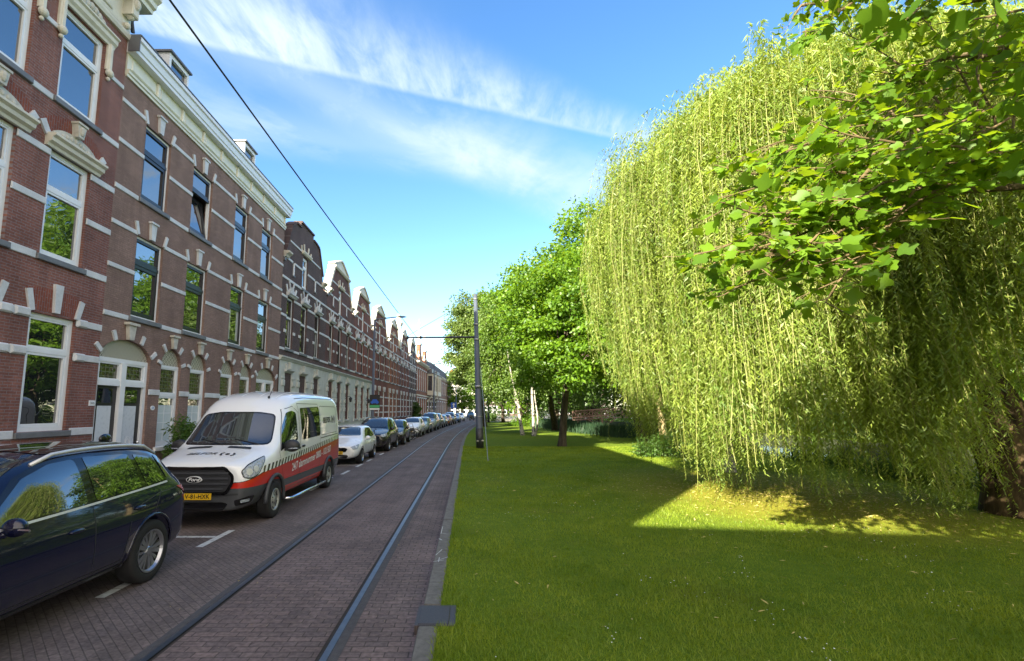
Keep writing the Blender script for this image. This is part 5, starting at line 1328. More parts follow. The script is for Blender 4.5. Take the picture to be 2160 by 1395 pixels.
# ================================================================ passenger cars
def car_body(p):
    L_, w, H, zf = p['L'], p['W']/2, p['H'], p.get('zf', 0.22)
    zb = p['belt']; zn = p['nose']; yc, yw, yr, yt = p['cowl'], p['wtop'], p['rtop'], p['tail']; zc = p.get('zcowl', zb+0.06); zt = p.get('ztail', zb+0.08)
    def hood(k, z, f=zf, zs=None):
        zs = zs or z-0.06
        return [(0,f),(.76*k,f),(.94*k,f+.13),(1.0*k,(f+zs)/2+0.02),(.985*k,zs-.07),(.91*k,zs),(.76*k,z-.005),(.54*k,z+.012),(.28*k,z+.02),(0,z+.022)]
    def cab(k, zt_, b=None, r=1.0):
        b = b or zb; g = zt_-b
        return [(0,zf),(.80*k,zf),(.965*k,zf+.13),(1.0*k,.52),(.995*k,b-.16),(.945*k,b),(.80*k*r,b+g*.62),(.68*k*r,b+g*.93),(.38*k*r,b+g*1.0),(0,b+g*1.02)]
    S = [(0.0, [(0,zf+.12),(.46*w,zf+.10),(.60*w,zf+.16),(.64*w,.46),(.62*w,zn-.16),(.56*w,zn-.07),(.46*w,zn-.04),(.34*w,zn-.03),(.17*w,zn-.02),(0,zn-.02)]),
         (0.05, [(0,zf+.03),(.62*w,zf+.03),(.78*w,zf+.12),(.82*w,.48),(.81*w,zn-.12),(.74*w,zn-.02),(.62*w,zn+.01),(.46*w,zn+.02),(.24*w,zn+.025),(0,zn+.03)]),
         (0.30, hood(.93*w, zn+.08)), (0.30+(yc-0.3)*0.5, hood(.995*w, (zn+.08+zc)/2+.015)), (yc-0.06, hood(1.0*w, zc, zs=zb-.01)),
         (yc+0.05, [(0,zf),(.80*w,zf),(.965*w,zf+.13),(w,.52),(.995*w,zb-.16),(.95*w,zb-.005),(.84*w,zc+.03),(.64*w,zc+.07),(.34*w,zc+.085),(0,zc+.09)]),
         ((yc+yw)/2, cab(w, (zc+H)/2+.04)), (yw, cab(w, H-.05)), (yw+(yr-yw)*.35, cab(w, H)), (yw+(yr-yw)*.75, cab(w, H-.01)), (yr, cab(.985*w, H-.05, zb+.02, .97)),
         ((yr+yt)/2, cab(.965*w, (H+zt)/2+.02, zb+.04, .95)), (yt, [(0,zf+.02),(.74*w,zf+.02),(.92*w,zf+.14),(.95*w,.55),(.94*w,zb-.12),(.88*w,zb+.03),(.76*w,zt),(.56*w,zt+.015),(.28*w,zt+.02),(0,zt+.02)]),
         (L_-0.06, [(0,zf+.06),(.66*w,zf+.06),(.82*w,zf+.16),(.87*w,.58),(.86*w,zb-.14),(.80*w,zb-.05),(.68*w,zt-.06),(.50*w,zt-.05),(.25*w,zt-.045),(0,zt-.045)]),
         (L_, [(0,zf+.14),(.5*w,zf+.13),(.64*w,zf+.2),(.68*w,.58),(.67*w,zb-.2),(.62*w,zb-.12),(.52*w,zb-.10),(.38*w,zb-.09),(.2*w,zb-.085),(0,zb-.085)])]
    r = p['r']; wa = p['axles']
    return finish_body(cage_mesh(S), [(y, r, r*1.17, w*0.62, w*1.3) for y in wa])
def make_car(p, name, label, cat, loc, group, paint, detail=1):
    root = thing(name, label, cat, loc, p.get('rot', 0.0), group)
    me = p.get('mesh') or car_body(p); p['mesh'] = me
    w = p['W']/2; L_ = p['L']
    body = link_mesh('body', me.copy(), paint, root, True)
    P = p.get('proj') or Proj(me); p['proj'] = P
    ws = p['screen']; P.patch('windscreen', rounded(ws, 0.07), 'F', M['screen_glass'], root, 0.005, 0.07)
    for ax in ('R', 'L') if detail else ('R',):
        allp = p['side']
        P.patch('window_surround', rounded(p['surround'], 0.05), ax, M['gloss_black'], root, 0.003, 0.07)
        for q in allp: P.patch('side_window', rounded(q, 0.04), ax, M['car_glass'], root, 0.006, 0.07)
        if detail:
            for ln in p['seams']: P.line('door_seam', ln, 0.010, ax, M['steel_dark'], body, 0.002)
        if p.get('trim'): P.line('window_trim', p['trim'], 0.022, ax, M['satin'], root, 0.009)
        if p.get('sill'): P.patch('sill_cladding', p['sill'], ax, M['black_plastic'], root, 0.004, 0.1)
    if p.get('rear'): P.patch('rear_window', rounded(p['rear'], 0.07), 'B', M['car_glass'], root, 0.005, 0.07)
    for s in (1, -1):
        hl = [(s*a, b) for a, b in p['head']]
        o = P.patch('headlight', rounded(hl, 0.03), s*p.get('hang', 38), M['lamp_clear'], root, 0.008, 0.05)
        a, b = sum(q[0] for q in p['head'])/len(p['head']), sum(q[1] for q in p['head'])/len(p['head'])
        P.patch('lamp_bowl', [(s*a+.05*math.cos(q*.6283), b+.045*math.sin(q*.6283)) for q in range(10)], s*p.get('hang', 38), M['satin'], o, 0.012, 0.05)
        if p.get('taillamp'): P.patch('tail_light', rounded([(a_, b_) for a_, b_ in p['taillamp']], 0.03), 'R' if s > 0 else 'L', M['lamp_red'], root, 0.008, 0.05)
        mirror(root, s*w*0.93, p['mirror'][0], p['mirror'][1], paint if p.get('mpaint', True) else M['black_plastic'], s, 0.95)
    P.patch('grille', rounded(p['grille'], 0.03), 'F', M['gloss_black'], root, 0.006, 0.06)
    P.patch('lower_grille', rounded(p['intake'], 0.03), 'F', M['black_plastic'], root, 0.006, 0.06)
    if p.get('bars'):
        for ln in p['bars']: P.line('grille_bar', ln, 0.016, 'F', M['chrome'], root, 0.012)
    plate(root, 0, -0.02, p.get('zplate', 0.42), p.get('plate', 'GN-86-RS'))
    for y in p['axles']:
        for s in (1, -1): wheel(root, s*(w-0.125), y, p['r'], 0.22, p['r']*p.get('rimf', 0.64), p.get('rims', 'five'), s, p.get('rimmat', 'alloy'))
    if detail:
        for y, z in p['handles']:
            for s in (1, -1):
                h = P.bvh.ray_cast(Vector((s*3, y, z)), Vector((-s, 0, 0)))[0]
                if h: mb = MB(); mb.ball((h.x+s*0.012, y, z), 0.10, 8, (0.22, 1.0, 0.22)); mb.build('door_handle', paint, root, True)
        if p.get('rails'):
            for s in (1, -1):
                pts = []
                for t in range(9):
                    y = p['rails'][0]+(p['rails'][1]-p['rails'][0])*t/8
                    h = P.bvh.ray_cast(Vector((s*w*0.66, y, 4)), Vector((0, 0, -1)))[0]
                    pts.append((s*w*0.66, y, h.z+(0.045 if 0 < t < 8 else 0.0)))
                mb = MB(); mb.tube(pts, 0.020, 8); mb.build('roof_rail', M['satin'] if p.get('railmat') is None else M[p['railmat']], root, True)
    if p.get('arch'):
        for y in p['axles']:
            for s in (1, -1):
                pts = []
                for a in range(-8, 189, 14):
                    yy, zz = y+p['r']*1.19*math.cos(R(a)), p['r']+p['r']*1.19*math.sin(R(a))
                    h = P.bvh.ray_cast(Vector((s*3, yy, zz)), Vector((-s, 0, 0)))[0]
                    if h and abs(h.x) > w*0.8: pts.append((h.x, yy, zz))
                if len(pts) > 4: mb = MB(); mb.tube(pts, 0.018, 6); mb.build('wheel_arch', M[p['arch']] if p['arch'] in M else paint, root, True)
    return root
def scale_spec(L_, W, H, **k):
    """windows, seams and lamps of a five-door car in proportion to its size"""
    zb = k.get('belt', H*0.62); yc = k.get('cowl', L_*0.26); yw = k.get('wtop', L_*0.43); yr = k.get('rtop', L_*0.86); yt = k.get('tail', L_*0.965)
    w = W/2; g = H-zb; r = k.get('r', 0.315); a0 = k.get('a0', L_*0.19); a1 = k.get('a1', L_*0.80); zn = k.get('nose', H*0.47)
    b0, b1 = yc+0.32, yr+0.10
    top = lambda y: H-0.155-0.05*abs((y-(yw+0.75))/1.3)**2*0.8
    yb = (b0+b1)*0.5-0.02
    side = [[(b0+0.02, zb+0.03), (yb-0.05, zb+0.055), (yb-0.05, top(yb)), (yw+0.28, top(yw+0.28)), (yw+0.02, top(yw)-0.07)],
            [(yb+0.05, zb+0.06), (b1-0.52, zb+0.075), (b1-0.58, top(b1-0.58)), (yb+0.05, top(yb))],
            [(b1-0.46, zb+0.08), (b1-0.06, zb+0.11), (b1-0.26, top(b1-0.26)-0.02), (b1-0.52, top(b1-0.52))]]
    sur = [(b0-0.06, zb+0.005), (b1+0.06, zb+0.075), (b1-0.20, top(b1-0.2)+0.03), (yw+0.9, H-0.125), (yw+0.25, top(yw+0.25)+0.03), (yw-0.05, top(yw)-0.06)]
    zw = zb+0.10
    d = dict(L=L_, W=W, H=H, belt=zb, cowl=yc, wtop=yw, rtop=yr, tail=yt, nose=zn, r=r, axles=(a0, a1), side=side, surround=sur,
        screen=[(-.76*w, k.get('zs', zw+0.05)), (.76*w, k.get('zs', zw+0.05)), (.58*w, H-0.10), (.3*w, H-0.075), (-.3*w, H-0.075), (-.58*w, H-0.10)],
        rear=[(-.62*w, zb+0.14), (.62*w, zb+0.14), (.50*w, H-0.13), (-.50*w, H-0.13)],
        seams=[[(b0-0.05, zb), (a0+r*1.35, 0.55), (a0+r*1.35, 0.34)], [(yb, zb), (yb, 0.34)], [(b1-0.35, zb+0.06), (a1-r*1.2, 0.66), (a1-r*1.35, 0.34), (a0+r*1.35, 0.34)]],
        handles=[(yb-0.22, zb-0.13), (b1-0.55, zb-0.10)], mirror=(b0+0.02, zb+0.02),
        head=[(.50*w, zn-.02), (.62*w, zn-.12), (.86*w, zn-.10), (1.02*w, zn+.01), (1.06*w, zn+.07), (.86*w, zn+.04), (.64*w, zn+.01)],
        grille=[(-.42*w, zn-.20), (.42*w, zn-.20), (.50*w, zn-.09), (.40*w, zn-.04), (-.40*w, zn-.04), (-.50*w, zn-.09)],
        intake=[(-.46*w, .27), (.46*w, .27), (.54*w, .36), (.46*w, .40), (-.46*w, .40), (-.54*w, .36)],
        taillamp=[(L_-.30, zb+.02), (L_-.10, zb-.02), (L_-.06, zb-.12), (L_-.16, zb-.16), (L_-.34, zb-.06)],
        trim=None, sill=[(a0+r*1.25, .24), (a1-r*1.25, .24), (a1-r*1.25, .33), (a0+r*1.25, .33)])
    d.update({q: v for q, v in k.items() if q not in d or q in ('trim', 'sill', 'head', 'grille', 'intake', 'taillamp', 'side', 'surround')})
    return d
PT = {'navy': paint_mat('navy_paint', (0.0035, 0.0048, 0.024), 0.2), 'white': paint_mat('white_car_paint', (0.80, 0.83, 0.86), 0.3), 'black': paint_mat('black_car_paint', (0.006, 0.006, 0.009), 0.25),
      'silver': paint_mat('silver_car_paint', (0.36, 0.39, 0.41), 0.3, 0.6), 'grey': paint_mat('grey_car_paint', (0.14, 0.15, 0.16), 0.3, 0.5), 'pale': paint_mat('pale_green_car_paint', (0.30, 0.38, 0.36), 0.3, 0.4),
      'orange': paint_mat('orange_car_paint', (0.46, 0.13, 0.02), 0.3), 'blue': paint_mat('blue_car_paint', (0.03, 0.11, 0.30), 0.3)}
PK = 'parked cars along the terrace'
# dark blue crossover beside the camera
suv = scale_spec(4.59, 1.86, 1.70, belt=1.045, cowl=1.28, wtop=2.10, rtop=4.02, tail=4.40, nose=0.86, r=0.365, a0=0.87, a1=3.66, ztail=1.19, zcowl=1.09)
suv.update(rims='split', rimf=0.675, rails=(2.15, 4.05), arch='body', plate='R-482-XG', zplate=0.50)
b0, b1 = 1.55, 4.18
suv['side'] = [[(1.50, 1.085), (2.62, 1.115), (2.60, 1.565), (2.30, 1.545), (1.98, 1.445)], [(2.74, 1.120), (3.50, 1.145), (3.42, 1.550), (2.72, 1.575)], [(3.60, 1.150), (3.98, 1.175), (3.80, 1.485), (3.50, 1.540)]]
suv['surround'] = [(1.42, 1.050), (4.06, 1.130), (3.86, 1.515), (3.48, 1.580), (2.7, 1.610), (2.25, 1.575), (1.92, 1.460)]
suv['trim'] = [(1.60, 1.065), (2.7, 1.095), (4.02, 1.145)]
suv['sill'] = [(1.34, .24), (3.20, .24), (3.20, .36), (1.34, .36)]
suv['seams'] = [[(1.50, 1.02), (1.42, 0.7), (1.50, .40)], [(2.68, 1.05), (2.68, .40)], [(3.86, 1.07), (3.70, .86)], [(3.24, .80), (3.14, .40), (1.50, .40)], [(3.30, .93), (3.80, 1.035), (4.30, 1.05)]]
suv['handles'] = [(2.42, .88), (3.40, .93)]
suv['mirror'] = (1.66, 1.05)
suv['taillamp'] = [(4.20, 1.06), (4.50, 1.05), (4.56, .93), (4.48, .90), (4.34, 1.0)]
aud = make_car(suv, 'parked_car', 'dark navy blue crossover with silver roof rails, cut by the left edge of the picture', 'car', (-4.82, 2.72, 0), PK, PT['navy'])
P = suv['proj']
q = [(4.04, 1.19), (4.28, 1.22), (4.02, 1.48), (3.92, 1.50)]
P.patch('quarter_glass', rounded(q, 0.03), 'R', M['car_glass'], aud, 0.006, 0.06)
P.patch('sunroof', rounded([(-.52, 2.35), (.52, 2.35), (.52, 3.7), (-.52, 3.7)], 0.08), 'T', M['car_glass'], aud, 0.005, 0.1)
mb = MB(); mb.ball((0.0, 3.98, 1.70), 0.12, 8, (0.22, 1.0, 0.55)); mb.build('roof_aerial', PT['black'], aud, True)
mb = MB(); mb.tube([(1.02, 1.62, 1.075), (1.13, 1.62, 1.07)], 0.012, 5); mb.build('mirror_blinker', M['chrome'], aud)
# the row behind the van
hatch = scale_spec(4.06, 1.70, 1.45, belt=0.90, cowl=1.12, wtop=1.95, rtop=3.45, tail=3.92, nose=0.70, r=0.305, a0=0.80, a1=3.27)
hatch.update(plate='9-SGN-45', zplate=0.47, rims='five')
make_car(hatch, 'parked_car', 'white hatchback parked directly behind the delivery van', 'car', (-4.98, 19.0, 0), PK, PT['white'])
mpv = scale_spec(4.55, 1.84, 1.70, belt=1.05, cowl=1.12, wtop=1.98, rtop=4.0, tail=4.4, nose=0.86, r=0.335, a0=0.92, a1=3.70, zcowl=1.10)
mpv.update(plate='57-LT-HB', zplate=0.5, rails=(2.0, 3.9), bars=[[(-.34, .76), (.34, .76)], [(-.32, .70), (.32, .70)]])
make_car(mpv, 'parked_car', 'black family car parked behind the white hatchback', 'car', (-4.92, 24.67, 0), PK, PT['black'])
supm = scale_spec(4.0, 1.70, 1.50, belt=0.93, cowl=1.05, wtop=1.85, rtop=3.45, tail=3.86, nose=0.74, r=0.305, a0=0.80, a1=3.28)
supm.update(plate='6-XTB-21', zplate=0.47)
make_car(supm, 'parked_car', 'black small car parked just in front of the bicycles', 'car', (-4.68, 29.65, 0), PK, PT['black'])
van2 = scale_spec(4.4, 1.80, 1.80, belt=1.08, cowl=0.98, wtop=1.75, rtop=4.1, tail=4.3, nose=0.90, r=0.315, a0=0.85, a1=3.55, zcowl=1.12)
van2.update(plate='RB-301-K', rims='cover', rimmat='hubcap')
rest = [(supm, 38.2, 'white', 'white small car directly behind the parked bicycles', 1.0), (hatch, 43.8, 'pale', 'pale silver-green hatchback, second car beyond the bicycles', 1.0),
        (van2, 49.4, 'silver', 'light silver tall people carrier, third car beyond the bicycles', 1.0), (mpv, 55.2, 'grey', 'dark grey car half hidden behind the tall silver people carrier', 1.0),
        (hatch, 60.6, 'silver', 'silver car parked in front of the orange car', 1.0), (supm, 66.2, 'orange', 'orange car, the only orange one in the row', 1.0),
        (mpv, 71.4, 'black', 'black car parked behind the orange car', 1.0), (hatch, 80.5, 'blue', 'blue car far down the row of parked cars', 1.0), (supm, 90, 'white', 'white car at the far end of the parked row', 1.0)]
for sp_, Y, c, lab, f in rest:
    q = dict(sp_); q['rot'] = -math.atan(0.002*max(0, min(Y, 60)-27))
    make_car(q, 'parked_car', lab, 'car', (-4.86+bend(Y)+(0.2 if Y < 50 else 0), Y, 0), PK, PT[c], detail=0)
q = dict(mpv); make_car(q, 'parked_car', 'blue car standing across the far end of the street behind the motorcycle', 'car', (0.4, 118, 0), PK, PT['blue'], 0)
# ---------------------------------------------------------------- street furniture
# tram pole on the lawn edge with its bracket and stay
px, py = 0.58, 26.3
t = thing('tram_pole', 'tall grey steel tram pole at the lawn edge carrying a bracket over the track', 'tram pole', (px, py, 0.05))
top = at_y(1002.6, 621.5, py)-Vector((px, py, 0.05))
f = lambda q: Vector((0, 0, 0)).lerp(top, q)
mb = MB(); pr = [(0, .185), (.03, .185), (.031, .18), (.36, .168), (.361, .155), (.70, .138), (.701, .118), (1.0, .098)]
mb.tube([f(q) for q, r in pr], [r for q, r in pr], 20); mb.build('pole_shaft', M['steel_pole'], t, True)
mb = MB()
for q, r, h in ((.395, .185, .06), (.70, .150, .05), (.80, .135, .04), (.205, .184, .02), (.97, .112, .03)): mb.tube([f(q)-Vector((0, 0, h)), f(q)+Vector((0, 0, h))], r, 20)
mb.build('pole_band', M['galv'], t, True)
mb = MB(); mb.tube([f(0.0), f(0.13)], 0.20, 20); mb.build('pole_foot', M['steel_dark'], t, True)
for q_ in ((-.12, -.17, .42), (.13, -.16, .44)): mb = MB(); mb.ball(q_, .06, 7, (1.3, .5, .6)); mb.build('foot_sticker', M['stone_weather'], t)
arm_l = at_y(858, 708, py)-Vector((px, py, 0.05)); arm_r = f((5.92-.05)/top.z); arm_l.y = 0; arm_l.z = arm_r.z-0.02
mb = MB(); mb.tube([arm_r, arm_r.lerp(arm_l, .35), arm_r.lerp(arm_l, .36), arm_l], [.055, .055, .045, .036], 10); mb.build('bracket_arm', M['steel_dark'], t, True)
mb = MB(); mb.tube([f(.985), arm_l+Vector((0, 0, .06))], .010, 5); mb.build('stay_wire', M['steel_dark'], t)
for q in (.36, .80, .985):
    c = arm_r.lerp(arm_l, q); mb = MB(); mb.tube([c+Vector((-.05, 0, 0)), c+Vector((.05, 0, 0))], .075, 10); mb.build('insulator', M['steel_dark'], t, True)
far_pole = copy_tree(t); far_pole.location = (0.75+bend(80), 80, 0.05); far_pole['label'] = 'second tram pole, far off and thin, seen just right of the near one'
for o_ in (t, far_pole): o_['group'] = 'tram poles'
# overhead line: held by the bracket, dipping a little between the poles
wx = -2.74; aw = arm_l+Vector((px, py, 0.05)); wz = aw.z-0.06
mb = MB(); pts = []
for i in range(41):
    Y = -14+(py+14)*i/40; q = i/40; pts.append((wx, Y, wz-0.10*math.sin(math.pi*q)+0.12*(1-q)))
for i in range(1, 25):
    Y = py+3.2*i; pts.append((wx+bend(Y)*0.9, Y, wz-0.10*math.sin(math.pi*i/12)))
mb.tube(pts, 0.011, 5)
tag(mb.build('contact_wire', M['steel_dark']), 'black overhead tram wire running the length of the street', 'overhead wire')
t = thing('ground_rod', 'thin pale metal rod slanting up from the grass beside the tram pole', 'rod', (0.76, 19.98, 0.05))
mb = MB(); e = at_y(1014, 776, 25.9)-Vector((0.76, 19.98, 0.05)); mb.tube([(0, 0, -.05), e*0.5, e], .017, 6); mb.build('rod', M['galv'], t)
mb = MB(); mb.tube([(0, 0, -.02), (0, 0, .10)], .03, 6); mb.build('socket', M['galv'], t)
# lamp posts on the pavement
def lamp_post(loc, h, reach, label, sign=False, rot=0):
    t = thing('street_lamp', label, 'street lamp', loc, rot, 'street lamps along the pavement')
    mb = MB(); mb.tube([(0, 0, -.05), (0, 0, 1.1), (0, 0, 1.11), (0, 0, h)], [.14, .14, .10, .065], 14); mb.build('post', M['steel_pole'], t, True)
    mb = MB(); mb.tube([(0, 0, h-.1), (.25, 0, h+.02), (reach, 0, h+.16)], [.05, .045, .035], 8); mb.build('lamp_arm', M['steel_pole'], t, True)
    mb = MB(); mb.ball((reach+.32, 0, h+.17), .36, 10, (1.0, .42, .17)); mb.build('lamp_head', M['steel_dark'], t, True)
    return t
lp = lamp_post((-6.45, 33.6, 0.12), 8.1, 1.5, 'lamp post in front of the white ground floors, with a parking sign on it')
lamp_post((-6.1+bend(66), 66, 0.12), 8.0, 1.6, 'lamp post standing before the orange spired house')
lamp_post((-5.9+bend(96), 96, 0.12), 8.0, 1.6, 'slim lamp post far away before the corner building')
s = thing('parking_sign', 'black parking sign with a blue car and a green strip on the lamp post', 'sign', (-6.30, 33.52, 2.05), 0)
mb = MB(); mb.bbox(-.34, .34, -.02, .02, 0, 1.02, .004); mb.build('sign_board', M['ink'], s)
mb = MB(); mb.prism([(0, 0), (0, 0)], 0, 0) if False else None
def flat(name, poly, y, mat, parent):
    m = MB(); m.add([(p[0], y, p[1]) for p in poly], [tuple(range(len(poly)))]); return m.build(name, mat, parent)
car_ol = [(-.27, .46), (-.27, .56), (-.20, .60), (-.13, .72), (.13, .72), (.20, .60), (.27, .56), (.27, .46), (.20, .46), (.20, .41), (.12, .41), (.12, .46), (-.12, .46), (-.12, .41), (-.20, .41), (-.20, .46)]
flat('car_symbol', car_ol, -.024, M['sign_blue'], s); flat('green_strip', [(-.33, .16), (.33, .16), (.33, .33), (-.33, .33)], -.024, M['sign_green'], s)
flat('white_strip', [(-.33, .02), (.33, .02), (.33, .13), (-.33, .13)], -.024, M['white_vinyl'], s)
s = thing('traffic_sign', 'blue sign on a slim post near the far corner building', 'sign', (-5.6+bend(88), 88, .12))
mb = MB(); mb.tube([(0, 0, 0), (0, 0, 3.3)], .04, 8); mb.build('sign_post', M['galv'], s)
mb = MB(); mb.bbox(-.5, .5, -.06, -.03, 2.2, 3.2, .004); mb.build('sign_board', M['sign_blue'], s)
flat('sign_arrow', [(-.10, 2.35), (.10, 2.35), (.10, 2.8), (.28, 2.8), (0, 3.1), (-.28, 2.8), (-.10, 2.8)], -.066, M['white_vinyl'], s)
# wall lanterns on the stucco fronts
for y, lab in ((37.4, 'black wall lantern on the white ground floor, left one of two'), (44.2, 'black wall lantern on the white ground floor, right one of two')):
    s = thing('wall_lantern', lab, 'lantern', (FX+0.05, y, 2.75), 0, 'wall lanterns')
    mb = MB(); mb.tube([(0, 0, .25), (.18, 0, .32), (.30, 0, .28)], .02, 6); mb.build('lantern_arm', M['steel_dark'], s)
    mb = MB(); mb.lathe([(.0, -.12), (.07, -.10), (.13, .14), (.15, .15), (.02, .28), (.0, .28)], 6, 'z', (.30, 0, 0)); mb.build('lantern_head', M['steel_dark'], s)
# bicycles between the parked cars
def bicycle(loc, rz, label, lean=0.0):
    t = thing('bicycle', label, 'bicycle', loc, rz, 'parked bicycles'); t.rotation_euler = (lean, 0, rz)
    for x in (-.53, .53):
        mb = MB()
        mb.lathe([(.325+.018*math.cos(R(a)), .018*math.sin(R(a))) for a in range(0, 360, 60)], 24, 'y', (0, 0, 0), True); w = mb.build('wheel', M['rubber'], t); w.location = (x, 0, .345)
        mb = MB()
        for k in range(14): a = k*2*math.pi/14; mb.tube([(0, 0, 0), (.31*math.cos(a), 0, .31*math.sin(a))], .003, 3, False)
        mb.tube([(0, -.04, 0), (0, .04, 0)], .03, 8); mb.build('spokes', M['galv'], w)
        mb = MB(); mb.tube([(x+.37*math.cos(R(a)), 0, .345+.37*math.sin(R(a))) for a in range(20, 161, 20)], .018, 5); mb.build('mudguard', M['steel_dark'], t)
    mb = MB(); fr = lambda a, b, r=.016: mb.tube([a, b], r, 6)
    fr((-.53, 0, .345), (-.08, 0, .30)); fr((-.53, 0, .345), (-.20, 0, .80)); fr((-.08, 0, .30), (-.22, 0, .90)); fr((-.08, 0, .30), (.36, 0, .80)); fr((-.18, 0, .76), (.35, 0, .86)); fr((.34, 0, .95), (.53, 0, .345))
    mb.build('frame', M['steel_dark'], t)
    mb = MB(); mb.tube([(.33, 0, .93), (.30, 0, 1.06)], .014, 6); mb.tube([(.10, -.28, 1.05), (.26, -.24, 1.08), (.31, 0, 1.07), (.26, .24, 1.08), (.10, .28, 1.05)], .013, 6); mb.build('handlebar', M['chrome'], t)
    mb = MB(); mb.ball((-.24, 0, .95), .13, 8, (1.1, .7, .32)); mb.build('saddle', M['black_plastic'], t)
    mb = MB(); mb.lathe([(.0, -.02), (.09, -.02), (.09, .02), (.0, .02)], 14, 'y', (-.08, 0, .30)); mb.tube([(-.08, .05, .30), (.08, .06, .26)], .012, 5); mb.build('crank', M['steel_dark'], t)
    mb = MB(); mb.box(-.75, -.38, -.08, .08, .70, .72); mb.build('carrier', M['steel_dark'], t)
    return t
bicycle((-4.45, 34.75, 0.0), R(8), 'dark bicycle parked crosswise behind the black small car, nearest of the three', R(4))
bicycle((-4.65, 35.5, 0.0), R(-6), 'dark bicycle in the middle of the group between the parked cars', R(-3))
bicycle((-4.40, 36.5, 0.0), R(4), 'dark bicycle standing closest to the white small car', R(5))
bicycle((5.9, 84.5, 0.09), R(10), 'pale bicycle leaning near the trees at the end of the lawn', R(3))
# parked motorcycle at the far bend
t = thing('motorcycle', 'dark motorcycle parked on the road at the far bend', 'motorcycle', (0.6, 97, 0), R(60))
for x in (-.65, .65):
    mb = MB(); mb.lathe([(.24, -.06), (.31, -.06), (.32, 0), (.31, .06), (.24, .06)], 20, 'y', (x, 0, .32), True); mb.build('wheel', M['rubber'], t)
mb = MB(); mb.ball((-.02, 0, .55), .36, 9, (1.3, .5, .7)); mb.ball((.15, 0, .88), .26, 8, (1.2, .6, .6)); mb.tube([(.62, 0, .35), (.42, 0, 1.05)], .04, 6); mb.build('engine_block', M['steel_dark'], t, True)
mb = MB(); mb.ball((-.40, 0, .86), .30, 8, (1.4, .55, .35)); mb.build('saddle', M['black_plastic'], t, True)
mb = MB(); mb.tube([(.36, -.36, 1.06), (.42, 0, 1.08), (.36, .36, 1.06)], .02, 6); mb.build('handlebar', M['steel_dark'], t)
mb = MB(); mb.ball((.56, 0, .98), .12, 8); mb.build('headlight', M['lamp_clear'], t, True)
# rustic footbridge over the canal
br0, br1, yb_, zb_ = 13.0, 25.4, 62.0, 0.75
t = thing('footbridge', 'rustic reddish-brown wooden footbridge with crossed branch railings over the canal', 'footbridge', (br0, yb_, zb_))
Lb = br1-br0; arch_ = lambda x: 0.35*math.sin(math.pi*x/Lb)
mb = MB(); n = 24
for i in range(n):
    x0, x1 = Lb*i/n, Lb*(i+1)/n-.03; mb.add([(x0,-.9,arch_(x0)),(x1,-.9,arch_(x1)),(x1,.9,arch_(x1)),(x0,.9,arch_(x0)),(x0,-.9,arch_(x0)+.08),(x1,-.9,arch_(x1)+.08),(x1,.9,arch_(x1)+.08),(x0,.9,arch_(x0)+.08)], [(0,3,2,1),(4,5,6,7),(0,1,5,4),(1,2,6,5),(2,3,7,6),(3,0,4,7)])
mb.build('deck', M['rustic_wood'], t)
for s in (-.85, .85):
    mb = MB()
    for z in (.30, 1.12): mb.tube([(Lb*i/12, s, arch_(Lb*i/12)+z) for i in range(13)], .06, 6)
    for i in range(13):
        x = Lb*i/12; mb.tube([(x, s, arch_(x)), (x, s, arch_(x)+1.22)], .06, 6)
        if i < 12:
            x2 = Lb*(i+1)/12; mb.tube([(x, s, arch_(x)+.3), (x2, s, arch_(x2)+1.1)], .04, 5); mb.tube([(x, s, arch_(x)+1.1), (x2, s, arch_(x2)+.3)], .04, 5)
    mb.build('railing', M['rustic_wood'], t)
for x in (3.2, 9.2):
    mb = MB()
    for s in (-.8, .8):
        mb.tube([(x, s, -2.0), (x, s, arch_(x))], .13, 8); mb.tube([(x, s, -1.0), (x-1.7, s, arch_(x-1.7))], .07, 6); mb.tube([(x, s, -1.0), (x+1.7, s, arch_(x+1.7))], .07, 6)
    mb.build('pier', M['rustic_wood'], t)
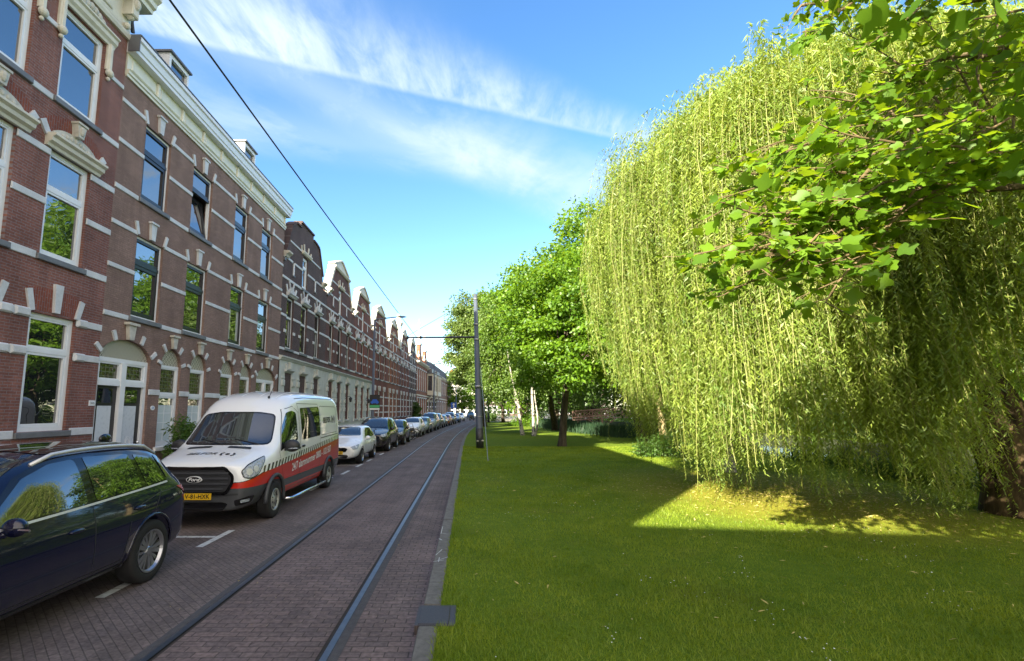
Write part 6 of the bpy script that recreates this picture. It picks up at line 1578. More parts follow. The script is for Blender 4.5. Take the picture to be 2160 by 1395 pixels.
# two far-off passers-by
M['skin'] = plain('skin', (0.45, 0.27, 0.19), 0.6, 0.05); M['hair'] = plain('dark_hair', (0.03, 0.02, 0.015), 0.6, 0.1)
def person(loc, rz, label, shirt, trousers, cap=None):
    t = thing('person', label, 'person', loc, rz)
    def skin(name, pts, edges, mat, parent):
        me = bpy.data.meshes.new(name); me.from_pydata([p[:3] for p in pts], edges, [])
        o = bpy.data.objects.new(name, me); col.objects.link(o); m = o.modifiers.new('s', 'SKIN'); m.use_smooth_shade = True
        lay = me.skin_vertices[0].data
        for i, p in enumerate(pts): lay[i].radius = (p[3], p[3]); lay[i].use_root = (i == 0)
        o.modifiers.new('b', 'SUBSURF').levels = 1
        dg = bpy.context.evaluated_depsgraph_get(); out = bpy.data.meshes.new_from_object(o.evaluated_get(dg)); bpy.data.objects.remove(o)
        out.materials.clear(); return link_mesh(name, out, mat, parent, True)
    pts = [(0,0,.95,.13),(0,0,1.15,.135),(0,0,1.36,.15),(0,0,1.46,.07),(0,0,1.54,.06),(0,-.01,1.63,.095),(0,-.01,1.74,.075),
           (.17,0,1.40,.055),(.23,.02,1.12,.042),(.22,-.10,.90,.034),(.22,-.16,.82,.03),(-.17,0,1.40,.055),(-.23,.0,1.12,.042),(-.22,.12,.92,.034),(-.22,.16,.84,.03),
           (.09,0,.90,.09),(.10,-.10,.50,.062),(.10,-.10,.09,.045),(.10,-.20,.04,.04),(-.09,0,.90,.09),(-.10,.08,.50,.062),(-.10,.24,.12,.045),(-.10,.16,.05,.04)]
    E_ = [(0,1),(1,2),(2,3),(3,4),(4,5),(5,6),(2,7),(7,8),(8,9),(9,10),(2,11),(11,12),(12,13),(13,14),(0,15),(15,16),(16,17),(17,18),(0,19),(19,20),(20,21),(21,22)]
    skin('body', pts, E_, M['skin'], t)
    skin('shirt', [(0,0,.98,.16),(0,0,1.18,.155),(0,0,1.37,.17),(0,0,1.45,.085),(.17,0,1.40,.075),(.225,.01,1.20,.062),(-.17,0,1.40,.075),(-.225,0,1.20,.062)], [(0,1),(1,2),(2,3),(2,4),(4,5),(2,6),(6,7)], shirt, t)
    skin('trousers', [(0,0,.96,.155),(.09,0,.86,.108),(.10,-.10,.50,.082),(.10,-.10,.13,.065),(-.09,0,.86,.108),(-.10,.08,.50,.082),(-.10,.22,.16,.065)], [(0,1),(1,2),(2,3),(0,4),(4,5),(5,6)], trousers, t)
    mb = MB(); mb.ball((0, .015, 1.68), .112, 9, (.9, 1.0, 1.02)); mb.build('hair', cap or M['hair'], t, True)
    return t
person((2.35, 76.0, 0.09), R(170), 'person in white clothes walking at the end of the lawn beyond the pole', M['wood_white'], M['stone_cream'])
person((-1.35, 102.0, 0.02), R(20), 'person in dark clothes standing far away beside the parked cars', M['steel_dark'], M['steel_dark'])
# ---------------------------------------------------------------- trees
LANCE = ([(0, 0, 0), (0.5, 0.38, 0.03), (0, 1, -0.05), (-0.5, 0.38, 0.03)], [(0, 1, 2, 3)])
OVAL = ([(0, 0, 0), (0.5, 0.35, 0.06), (0.36, 0.75, 0.03), (0, 1, -0.04), (-0.36, 0.75, 0.03), (-0.5, 0.35, 0.06)], [(0, 1, 2, 3), (0, 3, 4, 5)])
_tl = [(0, 0, 0), (0, .42, -.02), (0, .80, -.05)]+[(.25, .03, .03), (.50, .24, .07), (.34, .47, .04), (.45, .74, .05), (.33, .97, .0)]
TULIP = (_tl+[(-x, y, z) for x, y, z in _tl[3:]], [(0,3,4),(0,4,5),(0,5,1),(1,5,6),(1,6,7),(1,7,2),(0,9,8),(0,10,9),(0,1,10),(1,11,10),(1,12,11),(1,2,12)])
def bez(p, n):
    """smooth way through the points p"""
    p = [Vector(q) for q in p]; out = []
    for i in range(len(p)-1):
        a, b, c, d = p[max(i-1, 0)], p[i], p[i+1], p[min(i+2, len(p)-1)]
        for k in range(n):
            t = k/n; out.append(0.5*((2*b)+(c-a)*t+(2*a-5*b+4*c-d)*t*t+(3*b-a-3*c+d)*t**3))
    return out+[p[-1]]
def taper(r0, r1, n, pw=0.8): return [r0+(r1-r0)*(i/(n-1))**pw for i in range(n)]
def trunk_pts(base, top, lean=(0, 0), n=7, wob=0.08):
    b, t = Vector(base), Vector(top); out = []
    for i in range(n):
        q = i/(n-1); p = b.lerp(t, q); p.x += lean[0]*math.sin(q*math.pi)+random.uniform(-wob, wob)*(0 < i < n-1); p.y += lean[1]*math.sin(q*math.pi)+random.uniform(-wob, wob)*(0 < i < n-1); out.append(p)
    return out
def crown_clumps(c, r, n, inner=0.45, droop=0.0, seed=0):
    g = np.random.default_rng(seed); d = unit(g.normal(size=(n, 3))); d[:, 2] = np.where(d[:, 2] < -0.85, -d[:, 2]*0.5, d[:, 2])
    q = inner+(1-inner)*g.random(n)**0.55
    P = np.array(c)+d*q[:, None]*np.array(r)*g.uniform(0.86, 1.10, n)[:, None]
    return P
def leaves_at(P, rad, per, size, aspect, shape, flat=0.6, droop=0.35, seed=0, squash=0.62):
    """clumps of leaves round the points P: denser outside, layered"""
    g = np.random.default_rng(seed); n = len(P)*per
    idx = np.repeat(np.arange(len(P)), per); d = unit(g.normal(size=(n, 3))); q = g.random(n)**0.45
    rr = np.array(rad)[idx] if np.ndim(rad) else np.full(n, rad)
    off = d*(q*rr)[:, None]; off[:, 2] *= squash
    off[:, 2] -= 0.25*rr*(np.hypot(off[:, 0], off[:, 1])/rr)**2
    pos = P[idx]+off
    ax = unit(off*np.array([1, 1, 0.3])+g.normal(size=(n, 3))*0.45*rr[:, None]); ax[:, 2] -= droop
    nr = unit(np.array([0, 0, 1.0])*flat*0.55+g.normal(size=(n, 3))*0.5+d*0.75)
    ln = size*g.uniform(0.65, 1.3, n)
    return leaf_cloud(pos, unit(ax), nr, ln, ln*aspect*g.uniform(0.85, 1.15, n), *shape)
def crown_object(name, vf, mat, parent):
    v, f = vf; me = np_mesh(name, v, f, f.shape[1]); return link_mesh(name, me, mat, parent)
def tree(name, label, base, crown_c, crown_r, nclump, per, size, leafm, barkm, r0, fork=None, lean=(0, 0), group=None, seed=1, aspect=0.6, shape=OVAL, clump_r=0.24, trunks=None, droop=0.35, inner=0.45, squash=0.62, stems=()):
    random.seed(seed); base = Vector(base)
    t = thing(name, label, 'tree', base, 0, group)
    C = Vector(crown_c)-base
    fork = fork or (C.z-crown_r[2])*1.0+0.8
    mb = MB(); top = Vector((C.x*0.5, C.y*0.5, fork))
    tp = bez(trunk_pts((0, 0, -0.1), top, lean, 5, r0*0.25), 3); rad = taper(r0*1.05, r0*0.72, len(tp)); rad[0] = r0*1.5; rad[1] = r0*1.18
    mb.tube(tp, rad, 12)
    P = crown_clumps(C, crown_r, nclump, inner, seed=seed)
    lim = MB(); pick = sorted(range(len(P)), key=lambda i: random.random())[:min(len(P), 26)]
    for i in pick:
        e = Vector(P[i]); m = top.lerp(e, 0.5)+Vector((random.uniform(-.3, .3), random.uniform(-.3, .3), random.uniform(0.0, 0.6)))
        q = bez([top-Vector((0, 0, 0.1)), m, e], 4); lim.tube(q, taper(r0*random.uniform(0.25, 0.5), 0.012, len(q)), 6, False)
    for st in stems:
        q = bez([Vector(x)-base for x in st], 4); mb.tube(q, taper(r0*0.8, r0*0.12, len(q), 1.0), 10, False)
    mb.build('trunk', M[barkm], t, True); lim.build('limb', M[barkm] if barkm != 'bark_birch' else M['bark'], t, True)
    rad = np.random.default_rng(seed+3).uniform(0.75, 1.3, len(P))*clump_r*(sum(crown_r)/3)
    crown_object('crown', leaves_at(P, rad, per, size, aspect, shape, seed=seed+9, droop=droop, squash=squash), M[leafm], t)
    return t

# ---- weeping willow -------------------------------------------------
def willow():
    g = np.random.default_rng(11)
    base = Vector((10.85, 9.9, 0.05)); t = thing('weeping_willow', 'huge weeping willow whose sunlit yellow-green curtains hang almost to the grass', 'tree', base)
    cx, cy, cz, rx, ry, rz = 9.4, 13.1, 6.4, 5.2, 5.5, 5.05
    # trunk and limbs
    random.seed(5); mb = MB()
    tp = bez([Vector(p)-base for p in ((10.85, 9.9, -0.1), (10.75, 10.0, 1.2), (10.45, 10.4, 2.6), (9.95, 11.1, 4.2))], 5)
    rad = taper(0.66, 0.46, len(tp)); rad[0] = 0.82; rad[1] = 0.74; rad[2] = 0.69
    mb.tube(tp, rad, 20); tr = mb.build('trunk', M['bark_willow'], t, True)
    lim = MB(); heads = []
    for i in range(16):
        a = i*2.399+0.4; q = 0.35+0.55*((i*7) % 16)/16
        e = Vector((cx+rx*q*math.cos(a), cy+ry*q*math.sin(a), cz+rz*math.sqrt(max(0.05, 1-q*q))-0.5)); heads.append(e)
        s = Vector((9.95, 11.0, 4.0)); m = s.lerp(e, 0.5)+Vector((0, 0, 0.9))
        p = bez([x-base for x in (s, m, e)], 6); lim.tube(p, taper(random.uniform(.16, .30), 0.03, len(p)), 8, False)
    for e in ((8.0, 10.6, 4.7), (7.2, 12.5, 5.4), (9.4, 9.4, 5.2)):
        p = bez([x-base for x in (Vector((10.3, 10.3, 2.3)), Vector((9.6, 10.4, 3.4)), Vector(e))], 6); lim.tube(p, taper(.26, .05, len(p)), 8, False)
    lim.build('limb', M['bark_willow'], t, True)
    # hanging strands, in bunches
    pos, ax, nr, ln = [], [], [], []; sv, sf = [], []
    nb = 760
    for b in range(nb):
        q = math.sqrt(g.random()) if b > 190 else g.uniform(0.78, 1.0)
        a = g.uniform(0, 2*math.pi)
        if b <= 340: a = math.radians(g.uniform(120, 335))
        elif b >= 690: a = math.radians(g.uniform(165, 232)); q = g.uniform(0.72, 1.0)
        elif b >= 470: a = math.radians(g.uniform(232, 330)); q = g.uniform(0.55, 0.95)      # most bunches on the outside that faces the street
        if b < 470 and q > 0.62 and math.sin(15*a+2.5*math.sin(4*a)) < -0.15 and g.random() < 0.80: continue
        ux, uy = math.cos(a)*q, math.sin(a)*q
        lump = 1.0+0.045*math.sin(7.3*a+q*5)
        top = np.array([cx+rx*ux*lump, cy+ry*uy*lump, cz+rz*math.sqrt(max(0.0, 1-q*q))*g.uniform(0.90, 1.03)+g.uniform(-0.35, 0.25)])
        if q > 0.9: top[2] += g.uniform(0.0, 1.6)
        out = np.array([math.cos(a), math.sin(a), 0.0])
        endz = 0.30+g.random()**1.5*1.3+0.75*(0.5+0.5*math.sin(9.0*a+2.2*math.sin(3*a)))+max(0.0, 5.2-top[0])*2.1+(0.0 if q > 0.6 else 1.0)
        if b >= 470: endz = 0.30+0.9*g.random()**1.4+max(0.0, 5.2-top[0])*2.1
        ratio = top[0]/max(top[1], 1.0); shy = ratio > 0.90 and uy < 0.3
        if shy: endz = 1.5+g.random()*2.8
        lean = np.array([0.10, -0.05])+g.normal(size=2)*0.10; rb = g.uniform(0.12, 0.26)
        if uy > 0.35: endz += 1.5
        for s in range(int(g.integers(10, 22))):
            ox, oy = g.normal()*rb, g.normal()*rb
            st = top+np.array([ox, oy, g.uniform(-0.5, 0.15)])
            ez = endz+g.exponential(0.5); L_ = max(0.7, (st[2]-ez)*(1.0 if g.random() < 0.55 else g.uniform(0.5, 1.0))); n = max(6, int(L_/0.052))
            u = np.linspace(0, 1, n); reach = g.uniform(0.25, 0.75); sw = lean*L_*0.5+g.normal(size=2)*0.12-np.array([ox, oy])*0.55
            arch = 1-np.exp(-u*L_/0.55)
            x = st[0]+out[0]*reach*arch+sw[0]*u**2+0.03*np.sin(u*L_*2.3+g.uniform(0, 6)); y = st[1]+out[1]*reach*arch+sw[1]*u**2+0.03*np.sin(u*L_*2.0+g.uniform(0, 6))
            z = st[2]+0.18*np.sin(np.minimum(u*L_/0.6, 1)*math.pi)-u*L_
            pts = np.stack([x, y, z], 1); pos.append(pts)
            az = g.uniform(0, 2*math.pi, n); h = np.stack([np.cos(az), np.sin(az), np.zeros(n)], 1)
            dn = g.uniform(0.45, 1.45, n); A = unit(h+np.array([0, 0, -1.0])*dn[:, None]); ax.append(A)
            nr.append(unit(np.stack([np.zeros(n), np.zeros(n), np.ones(n)], 1)*0.6+g.normal(size=(n, 3))*0.55))
            ln.append(g.uniform(0.08, 0.150, n)*np.where(u > 0.93, 0.6, 1.0))
            if g.random() < 0.55: continue
            k = pts[::max(1, n//9)]; b0 = len(sv)
            hx = 0.0022 if g.random() < 0.8 else 0.005
            for p in k: sv += [(p[0]-hx, p[1], p[2]), (p[0]+hx*0.6, p[1]-hx, p[2])]
            for i in range(len(k)-1): sf.append((b0+2*i, b0+2*i+1, b0+2*i+3, b0+2*i+2))
    pos, ax, nr, ln = map(np.concatenate, (pos, ax, nr, ln)); bo = np.array(base)
    v, f = leaf_cloud(pos-bo, ax, nr, ln, ln*g.uniform(0.17, 0.25, len(ln)), *LANCE)
    link_mesh('crown', np_mesh('crown', v, f, 4), M['leaf_willow'], t)
    link_mesh('hanging_stem', np_mesh('hanging_stem', np.array(sv)-bo, np.array(sf), 4), M['stem_yellow'], t)
    print('willow leaves', len(pos))
willow()

# ---- tulip tree whose boughs reach in from the right ------------------
def tulip():
    g = np.random.default_rng(23); random.seed(23)
    base = Vector((9.0, 2.2, 0.05)); t = thing('tulip_tree', 'tulip tree with large four-lobed leaves reaching in from the right edge', 'tree', base)
    B = lambda *p: [at_y(x, y, Y) for x, y, Y in p]
    stem = Vector((8.6, 2.5, 4.7))
    main = [stem]+B((2160, 324, 4.9), (2080, 312, 4.8), (2000, 322, 4.7), (1900, 322, 4.6), (1790, 332, 4.5))
    upper = [Vector((8.8, 2.4, 6.6))]+B((2150, 90, 5.0), (2060, 110, 5.0), (1960, 130, 5.1), (1880, 160, 5.2))
    topb = [Vector((8.8, 2.4, 7.6))]+B((2160, -40, 5.2), (1980, -20, 5.3), (1820, -8, 5.4), (1690, 12, 5.5))
    low = [Vector((8.4, 2.6, 3.9))]+B((2140, 395, 4.4), (2000, 385, 4.3), (1930, 400, 4.2))
    twigs = [B((1790, 332, 4.5), (1680, 372, 4.4), (1600, 395, 4.3), (1530, 415, 4.2)), B((1850, 335, 4.5), (1720, 430, 4.2), (1610, 480, 4.0), (1530, 520, 3.9), (1480, 535, 3.8)),
        B((1900, 390, 4.3), (1770, 490, 4.0), (1650, 545, 3.8), (1570, 575, 3.7)), B((1930, 400, 4.2), (1850, 510, 3.9), (1780, 580, 3.7), (1740, 640, 3.6)),
        B((2000, 322, 4.7), (1900, 250, 4.8), (1800, 200, 5.0), (1700, 190, 5.1)), B((2050, 316, 4.8), (1950, 180, 5.0), (1850, 105, 5.2), (1760, 62, 5.3)),
        B((2080, 312, 4.8), (2050, 200, 4.9), (1980, 80, 5.1), (1920, 10, 5.3)), B((2130, 318, 4.9), (2140, 200, 4.8), (2110, 80, 4.9), (2090, -30, 5.0)),
        B((2000, 385, 4.3), (1930, 430, 4.0), (1880, 470, 3.8)), B((1790, 332, 4.5), (1700, 300, 4.6), (1640, 330, 4.6), (1580, 350, 4.6)),
        B((1980, 326, 4.4), (1880, 300, 4.2), (1790, 285, 4.1), (1710, 255, 4.1)), B((2160, 210, 4.5), (2050, 240, 4.4), (1930, 245, 4.4), (1830, 262, 4.5)),
        B((2080, 312, 4.8), (2100, 260, 4.5), (2060, 150, 4.4), (2100, 60, 4.5)), B((1900, 322, 4.6), (1800, 390, 4.6), (1690, 450, 4.6), (1600, 440, 4.7)),
        B((1850, 335, 4.5), (1790, 410, 4.0), (1700, 520, 3.7), (1620, 540, 3.6)), B((2000, 385, 4.3), (1900, 370, 3.9), (1800, 420, 3.7), (1700, 400, 3.6)),
        B((1690, 12, 5.5), (1670, 40, 5.4)), B((1820, -8, 5.4), (1760, 30, 5.2), (1690, 70, 5.1)), B((1980, -20, 5.3), (1900, 50, 5.0), (1830, 90, 4.9)),
        B((1960, 130, 5.1), (1900, 190, 5.0), (1840, 230, 4.9)), B((2160, 20, 4.6), (2060, 40, 4.6), (1980, 50, 4.7)), B((1930, 400, 4.2), (1880, 330, 4.9), (1760, 260, 5.3)), B((2150, 322, 4.8), (2090, 345, 4.5), (2020, 352, 4.3), (1950, 345, 4.2)), B((2155, 318, 4.8), (2110, 290, 4.6), (2040, 285, 4.4), (1980, 290, 4.3)), B((2100, 312, 4.7), (2040, 370, 4.3), (2010, 420, 4.1)),
        # boughs further in, that cast the deep shade
        [stem, Vector((7.0, 4.6, 5.6)), Vector((5.6, 5.6, 5.9)), Vector((4.6, 6.0, 5.6))], [Vector((8.8, 2.4, 6.6)), Vector((7.2, 4.8, 7.4)), Vector((5.8, 5.8, 7.8))], [stem, Vector((7.6, 4.4, 5.0)), Vector((6.6, 6.2, 5.2)), Vector((5.6, 6.8, 5.0))],
        [Vector((8.8, 2.4, 6.6)), Vector((8.0, 4.4, 7.2)), Vector((7.2, 6.2, 7.2))], [stem, Vector((7.6, 3.6, 5.6)), Vector((6.6, 4.2, 5.8)), Vector((5.4, 4.4, 5.6))]]
    for k in range(26):                               # more crown boughs added beyond the frame to shade the willow
        a = np.array([8.7, 2.4, g.uniform(4.2, 8.5)]); e = np.array([g.uniform(5.6, 8.6), g.uniform(3.2, 6.4), 0]); e[0] = max(e[0], 1.12*e[1]+0.55); e[2] = g.uniform(4.2, 8.6)
        twigs.append([Vector(a), Vector((a+e)/2+np.array([0, 0, 0.4])), Vector(e)])
    for k in range(11):                               # outer sprays low on the left
        x = g.uniform(1580, 1780); y = g.uniform(400, 600); Yd = g.uniform(3.7, 4.4)
        twigs.append(B((x+60, y-25, Yd+0.1), (x, y, Yd), (x-60, y+g.uniform(0, 35), Yd-0.1)))
    for k in range(22):                               # inner sprays that fill the lit bough
        x = g.uniform(1650, 2130); lo, hi = 60+(2160-x)*0.30, 520-max(0, x-1850)*0.6; y = g.uniform(lo, hi); Yd = g.uniform(4.0, 5.3)
        twigs.append(B((x, y, Yd), (x-70*g.uniform(.5, 1.2), y+g.uniform(-20, 45), Yd-0.15), (x-150*g.uniform(.5, 1.2), y+g.uniform(-20, 70), Yd-0.25)))
    mb = MB(); tp = bez([Vector(p)-base for p in ((9.0, 2.2, -0.1), (8.95, 2.2, 1.5), (8.75, 2.35, 4.0), (8.8, 2.4, 6.8), (8.9, 2.4, 9.0))], 4)
    mb.tube(tp, taper(0.34, 0.12, len(tp)), 14); mb.build('trunk', M['bark'], t, True)
    lim = MB()
    for m, r in ((main, .06), (upper, .05), (topb, .05), (low, .04)):
        p = [q-base for q in bez(m, 5)]; lim.tube(p, taper(r, 0.018, len(p), 1.0), 8, False)
    lim.build('bough', M['bark_bough'], t, True)
    tw = MB(); pos, ax, nr, ln = [], [], [], []
    def leafs(p, d, n=1):
        for _ in range(n):
            a = d*g.uniform(0.4, 1.0)+g.normal(size=3)*0.55; a[2] -= 0.30; a /= np.linalg.norm(a)
            pet = g.uniform(0.05, 0.11); q = p+a*pet*np.array([1, 1, 0.4])
            nrm = np.array([-0.22, -0.30, 1.0])+g.normal(size=3)*0.52
            pos.append(q); ax.append(a); nr.append(nrm/np.linalg.norm(nrm)); ln.append(g.uniform(0.055, 0.132))
            tw.tube([tuple(p-np.array(base)), tuple(q-np.array(base))], 0.0022, 3, False)
    for m in twigs+[main[2:], upper[1:], topb[1:]]:
        p = bez(m, 6); tw.tube([q-base for q in p], taper(0.014, 0.004, len(p), 1.0), 6, False)
        for i in range(1, len(p)):
            a, b = np.array(p[i-1]), np.array(p[i]); seg = np.linalg.norm(b-a); d = (b-a)/max(seg, 1e-6)
            for k in range(max(1, int(seg/0.055))):
                q = a+(b-a)*g.random(); side = np.cross(d, [0, 0, 1.0])*g.choice([-1, 1])
                if g.random() < 0.50:                  # side shoot with its own leaves
                    sd = side*g.uniform(0.5, 1)+d*g.uniform(0.1, 0.8)+np.array([0, 0, g.uniform(-0.45, 0.25)]); sd /= np.linalg.norm(sd); L_ = g.uniform(0.16, 0.42)
                    e = q+sd*L_; tw.tube([tuple(q-np.array(base)), tuple(e-np.array(base))], [0.005, 0.002], 4, False)
                    for u in np.arange(0.25, 1.01, 0.17): leafs(q+sd*L_*u, sd+np.cross(sd, [0, 0, 1.0])*g.choice([-1, 1])*0.8)
                    leafs(e, sd)
                else: leafs(q, side+d*0.4)
    tw.build('twig', M['twig'], t)
    # crown clumps added out of view, up-sun, to shade the willow and lawn
    Ln = np.array(L); c, s = math.cos(PITCH), math.sin(PITCH); made = 0; anchor = np.array([8.7, 2.4, 6.2])
    for _ in range(4000):
        sx = g.uniform(0.95, 2.5); y0 = 9.4; zt_ = g.uniform(0.3, 6.8); pick = g.random()
        if pick < 0.30: y0 = g.uniform(8.5, 10.4); sx = g.uniform(0.2, 3.8); zt_ = 0.1
        elif pick < 0.40: y0 = 9.8; sx = g.uniform(2.6, 3.4); zt_ = g.uniform(0.6, 4.0)
        tgt = np.array([(sx+y0*0.571)/0.821, y0, zt_]); p = tgt-Ln*g.uniform(5.0, 11.5)
        zc = p[1]*c+(p[2]-CAM_H)*s; upc = -p[1]*s+(p[2]-CAM_H)*c
        if zc > 0.1:
            ix, iy = 989+1050*p[0]/zc, 734-1050*upc/zc
            if -80 < ix < 2330 and iy > -170: continue
        if p[2] < 3.2 or np.linalg.norm(p-anchor) > 6.5: continue
        made += 1
        if made > 175: break
        if made % 6 == 0: tw.tube([tuple(anchor-np.array(base)), tuple((p+anchor)/2+np.array([0, 0, .3])-np.array(base)), tuple(p-np.array(base))], [0.03, 0.016, 0.006], 5, False) if False else None
        for k in range(34):
            d = g.normal(size=3)*np.array([0.30, 0.30, 0.20]); a = d/np.linalg.norm(d)+g.normal(size=3)*0.4; a[2] -= 0.3; nn = np.array([-0.2, -0.3, 1.0])+g.normal(size=3)*0.45
            pos.append(p+d); ax.append(a/np.linalg.norm(a)); nr.append(nn/np.linalg.norm(nn)); ln.append(g.uniform(0.09, 0.17))
    print('crown clumps', made)
    pos, ax, nr, ln = map(np.array, (pos, ax, nr, ln))
    v, f = leaf_cloud(pos-np.array(base), ax, nr, ln, ln*g.uniform(0.9, 1.12, len(ln)), *TULIP)
    link_mesh('crown', np_mesh('crown', v, f, 3), M['leaf_tulip'], t); print('tulip leaves', len(pos))
tulip()

# ---- trees on the lawn and beyond -------------------------------------
PG = 'park trees beyond the lawn'
tree('maple_tree', 'full round maple with dark straight trunk in the middle of the lawn', (5.07, 27.6, 0.05), (5.7, 27.2, 6.8), (3.7, 3.4, 4.5), 230, 170, 0.20, 'leaf_maple', 'bark', 0.22, fork=3.4, group=PG, seed=31, clump_r=0.25, squash=0.42)
tree('tall_tree', 'tallest bright tree whose top shows just left of the willow', (11.35, 32.6, 0.05), (9.2, 32.0, 9.8), (4.6, 4.0, 6.0), 230, 160, 0.23, 'leaf_maple', 'bark', 0.32, fork=4.2, group=PG, seed=32)
tree('park_tree', 'wide tree behind the two white birches with its trunk in their shade', (8.4, 48.9, 0.05), (6.4, 44, 9.4), (5.2, 4.6, 6.8), 260, 160, 0.27, 'leaf_maple', 'bark', 0.32, fork=3.6, group=PG, seed=33, inner=0.55)
tree('lime_tree', 'grey-green lime tree overhanging the tram track behind the tram pole', (1.9, 60, 0.05), (0.9, 57, 10.0), (3.6, 3.6, 6.2), 230, 160, 0.26, 'leaf_lime', 'bark', 0.25, fork=4.4, group=PG, seed=34, droop=0.6)
tree('birch_tree', 'leaning white birch that forks above head height, the left one of two', (4.27, 39.9, 0.05), (2.6, 42.5, 6.9), (2.5, 2.6, 4.6), 190, 140, 0.17, 'leaf_birch', 'bark_birch', 0.145, fork=5.6, group=PG, seed=35, droop=0.9, squash=1.1, stems=[((4.05, 40.1, 2.2), (3.7, 40.0, 3.6), (3.25, 39.6, 5.6), (3.0, 39.4, 7.4)), ((3.95, 40.2, 2.8), (4.0, 40.6, 4.2), (3.9, 41.0, 6.0), (3.7, 41.2, 8.0))])
tree('birch_tree', 'short upright white birch with two stems, the right one of two', (4.91, 38.4, 0.05), (5.1, 40.4, 6.6), (2.0, 2.0, 4.0), 140, 130, 0.17, 'leaf_birch', 'bark_birch', 0.12, fork=4.2, group=PG, seed=36, droop=0.8, squash=1.0, stems=[((5.0, 38.4, 0), (5.25, 38.3, 1.3), (5.05, 38.4, 3.2), (5.0, 38.6, 5.6))])
tree('park_tree', 'leaning tree with a sunlit yellow trunk rising from a bush beside the willow', (10.36, 26.6, 0.05), (9.3, 27.2, 8.0), (2.6, 2.6, 3.4), 80, 110, 0.19, 'leaf_dark', 'bark_yellow', 0.20, fork=5.4, group=PG, seed=37)
tree('young_tree', 'pale-stemmed young tree standing inside the hanging willow branches', (8.42, 16.5, 0.05), (8.7, 17.6, 6.2), (1.8, 1.8, 2.4), 40, 80, 0.16, 'leaf_dark', 'bark_birch', 0.18, fork=3.6, group=PG, seed=38)
tree('park_tree', 'dark park tree with low branches over the canal beside the footbridge', (15.0, 42, 0.05), (14.2, 40, 6.2), (5.0, 4.6, 5.4), 150, 120, 0.26, 'leaf_dark', 'bark', 0.34, fork=3.2, group=PG, seed=39)
tree('park_tree', 'dark spreading tree above the reeds, left of the footbridge', (11.5, 66, 0.05), (11.0, 64, 7.6), (6.0, 5.0, 6.6), 150, 120, 0.32, 'leaf_dark', 'bark', 0.34, fork=3.0, group=PG, seed=40)
far_defs = [('far_tree', 'round bright green street tree in front of the end buildings', (-1.8, 128, 0), (-1.8, 128, 7.0), (4.2, 4.0, 5.6), 'leaf_maple', 41),
    ('far_tree', 'tree with pale trunk at the end of the lawn behind the leaning birch', (5.5, 80, 0.05), (5.0, 78, 8.2), (5.0, 4.5, 6.4), 'leaf_birch', 42),
    ('far_tree', 'broad tree across the canal behind the willow', (29, 30, 0.05), (28, 30, 7.2), (6.5, 6.5, 7.0), 'leaf_dark', 43),
    ('far_tree', 'tree on the far bank directly beyond the footbridge', (27, 62, 0.05), (26, 62, 7.0), (7.0, 6.0, 6.8), 'leaf_maple', 44)]
protos = []
for nm, lab, b, c, r, lm, sd in far_defs: protos.append(tree(nm, lab, b, c, r, 110, 90, 0.36, lm, 'bark', 0.3, group=PG, seed=sd, inner=0.5))
for k, (src, x, y, s, rz, lab) in enumerate(((3, 33, 46, 1.0, 1.2, 'far-bank tree between the footbridge and the willow'), (2, 31, 15, 0.95, 2.2, 'tree on the far bank seen low under the right end of the willow'), (2, 20, 92, 1.15, 0.7, 'dense tree closing the view behind the footbridge'),
        (3, 10, 98, 1.0, 2.9, 'tree at the far side of the gravel path'), (2, 36, 78, 1.25, 4.0, 'large tree far behind the canal'), (3, 44, 30, 1.2, 5.0, 'tall tree in the last row behind the far bank'), (2, 50, 55, 1.3, 3.0, 'big tree in the distance at the right behind the willow'), (3, 40, 5, 1.1, 0.5, 'far-bank tree near the right edge of the picture'),
        (2, 17.5, 74, 0.9, 1.9, 'dark low tree just left of the footbridge'), (2, 22, 104, 1.1, 5.3, 'dark tree behind the gravel path at the water'), (3, 29, 22, 0.9, 4.4, 'tree on the far bank beside the willow trunk'), (2, 35, 37, 1.0, 3.6, 'second-row tree across the canal'), (2, 30, 8, 0.9, 0.2, 'far-bank tree low at the right edge'), (2, 29, 52, 0.9, 2.6, 'far-bank tree to the right of the footbridge'))):
    c = copy_tree(protos[src]); c.location = (x, y, 0.05); c.scale = (s, s, s*random.uniform(0.9, 1.1)); c.rotation_euler = (0, 0, rz); c['label'] = lab

# ---- bushes, reeds, pots ------------------------------------------------
def bush(name, label, loc, r, n, per, size, mat, seed, cat='bush', parent=None, stems=True, aspect=0.45, droop=0.1):
    t = parent or thing(name, label, cat, loc); g = np.random.default_rng(seed)
    d = unit(g.normal(size=(n, 3))); d[:, 2] = np.abs(d[:, 2]); P = d*np.array(r)*g.uniform(0.45, 1.0, n)[:, None]; P[:, 2] += r[2]*0.12
    crown_object('foliage', leaves_at(P, np.full(n, min(r)*0.34), per, size, aspect, LANCE if aspect < 0.4 else OVAL, seed=seed, droop=droop, squash=0.9), M[mat], t)
    if stems:
        mb = MB()
        for p in P[:24]: mb.tube([(p[0]*0.15, p[1]*0.15, -0.03), (p[0]*0.6, p[1]*0.6, p[2]*0.6), tuple(p*1.08)], [0.014, 0.009, 0.004], 5, False)
        mb.build('stem', M['twig'], t)
    return t
bush('bush', 'low leafy bush at the foot of the yellow leaning trunk', (8.35, 21.9, 0.05), (1.15, 0.9, 0.95), 60, 60, 0.12, 'leaf_shrub', 51)
bush('bush', 'bright green bush behind the leaning birch at the end of the lawn', (7.0, 62, 0.05), (2.2, 1.6, 1.5), 50, 60, 0.2, 'leaf_maple', 52)
bush('bush', 'low bush beside the gravel path at the end of the lawn', (3.4, 88, 0.05), (2.4, 1.5, 1.3), 40, 50, 0.24, 'leaf_shrub', 53)
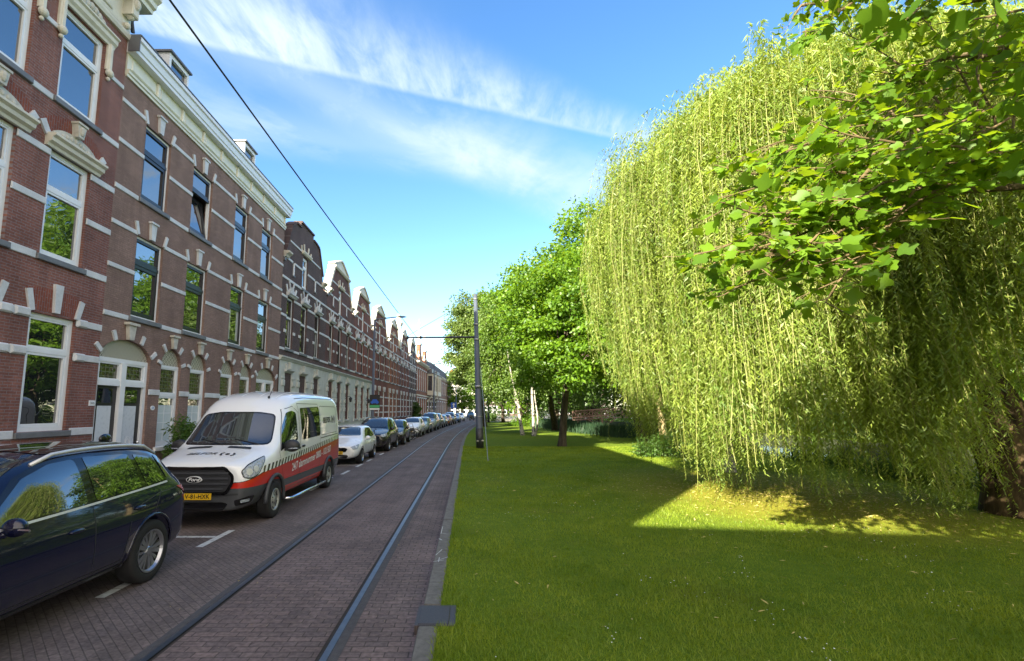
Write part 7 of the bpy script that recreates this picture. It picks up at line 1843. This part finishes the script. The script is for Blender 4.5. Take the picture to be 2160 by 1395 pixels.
bush('bush', 'dark bush at the water edge under the big dark trunk', (12.4, 33.0, 0.0), (1.4, 1.8, 1.3), 50, 60, 0.16, 'leaf_dark', 54)
bush('climbing_shrub', 'tall dark shrub growing against the facade past the gable row', (-7.7, 74, 0.12), (0.7, 1.6, 3.2), 60, 60, 0.2, 'leaf_dark', 55, 'shrub')
p = thing('potted_shrub', 'leafy green shrub in a dark pot against the brown brick house behind the van', 'potted plant', (-8.55, 15.2, 0.12))
mb = MB(); mb.lathe([(0.0, 0.0), (0.24, 0.0), (0.30, 0.5), (0.33, 0.52), (0.33, 0.58), (0.28, 0.58), (0.26, 0.5), (0.0, 0.48)], 20); mb.build('pot', M['terracotta'], p, True)
s = bush('shrub', '', (0, 0, 0), (0.50, 0.75, 1.25), 60, 40, 0.14, 'leaf_shrub', 56, parent=p, aspect=0.3, droop=0.25)
for ch in p.children:
    if ch.name.split('.')[0] in ('foliage', 'stem'): ch.location = (0, 0, 0.5)
def reeds():
    g = np.random.default_rng(61); n = 5200
    Y = g.uniform(36, 58, n); X = 12.0-(Y-36)*0.14+g.normal(size=n)*0.75; ok = X < 13.6; X, Y = X[ok], Y[ok]; n = len(X)
    pos = np.stack([X, Y, np.full(n, 0.0)], 1); ax = unit(np.stack([g.normal(size=n)*0.18, g.normal(size=n)*0.18, np.ones(n)], 1)); nr = unit(np.stack([g.normal(size=n), -np.ones(n)*1.2, np.zeros(n)], 1))
    ln = g.uniform(0.5, 1.15, n); v, f = leaf_cloud(pos, ax, nr, ln, np.full(n, 0.05), [(0.5, 0, 0), (0.4, 0.6, 0.04), (0, 1, 0.2), (-0.4, 0.6, 0.04), (-0.5, 0, 0)], [(0, 1, 2, 3), (0, 3, 4, 4)])
    f = f[:, :]; f2 = [tuple(q) if q[2] != q[3] else tuple(q[:3]) for q in f.tolist()]
    me = bpy.data.meshes.new('reeds'); me.from_pydata(v.tolist(), [], f2); me.update()
    tag(link_mesh('reeds', me, M['leaf_reed']), 'blue-green reeds along the canal bank below the footbridge', 'reeds', kind='stuff')
reeds()
def bankside():
    g = np.random.default_rng(64); n = 9000
    Y = g.uniform(3, 37, n); X = 12.95+0.35*np.sin(Y*0.35)+g.normal(size=n)*0.30+g.exponential(0.15, n); pos = np.stack([X, Y, np.where(X > 13.3, -0.25, 0.04)], 1)
    dens = 0.5+0.5*np.sin(Y*1.9+np.sin(Y*0.7)*2); ok = g.random(n) < 0.30+0.7*dens; pos, dens = pos[ok], dens[ok]; n = len(pos)
    ax = unit(np.stack([g.normal(size=n)*0.35, g.normal(size=n)*0.35, np.ones(n)], 1)); nr = unit(np.stack([g.normal(size=n), g.normal(size=n)-0.6, np.zeros(n)], 1)); ln = g.uniform(0.25, 0.85, n)*(0.55+0.6*dens)
    v, f = leaf_cloud(pos, ax, nr, ln, g.uniform(0.03, 0.07, n), [(0.5, 0, 0), (0.45, 0.6, 0.05), (0, 1, 0.25), (-0.45, 0.6, 0.05)], [(0, 1, 2, 3)])
    tag(link_mesh('bank_herbs', np_mesh('bank_herbs', v, f, 4), M['leaf_dark']), 'dark herbs along the near edge of the canal behind the willow', 'bank plants', kind='stuff')
bankside()
def undergrowth():
    g = np.random.default_rng(62); P = []
    for Y in np.arange(-4, 112, 1.1):
        for _ in range(2): P.append((25.2+g.exponential(1.1), Y+g.normal()*0.6, g.uniform(0.1, 2.4)))
    for _ in range(150): P.append((g.uniform(2, 40), g.uniform(104, 118), g.uniform(0.2, 2.4)))
    for _ in range(240): P.append((g.uniform(38, 60), g.uniform(-10, 100), g.uniform(0.3, 3.2)))
    P = np.array(P); v, f = leaves_at(P, np.full(len(P), 0.95), 70, 0.22, 0.6, OVAL, seed=63)
    tag(link_mesh('undergrowth', np_mesh('undergrowth', v, f, 4), M['leaf_dark']), 'dark scrub along the far bank of the canal', 'undergrowth', kind='stuff')
undergrowth()
# ---------------------------------------------------------------- grass, daisies, fallen leaves
def grass():
    g = np.random.default_rng(71); n = 520000
    Y = 1.55+26*g.random(n)**2.1; X = -0.31+g.random(n)*np.minimum(13.2, 1.25*Y+1.6)
    keep = (X < 13.0); 
    # thin and dry in patches, bare under the willow
    pat = np.sin(X*1.3+np.sin(Y*0.9)*1.4)*np.sin(Y*1.1+np.sin(X*0.7)*1.7)
    keep &= g.random(n) < np.clip(0.72+0.35*pat, 0.35, 1.0)
    d = np.hypot(X-7.4, (Y-13.0)*0.74); keep &= g.random(n) < np.clip((d-1.8)/2.2, 0.34, 1.0)
    keep &= ~((X > -0.6) & (Y > 4.90) & (Y < 5.43) & (X < -0.125))
    X, Y, pat = X[keep], Y[keep], pat[keep]; n = len(X)
    pos = np.stack([X, Y, np.full(n, 0.07)], 1); az = g.uniform(0, 6.283, n); tilt = g.uniform(0.15, 1.3, n)
    ax = np.stack([np.cos(az)*tilt, np.sin(az)*tilt, np.ones(n)], 1); nr = unit(np.stack([np.cos(az+g.normal(size=n)*.6), np.sin(az), 0.3*np.ones(n)], 1))
    ln = g.uniform(0.022, 0.062, n)*(1+0.25*pat)*(1+0.02*Y); wd = g.uniform(0.0035, 0.007, n)*(1+0.09*Y)
    edge = X < -0.15; ln = np.where(edge, ln*1.35, ln)
    v, f = leaf_cloud(pos, unit(ax), nr, ln, wd, [(0.5, 0, 0), (0, 1, 0.15), (-0.5, 0, 0)], [(0, 1, 2)])
    tag(link_mesh('grass', np_mesh('grass', v, f, 3), M['grass']), 'short mown grass of the lawn', 'grass', kind='stuff')
grass()
def daisies():
    g = np.random.default_rng(72); P = []
    for _ in range(70):
        y = 2.6+12*g.random()**1.4; x = g.uniform(0.1, min(8, 1.0*y))
        for _ in range(int(g.integers(1, 7))): P.append((x+g.normal()*0.13, y+g.normal()*0.10, 0.10))
    P = np.array(P); n = len(P); a = np.stack([g.normal(size=n), g.normal(size=n), 0.25*g.normal(size=n)], 1); nr = np.tile([[0.1, -0.35, 1.0]], (n, 1))
    sh = [(0.5*math.cos(q*math.pi/3), 0.5*math.sin(q*math.pi/3), 0) for q in range(6)]
    s = g.uniform(0.010, 0.017, n); v, f = leaf_cloud(P, unit(a), nr, s, s, sh, [(0, 1, 2, 3), (0, 3, 4, 5)])
    tag(link_mesh('daisies', np_mesh('daisies', v, f, 4), M['daisy']), 'small white daisies scattered over the lawn', 'daisies', kind='stuff')
daisies()
def litter():
    g = np.random.default_rng(73); n1, n2, n3 = 3200, 420, 60
    X = np.concatenate([7.9+g.normal(size=n1)*2.2, g.uniform(0, 9, n2), g.uniform(-3.4, -0.5, n3)]); Y = np.concatenate([12.6+g.normal(size=n1)*2.3, 2.2+14*g.random(n2)**1.3, g.uniform(2, 9, n3)])
    Z = np.where(X < -0.47, 0.012, 0.115); ok = (X > -3.4) & (X < 13) & (Y > 1.5); P = np.stack([X, Y, Z], 1)[ok]; n = len(P)
    P[(P[:, 0] < 0) & (P[:, 0] > -0.55), 2] = 0.10
    az = g.uniform(0, 6.283, n); a = np.stack([np.cos(az), np.sin(az), g.normal(size=n)*0.2], 1); nr = unit(np.stack([g.normal(size=n)*0.4, g.normal(size=n)*0.4, np.ones(n)], 1))
    ln = g.uniform(0.04, 0.10, n); ln = np.where(P[:, 0] < -0.4, ln*0.35, ln); v, f = leaf_cloud(P, unit(a), nr, ln, ln*0.2, *LANCE)
    tag(link_mesh('fallen_leaves', np_mesh('fallen_leaves', v, f, 4), M['dry_leaf']), 'pale fallen willow leaves on the lawn and road', 'fallen leaves', kind='stuff')
litter()
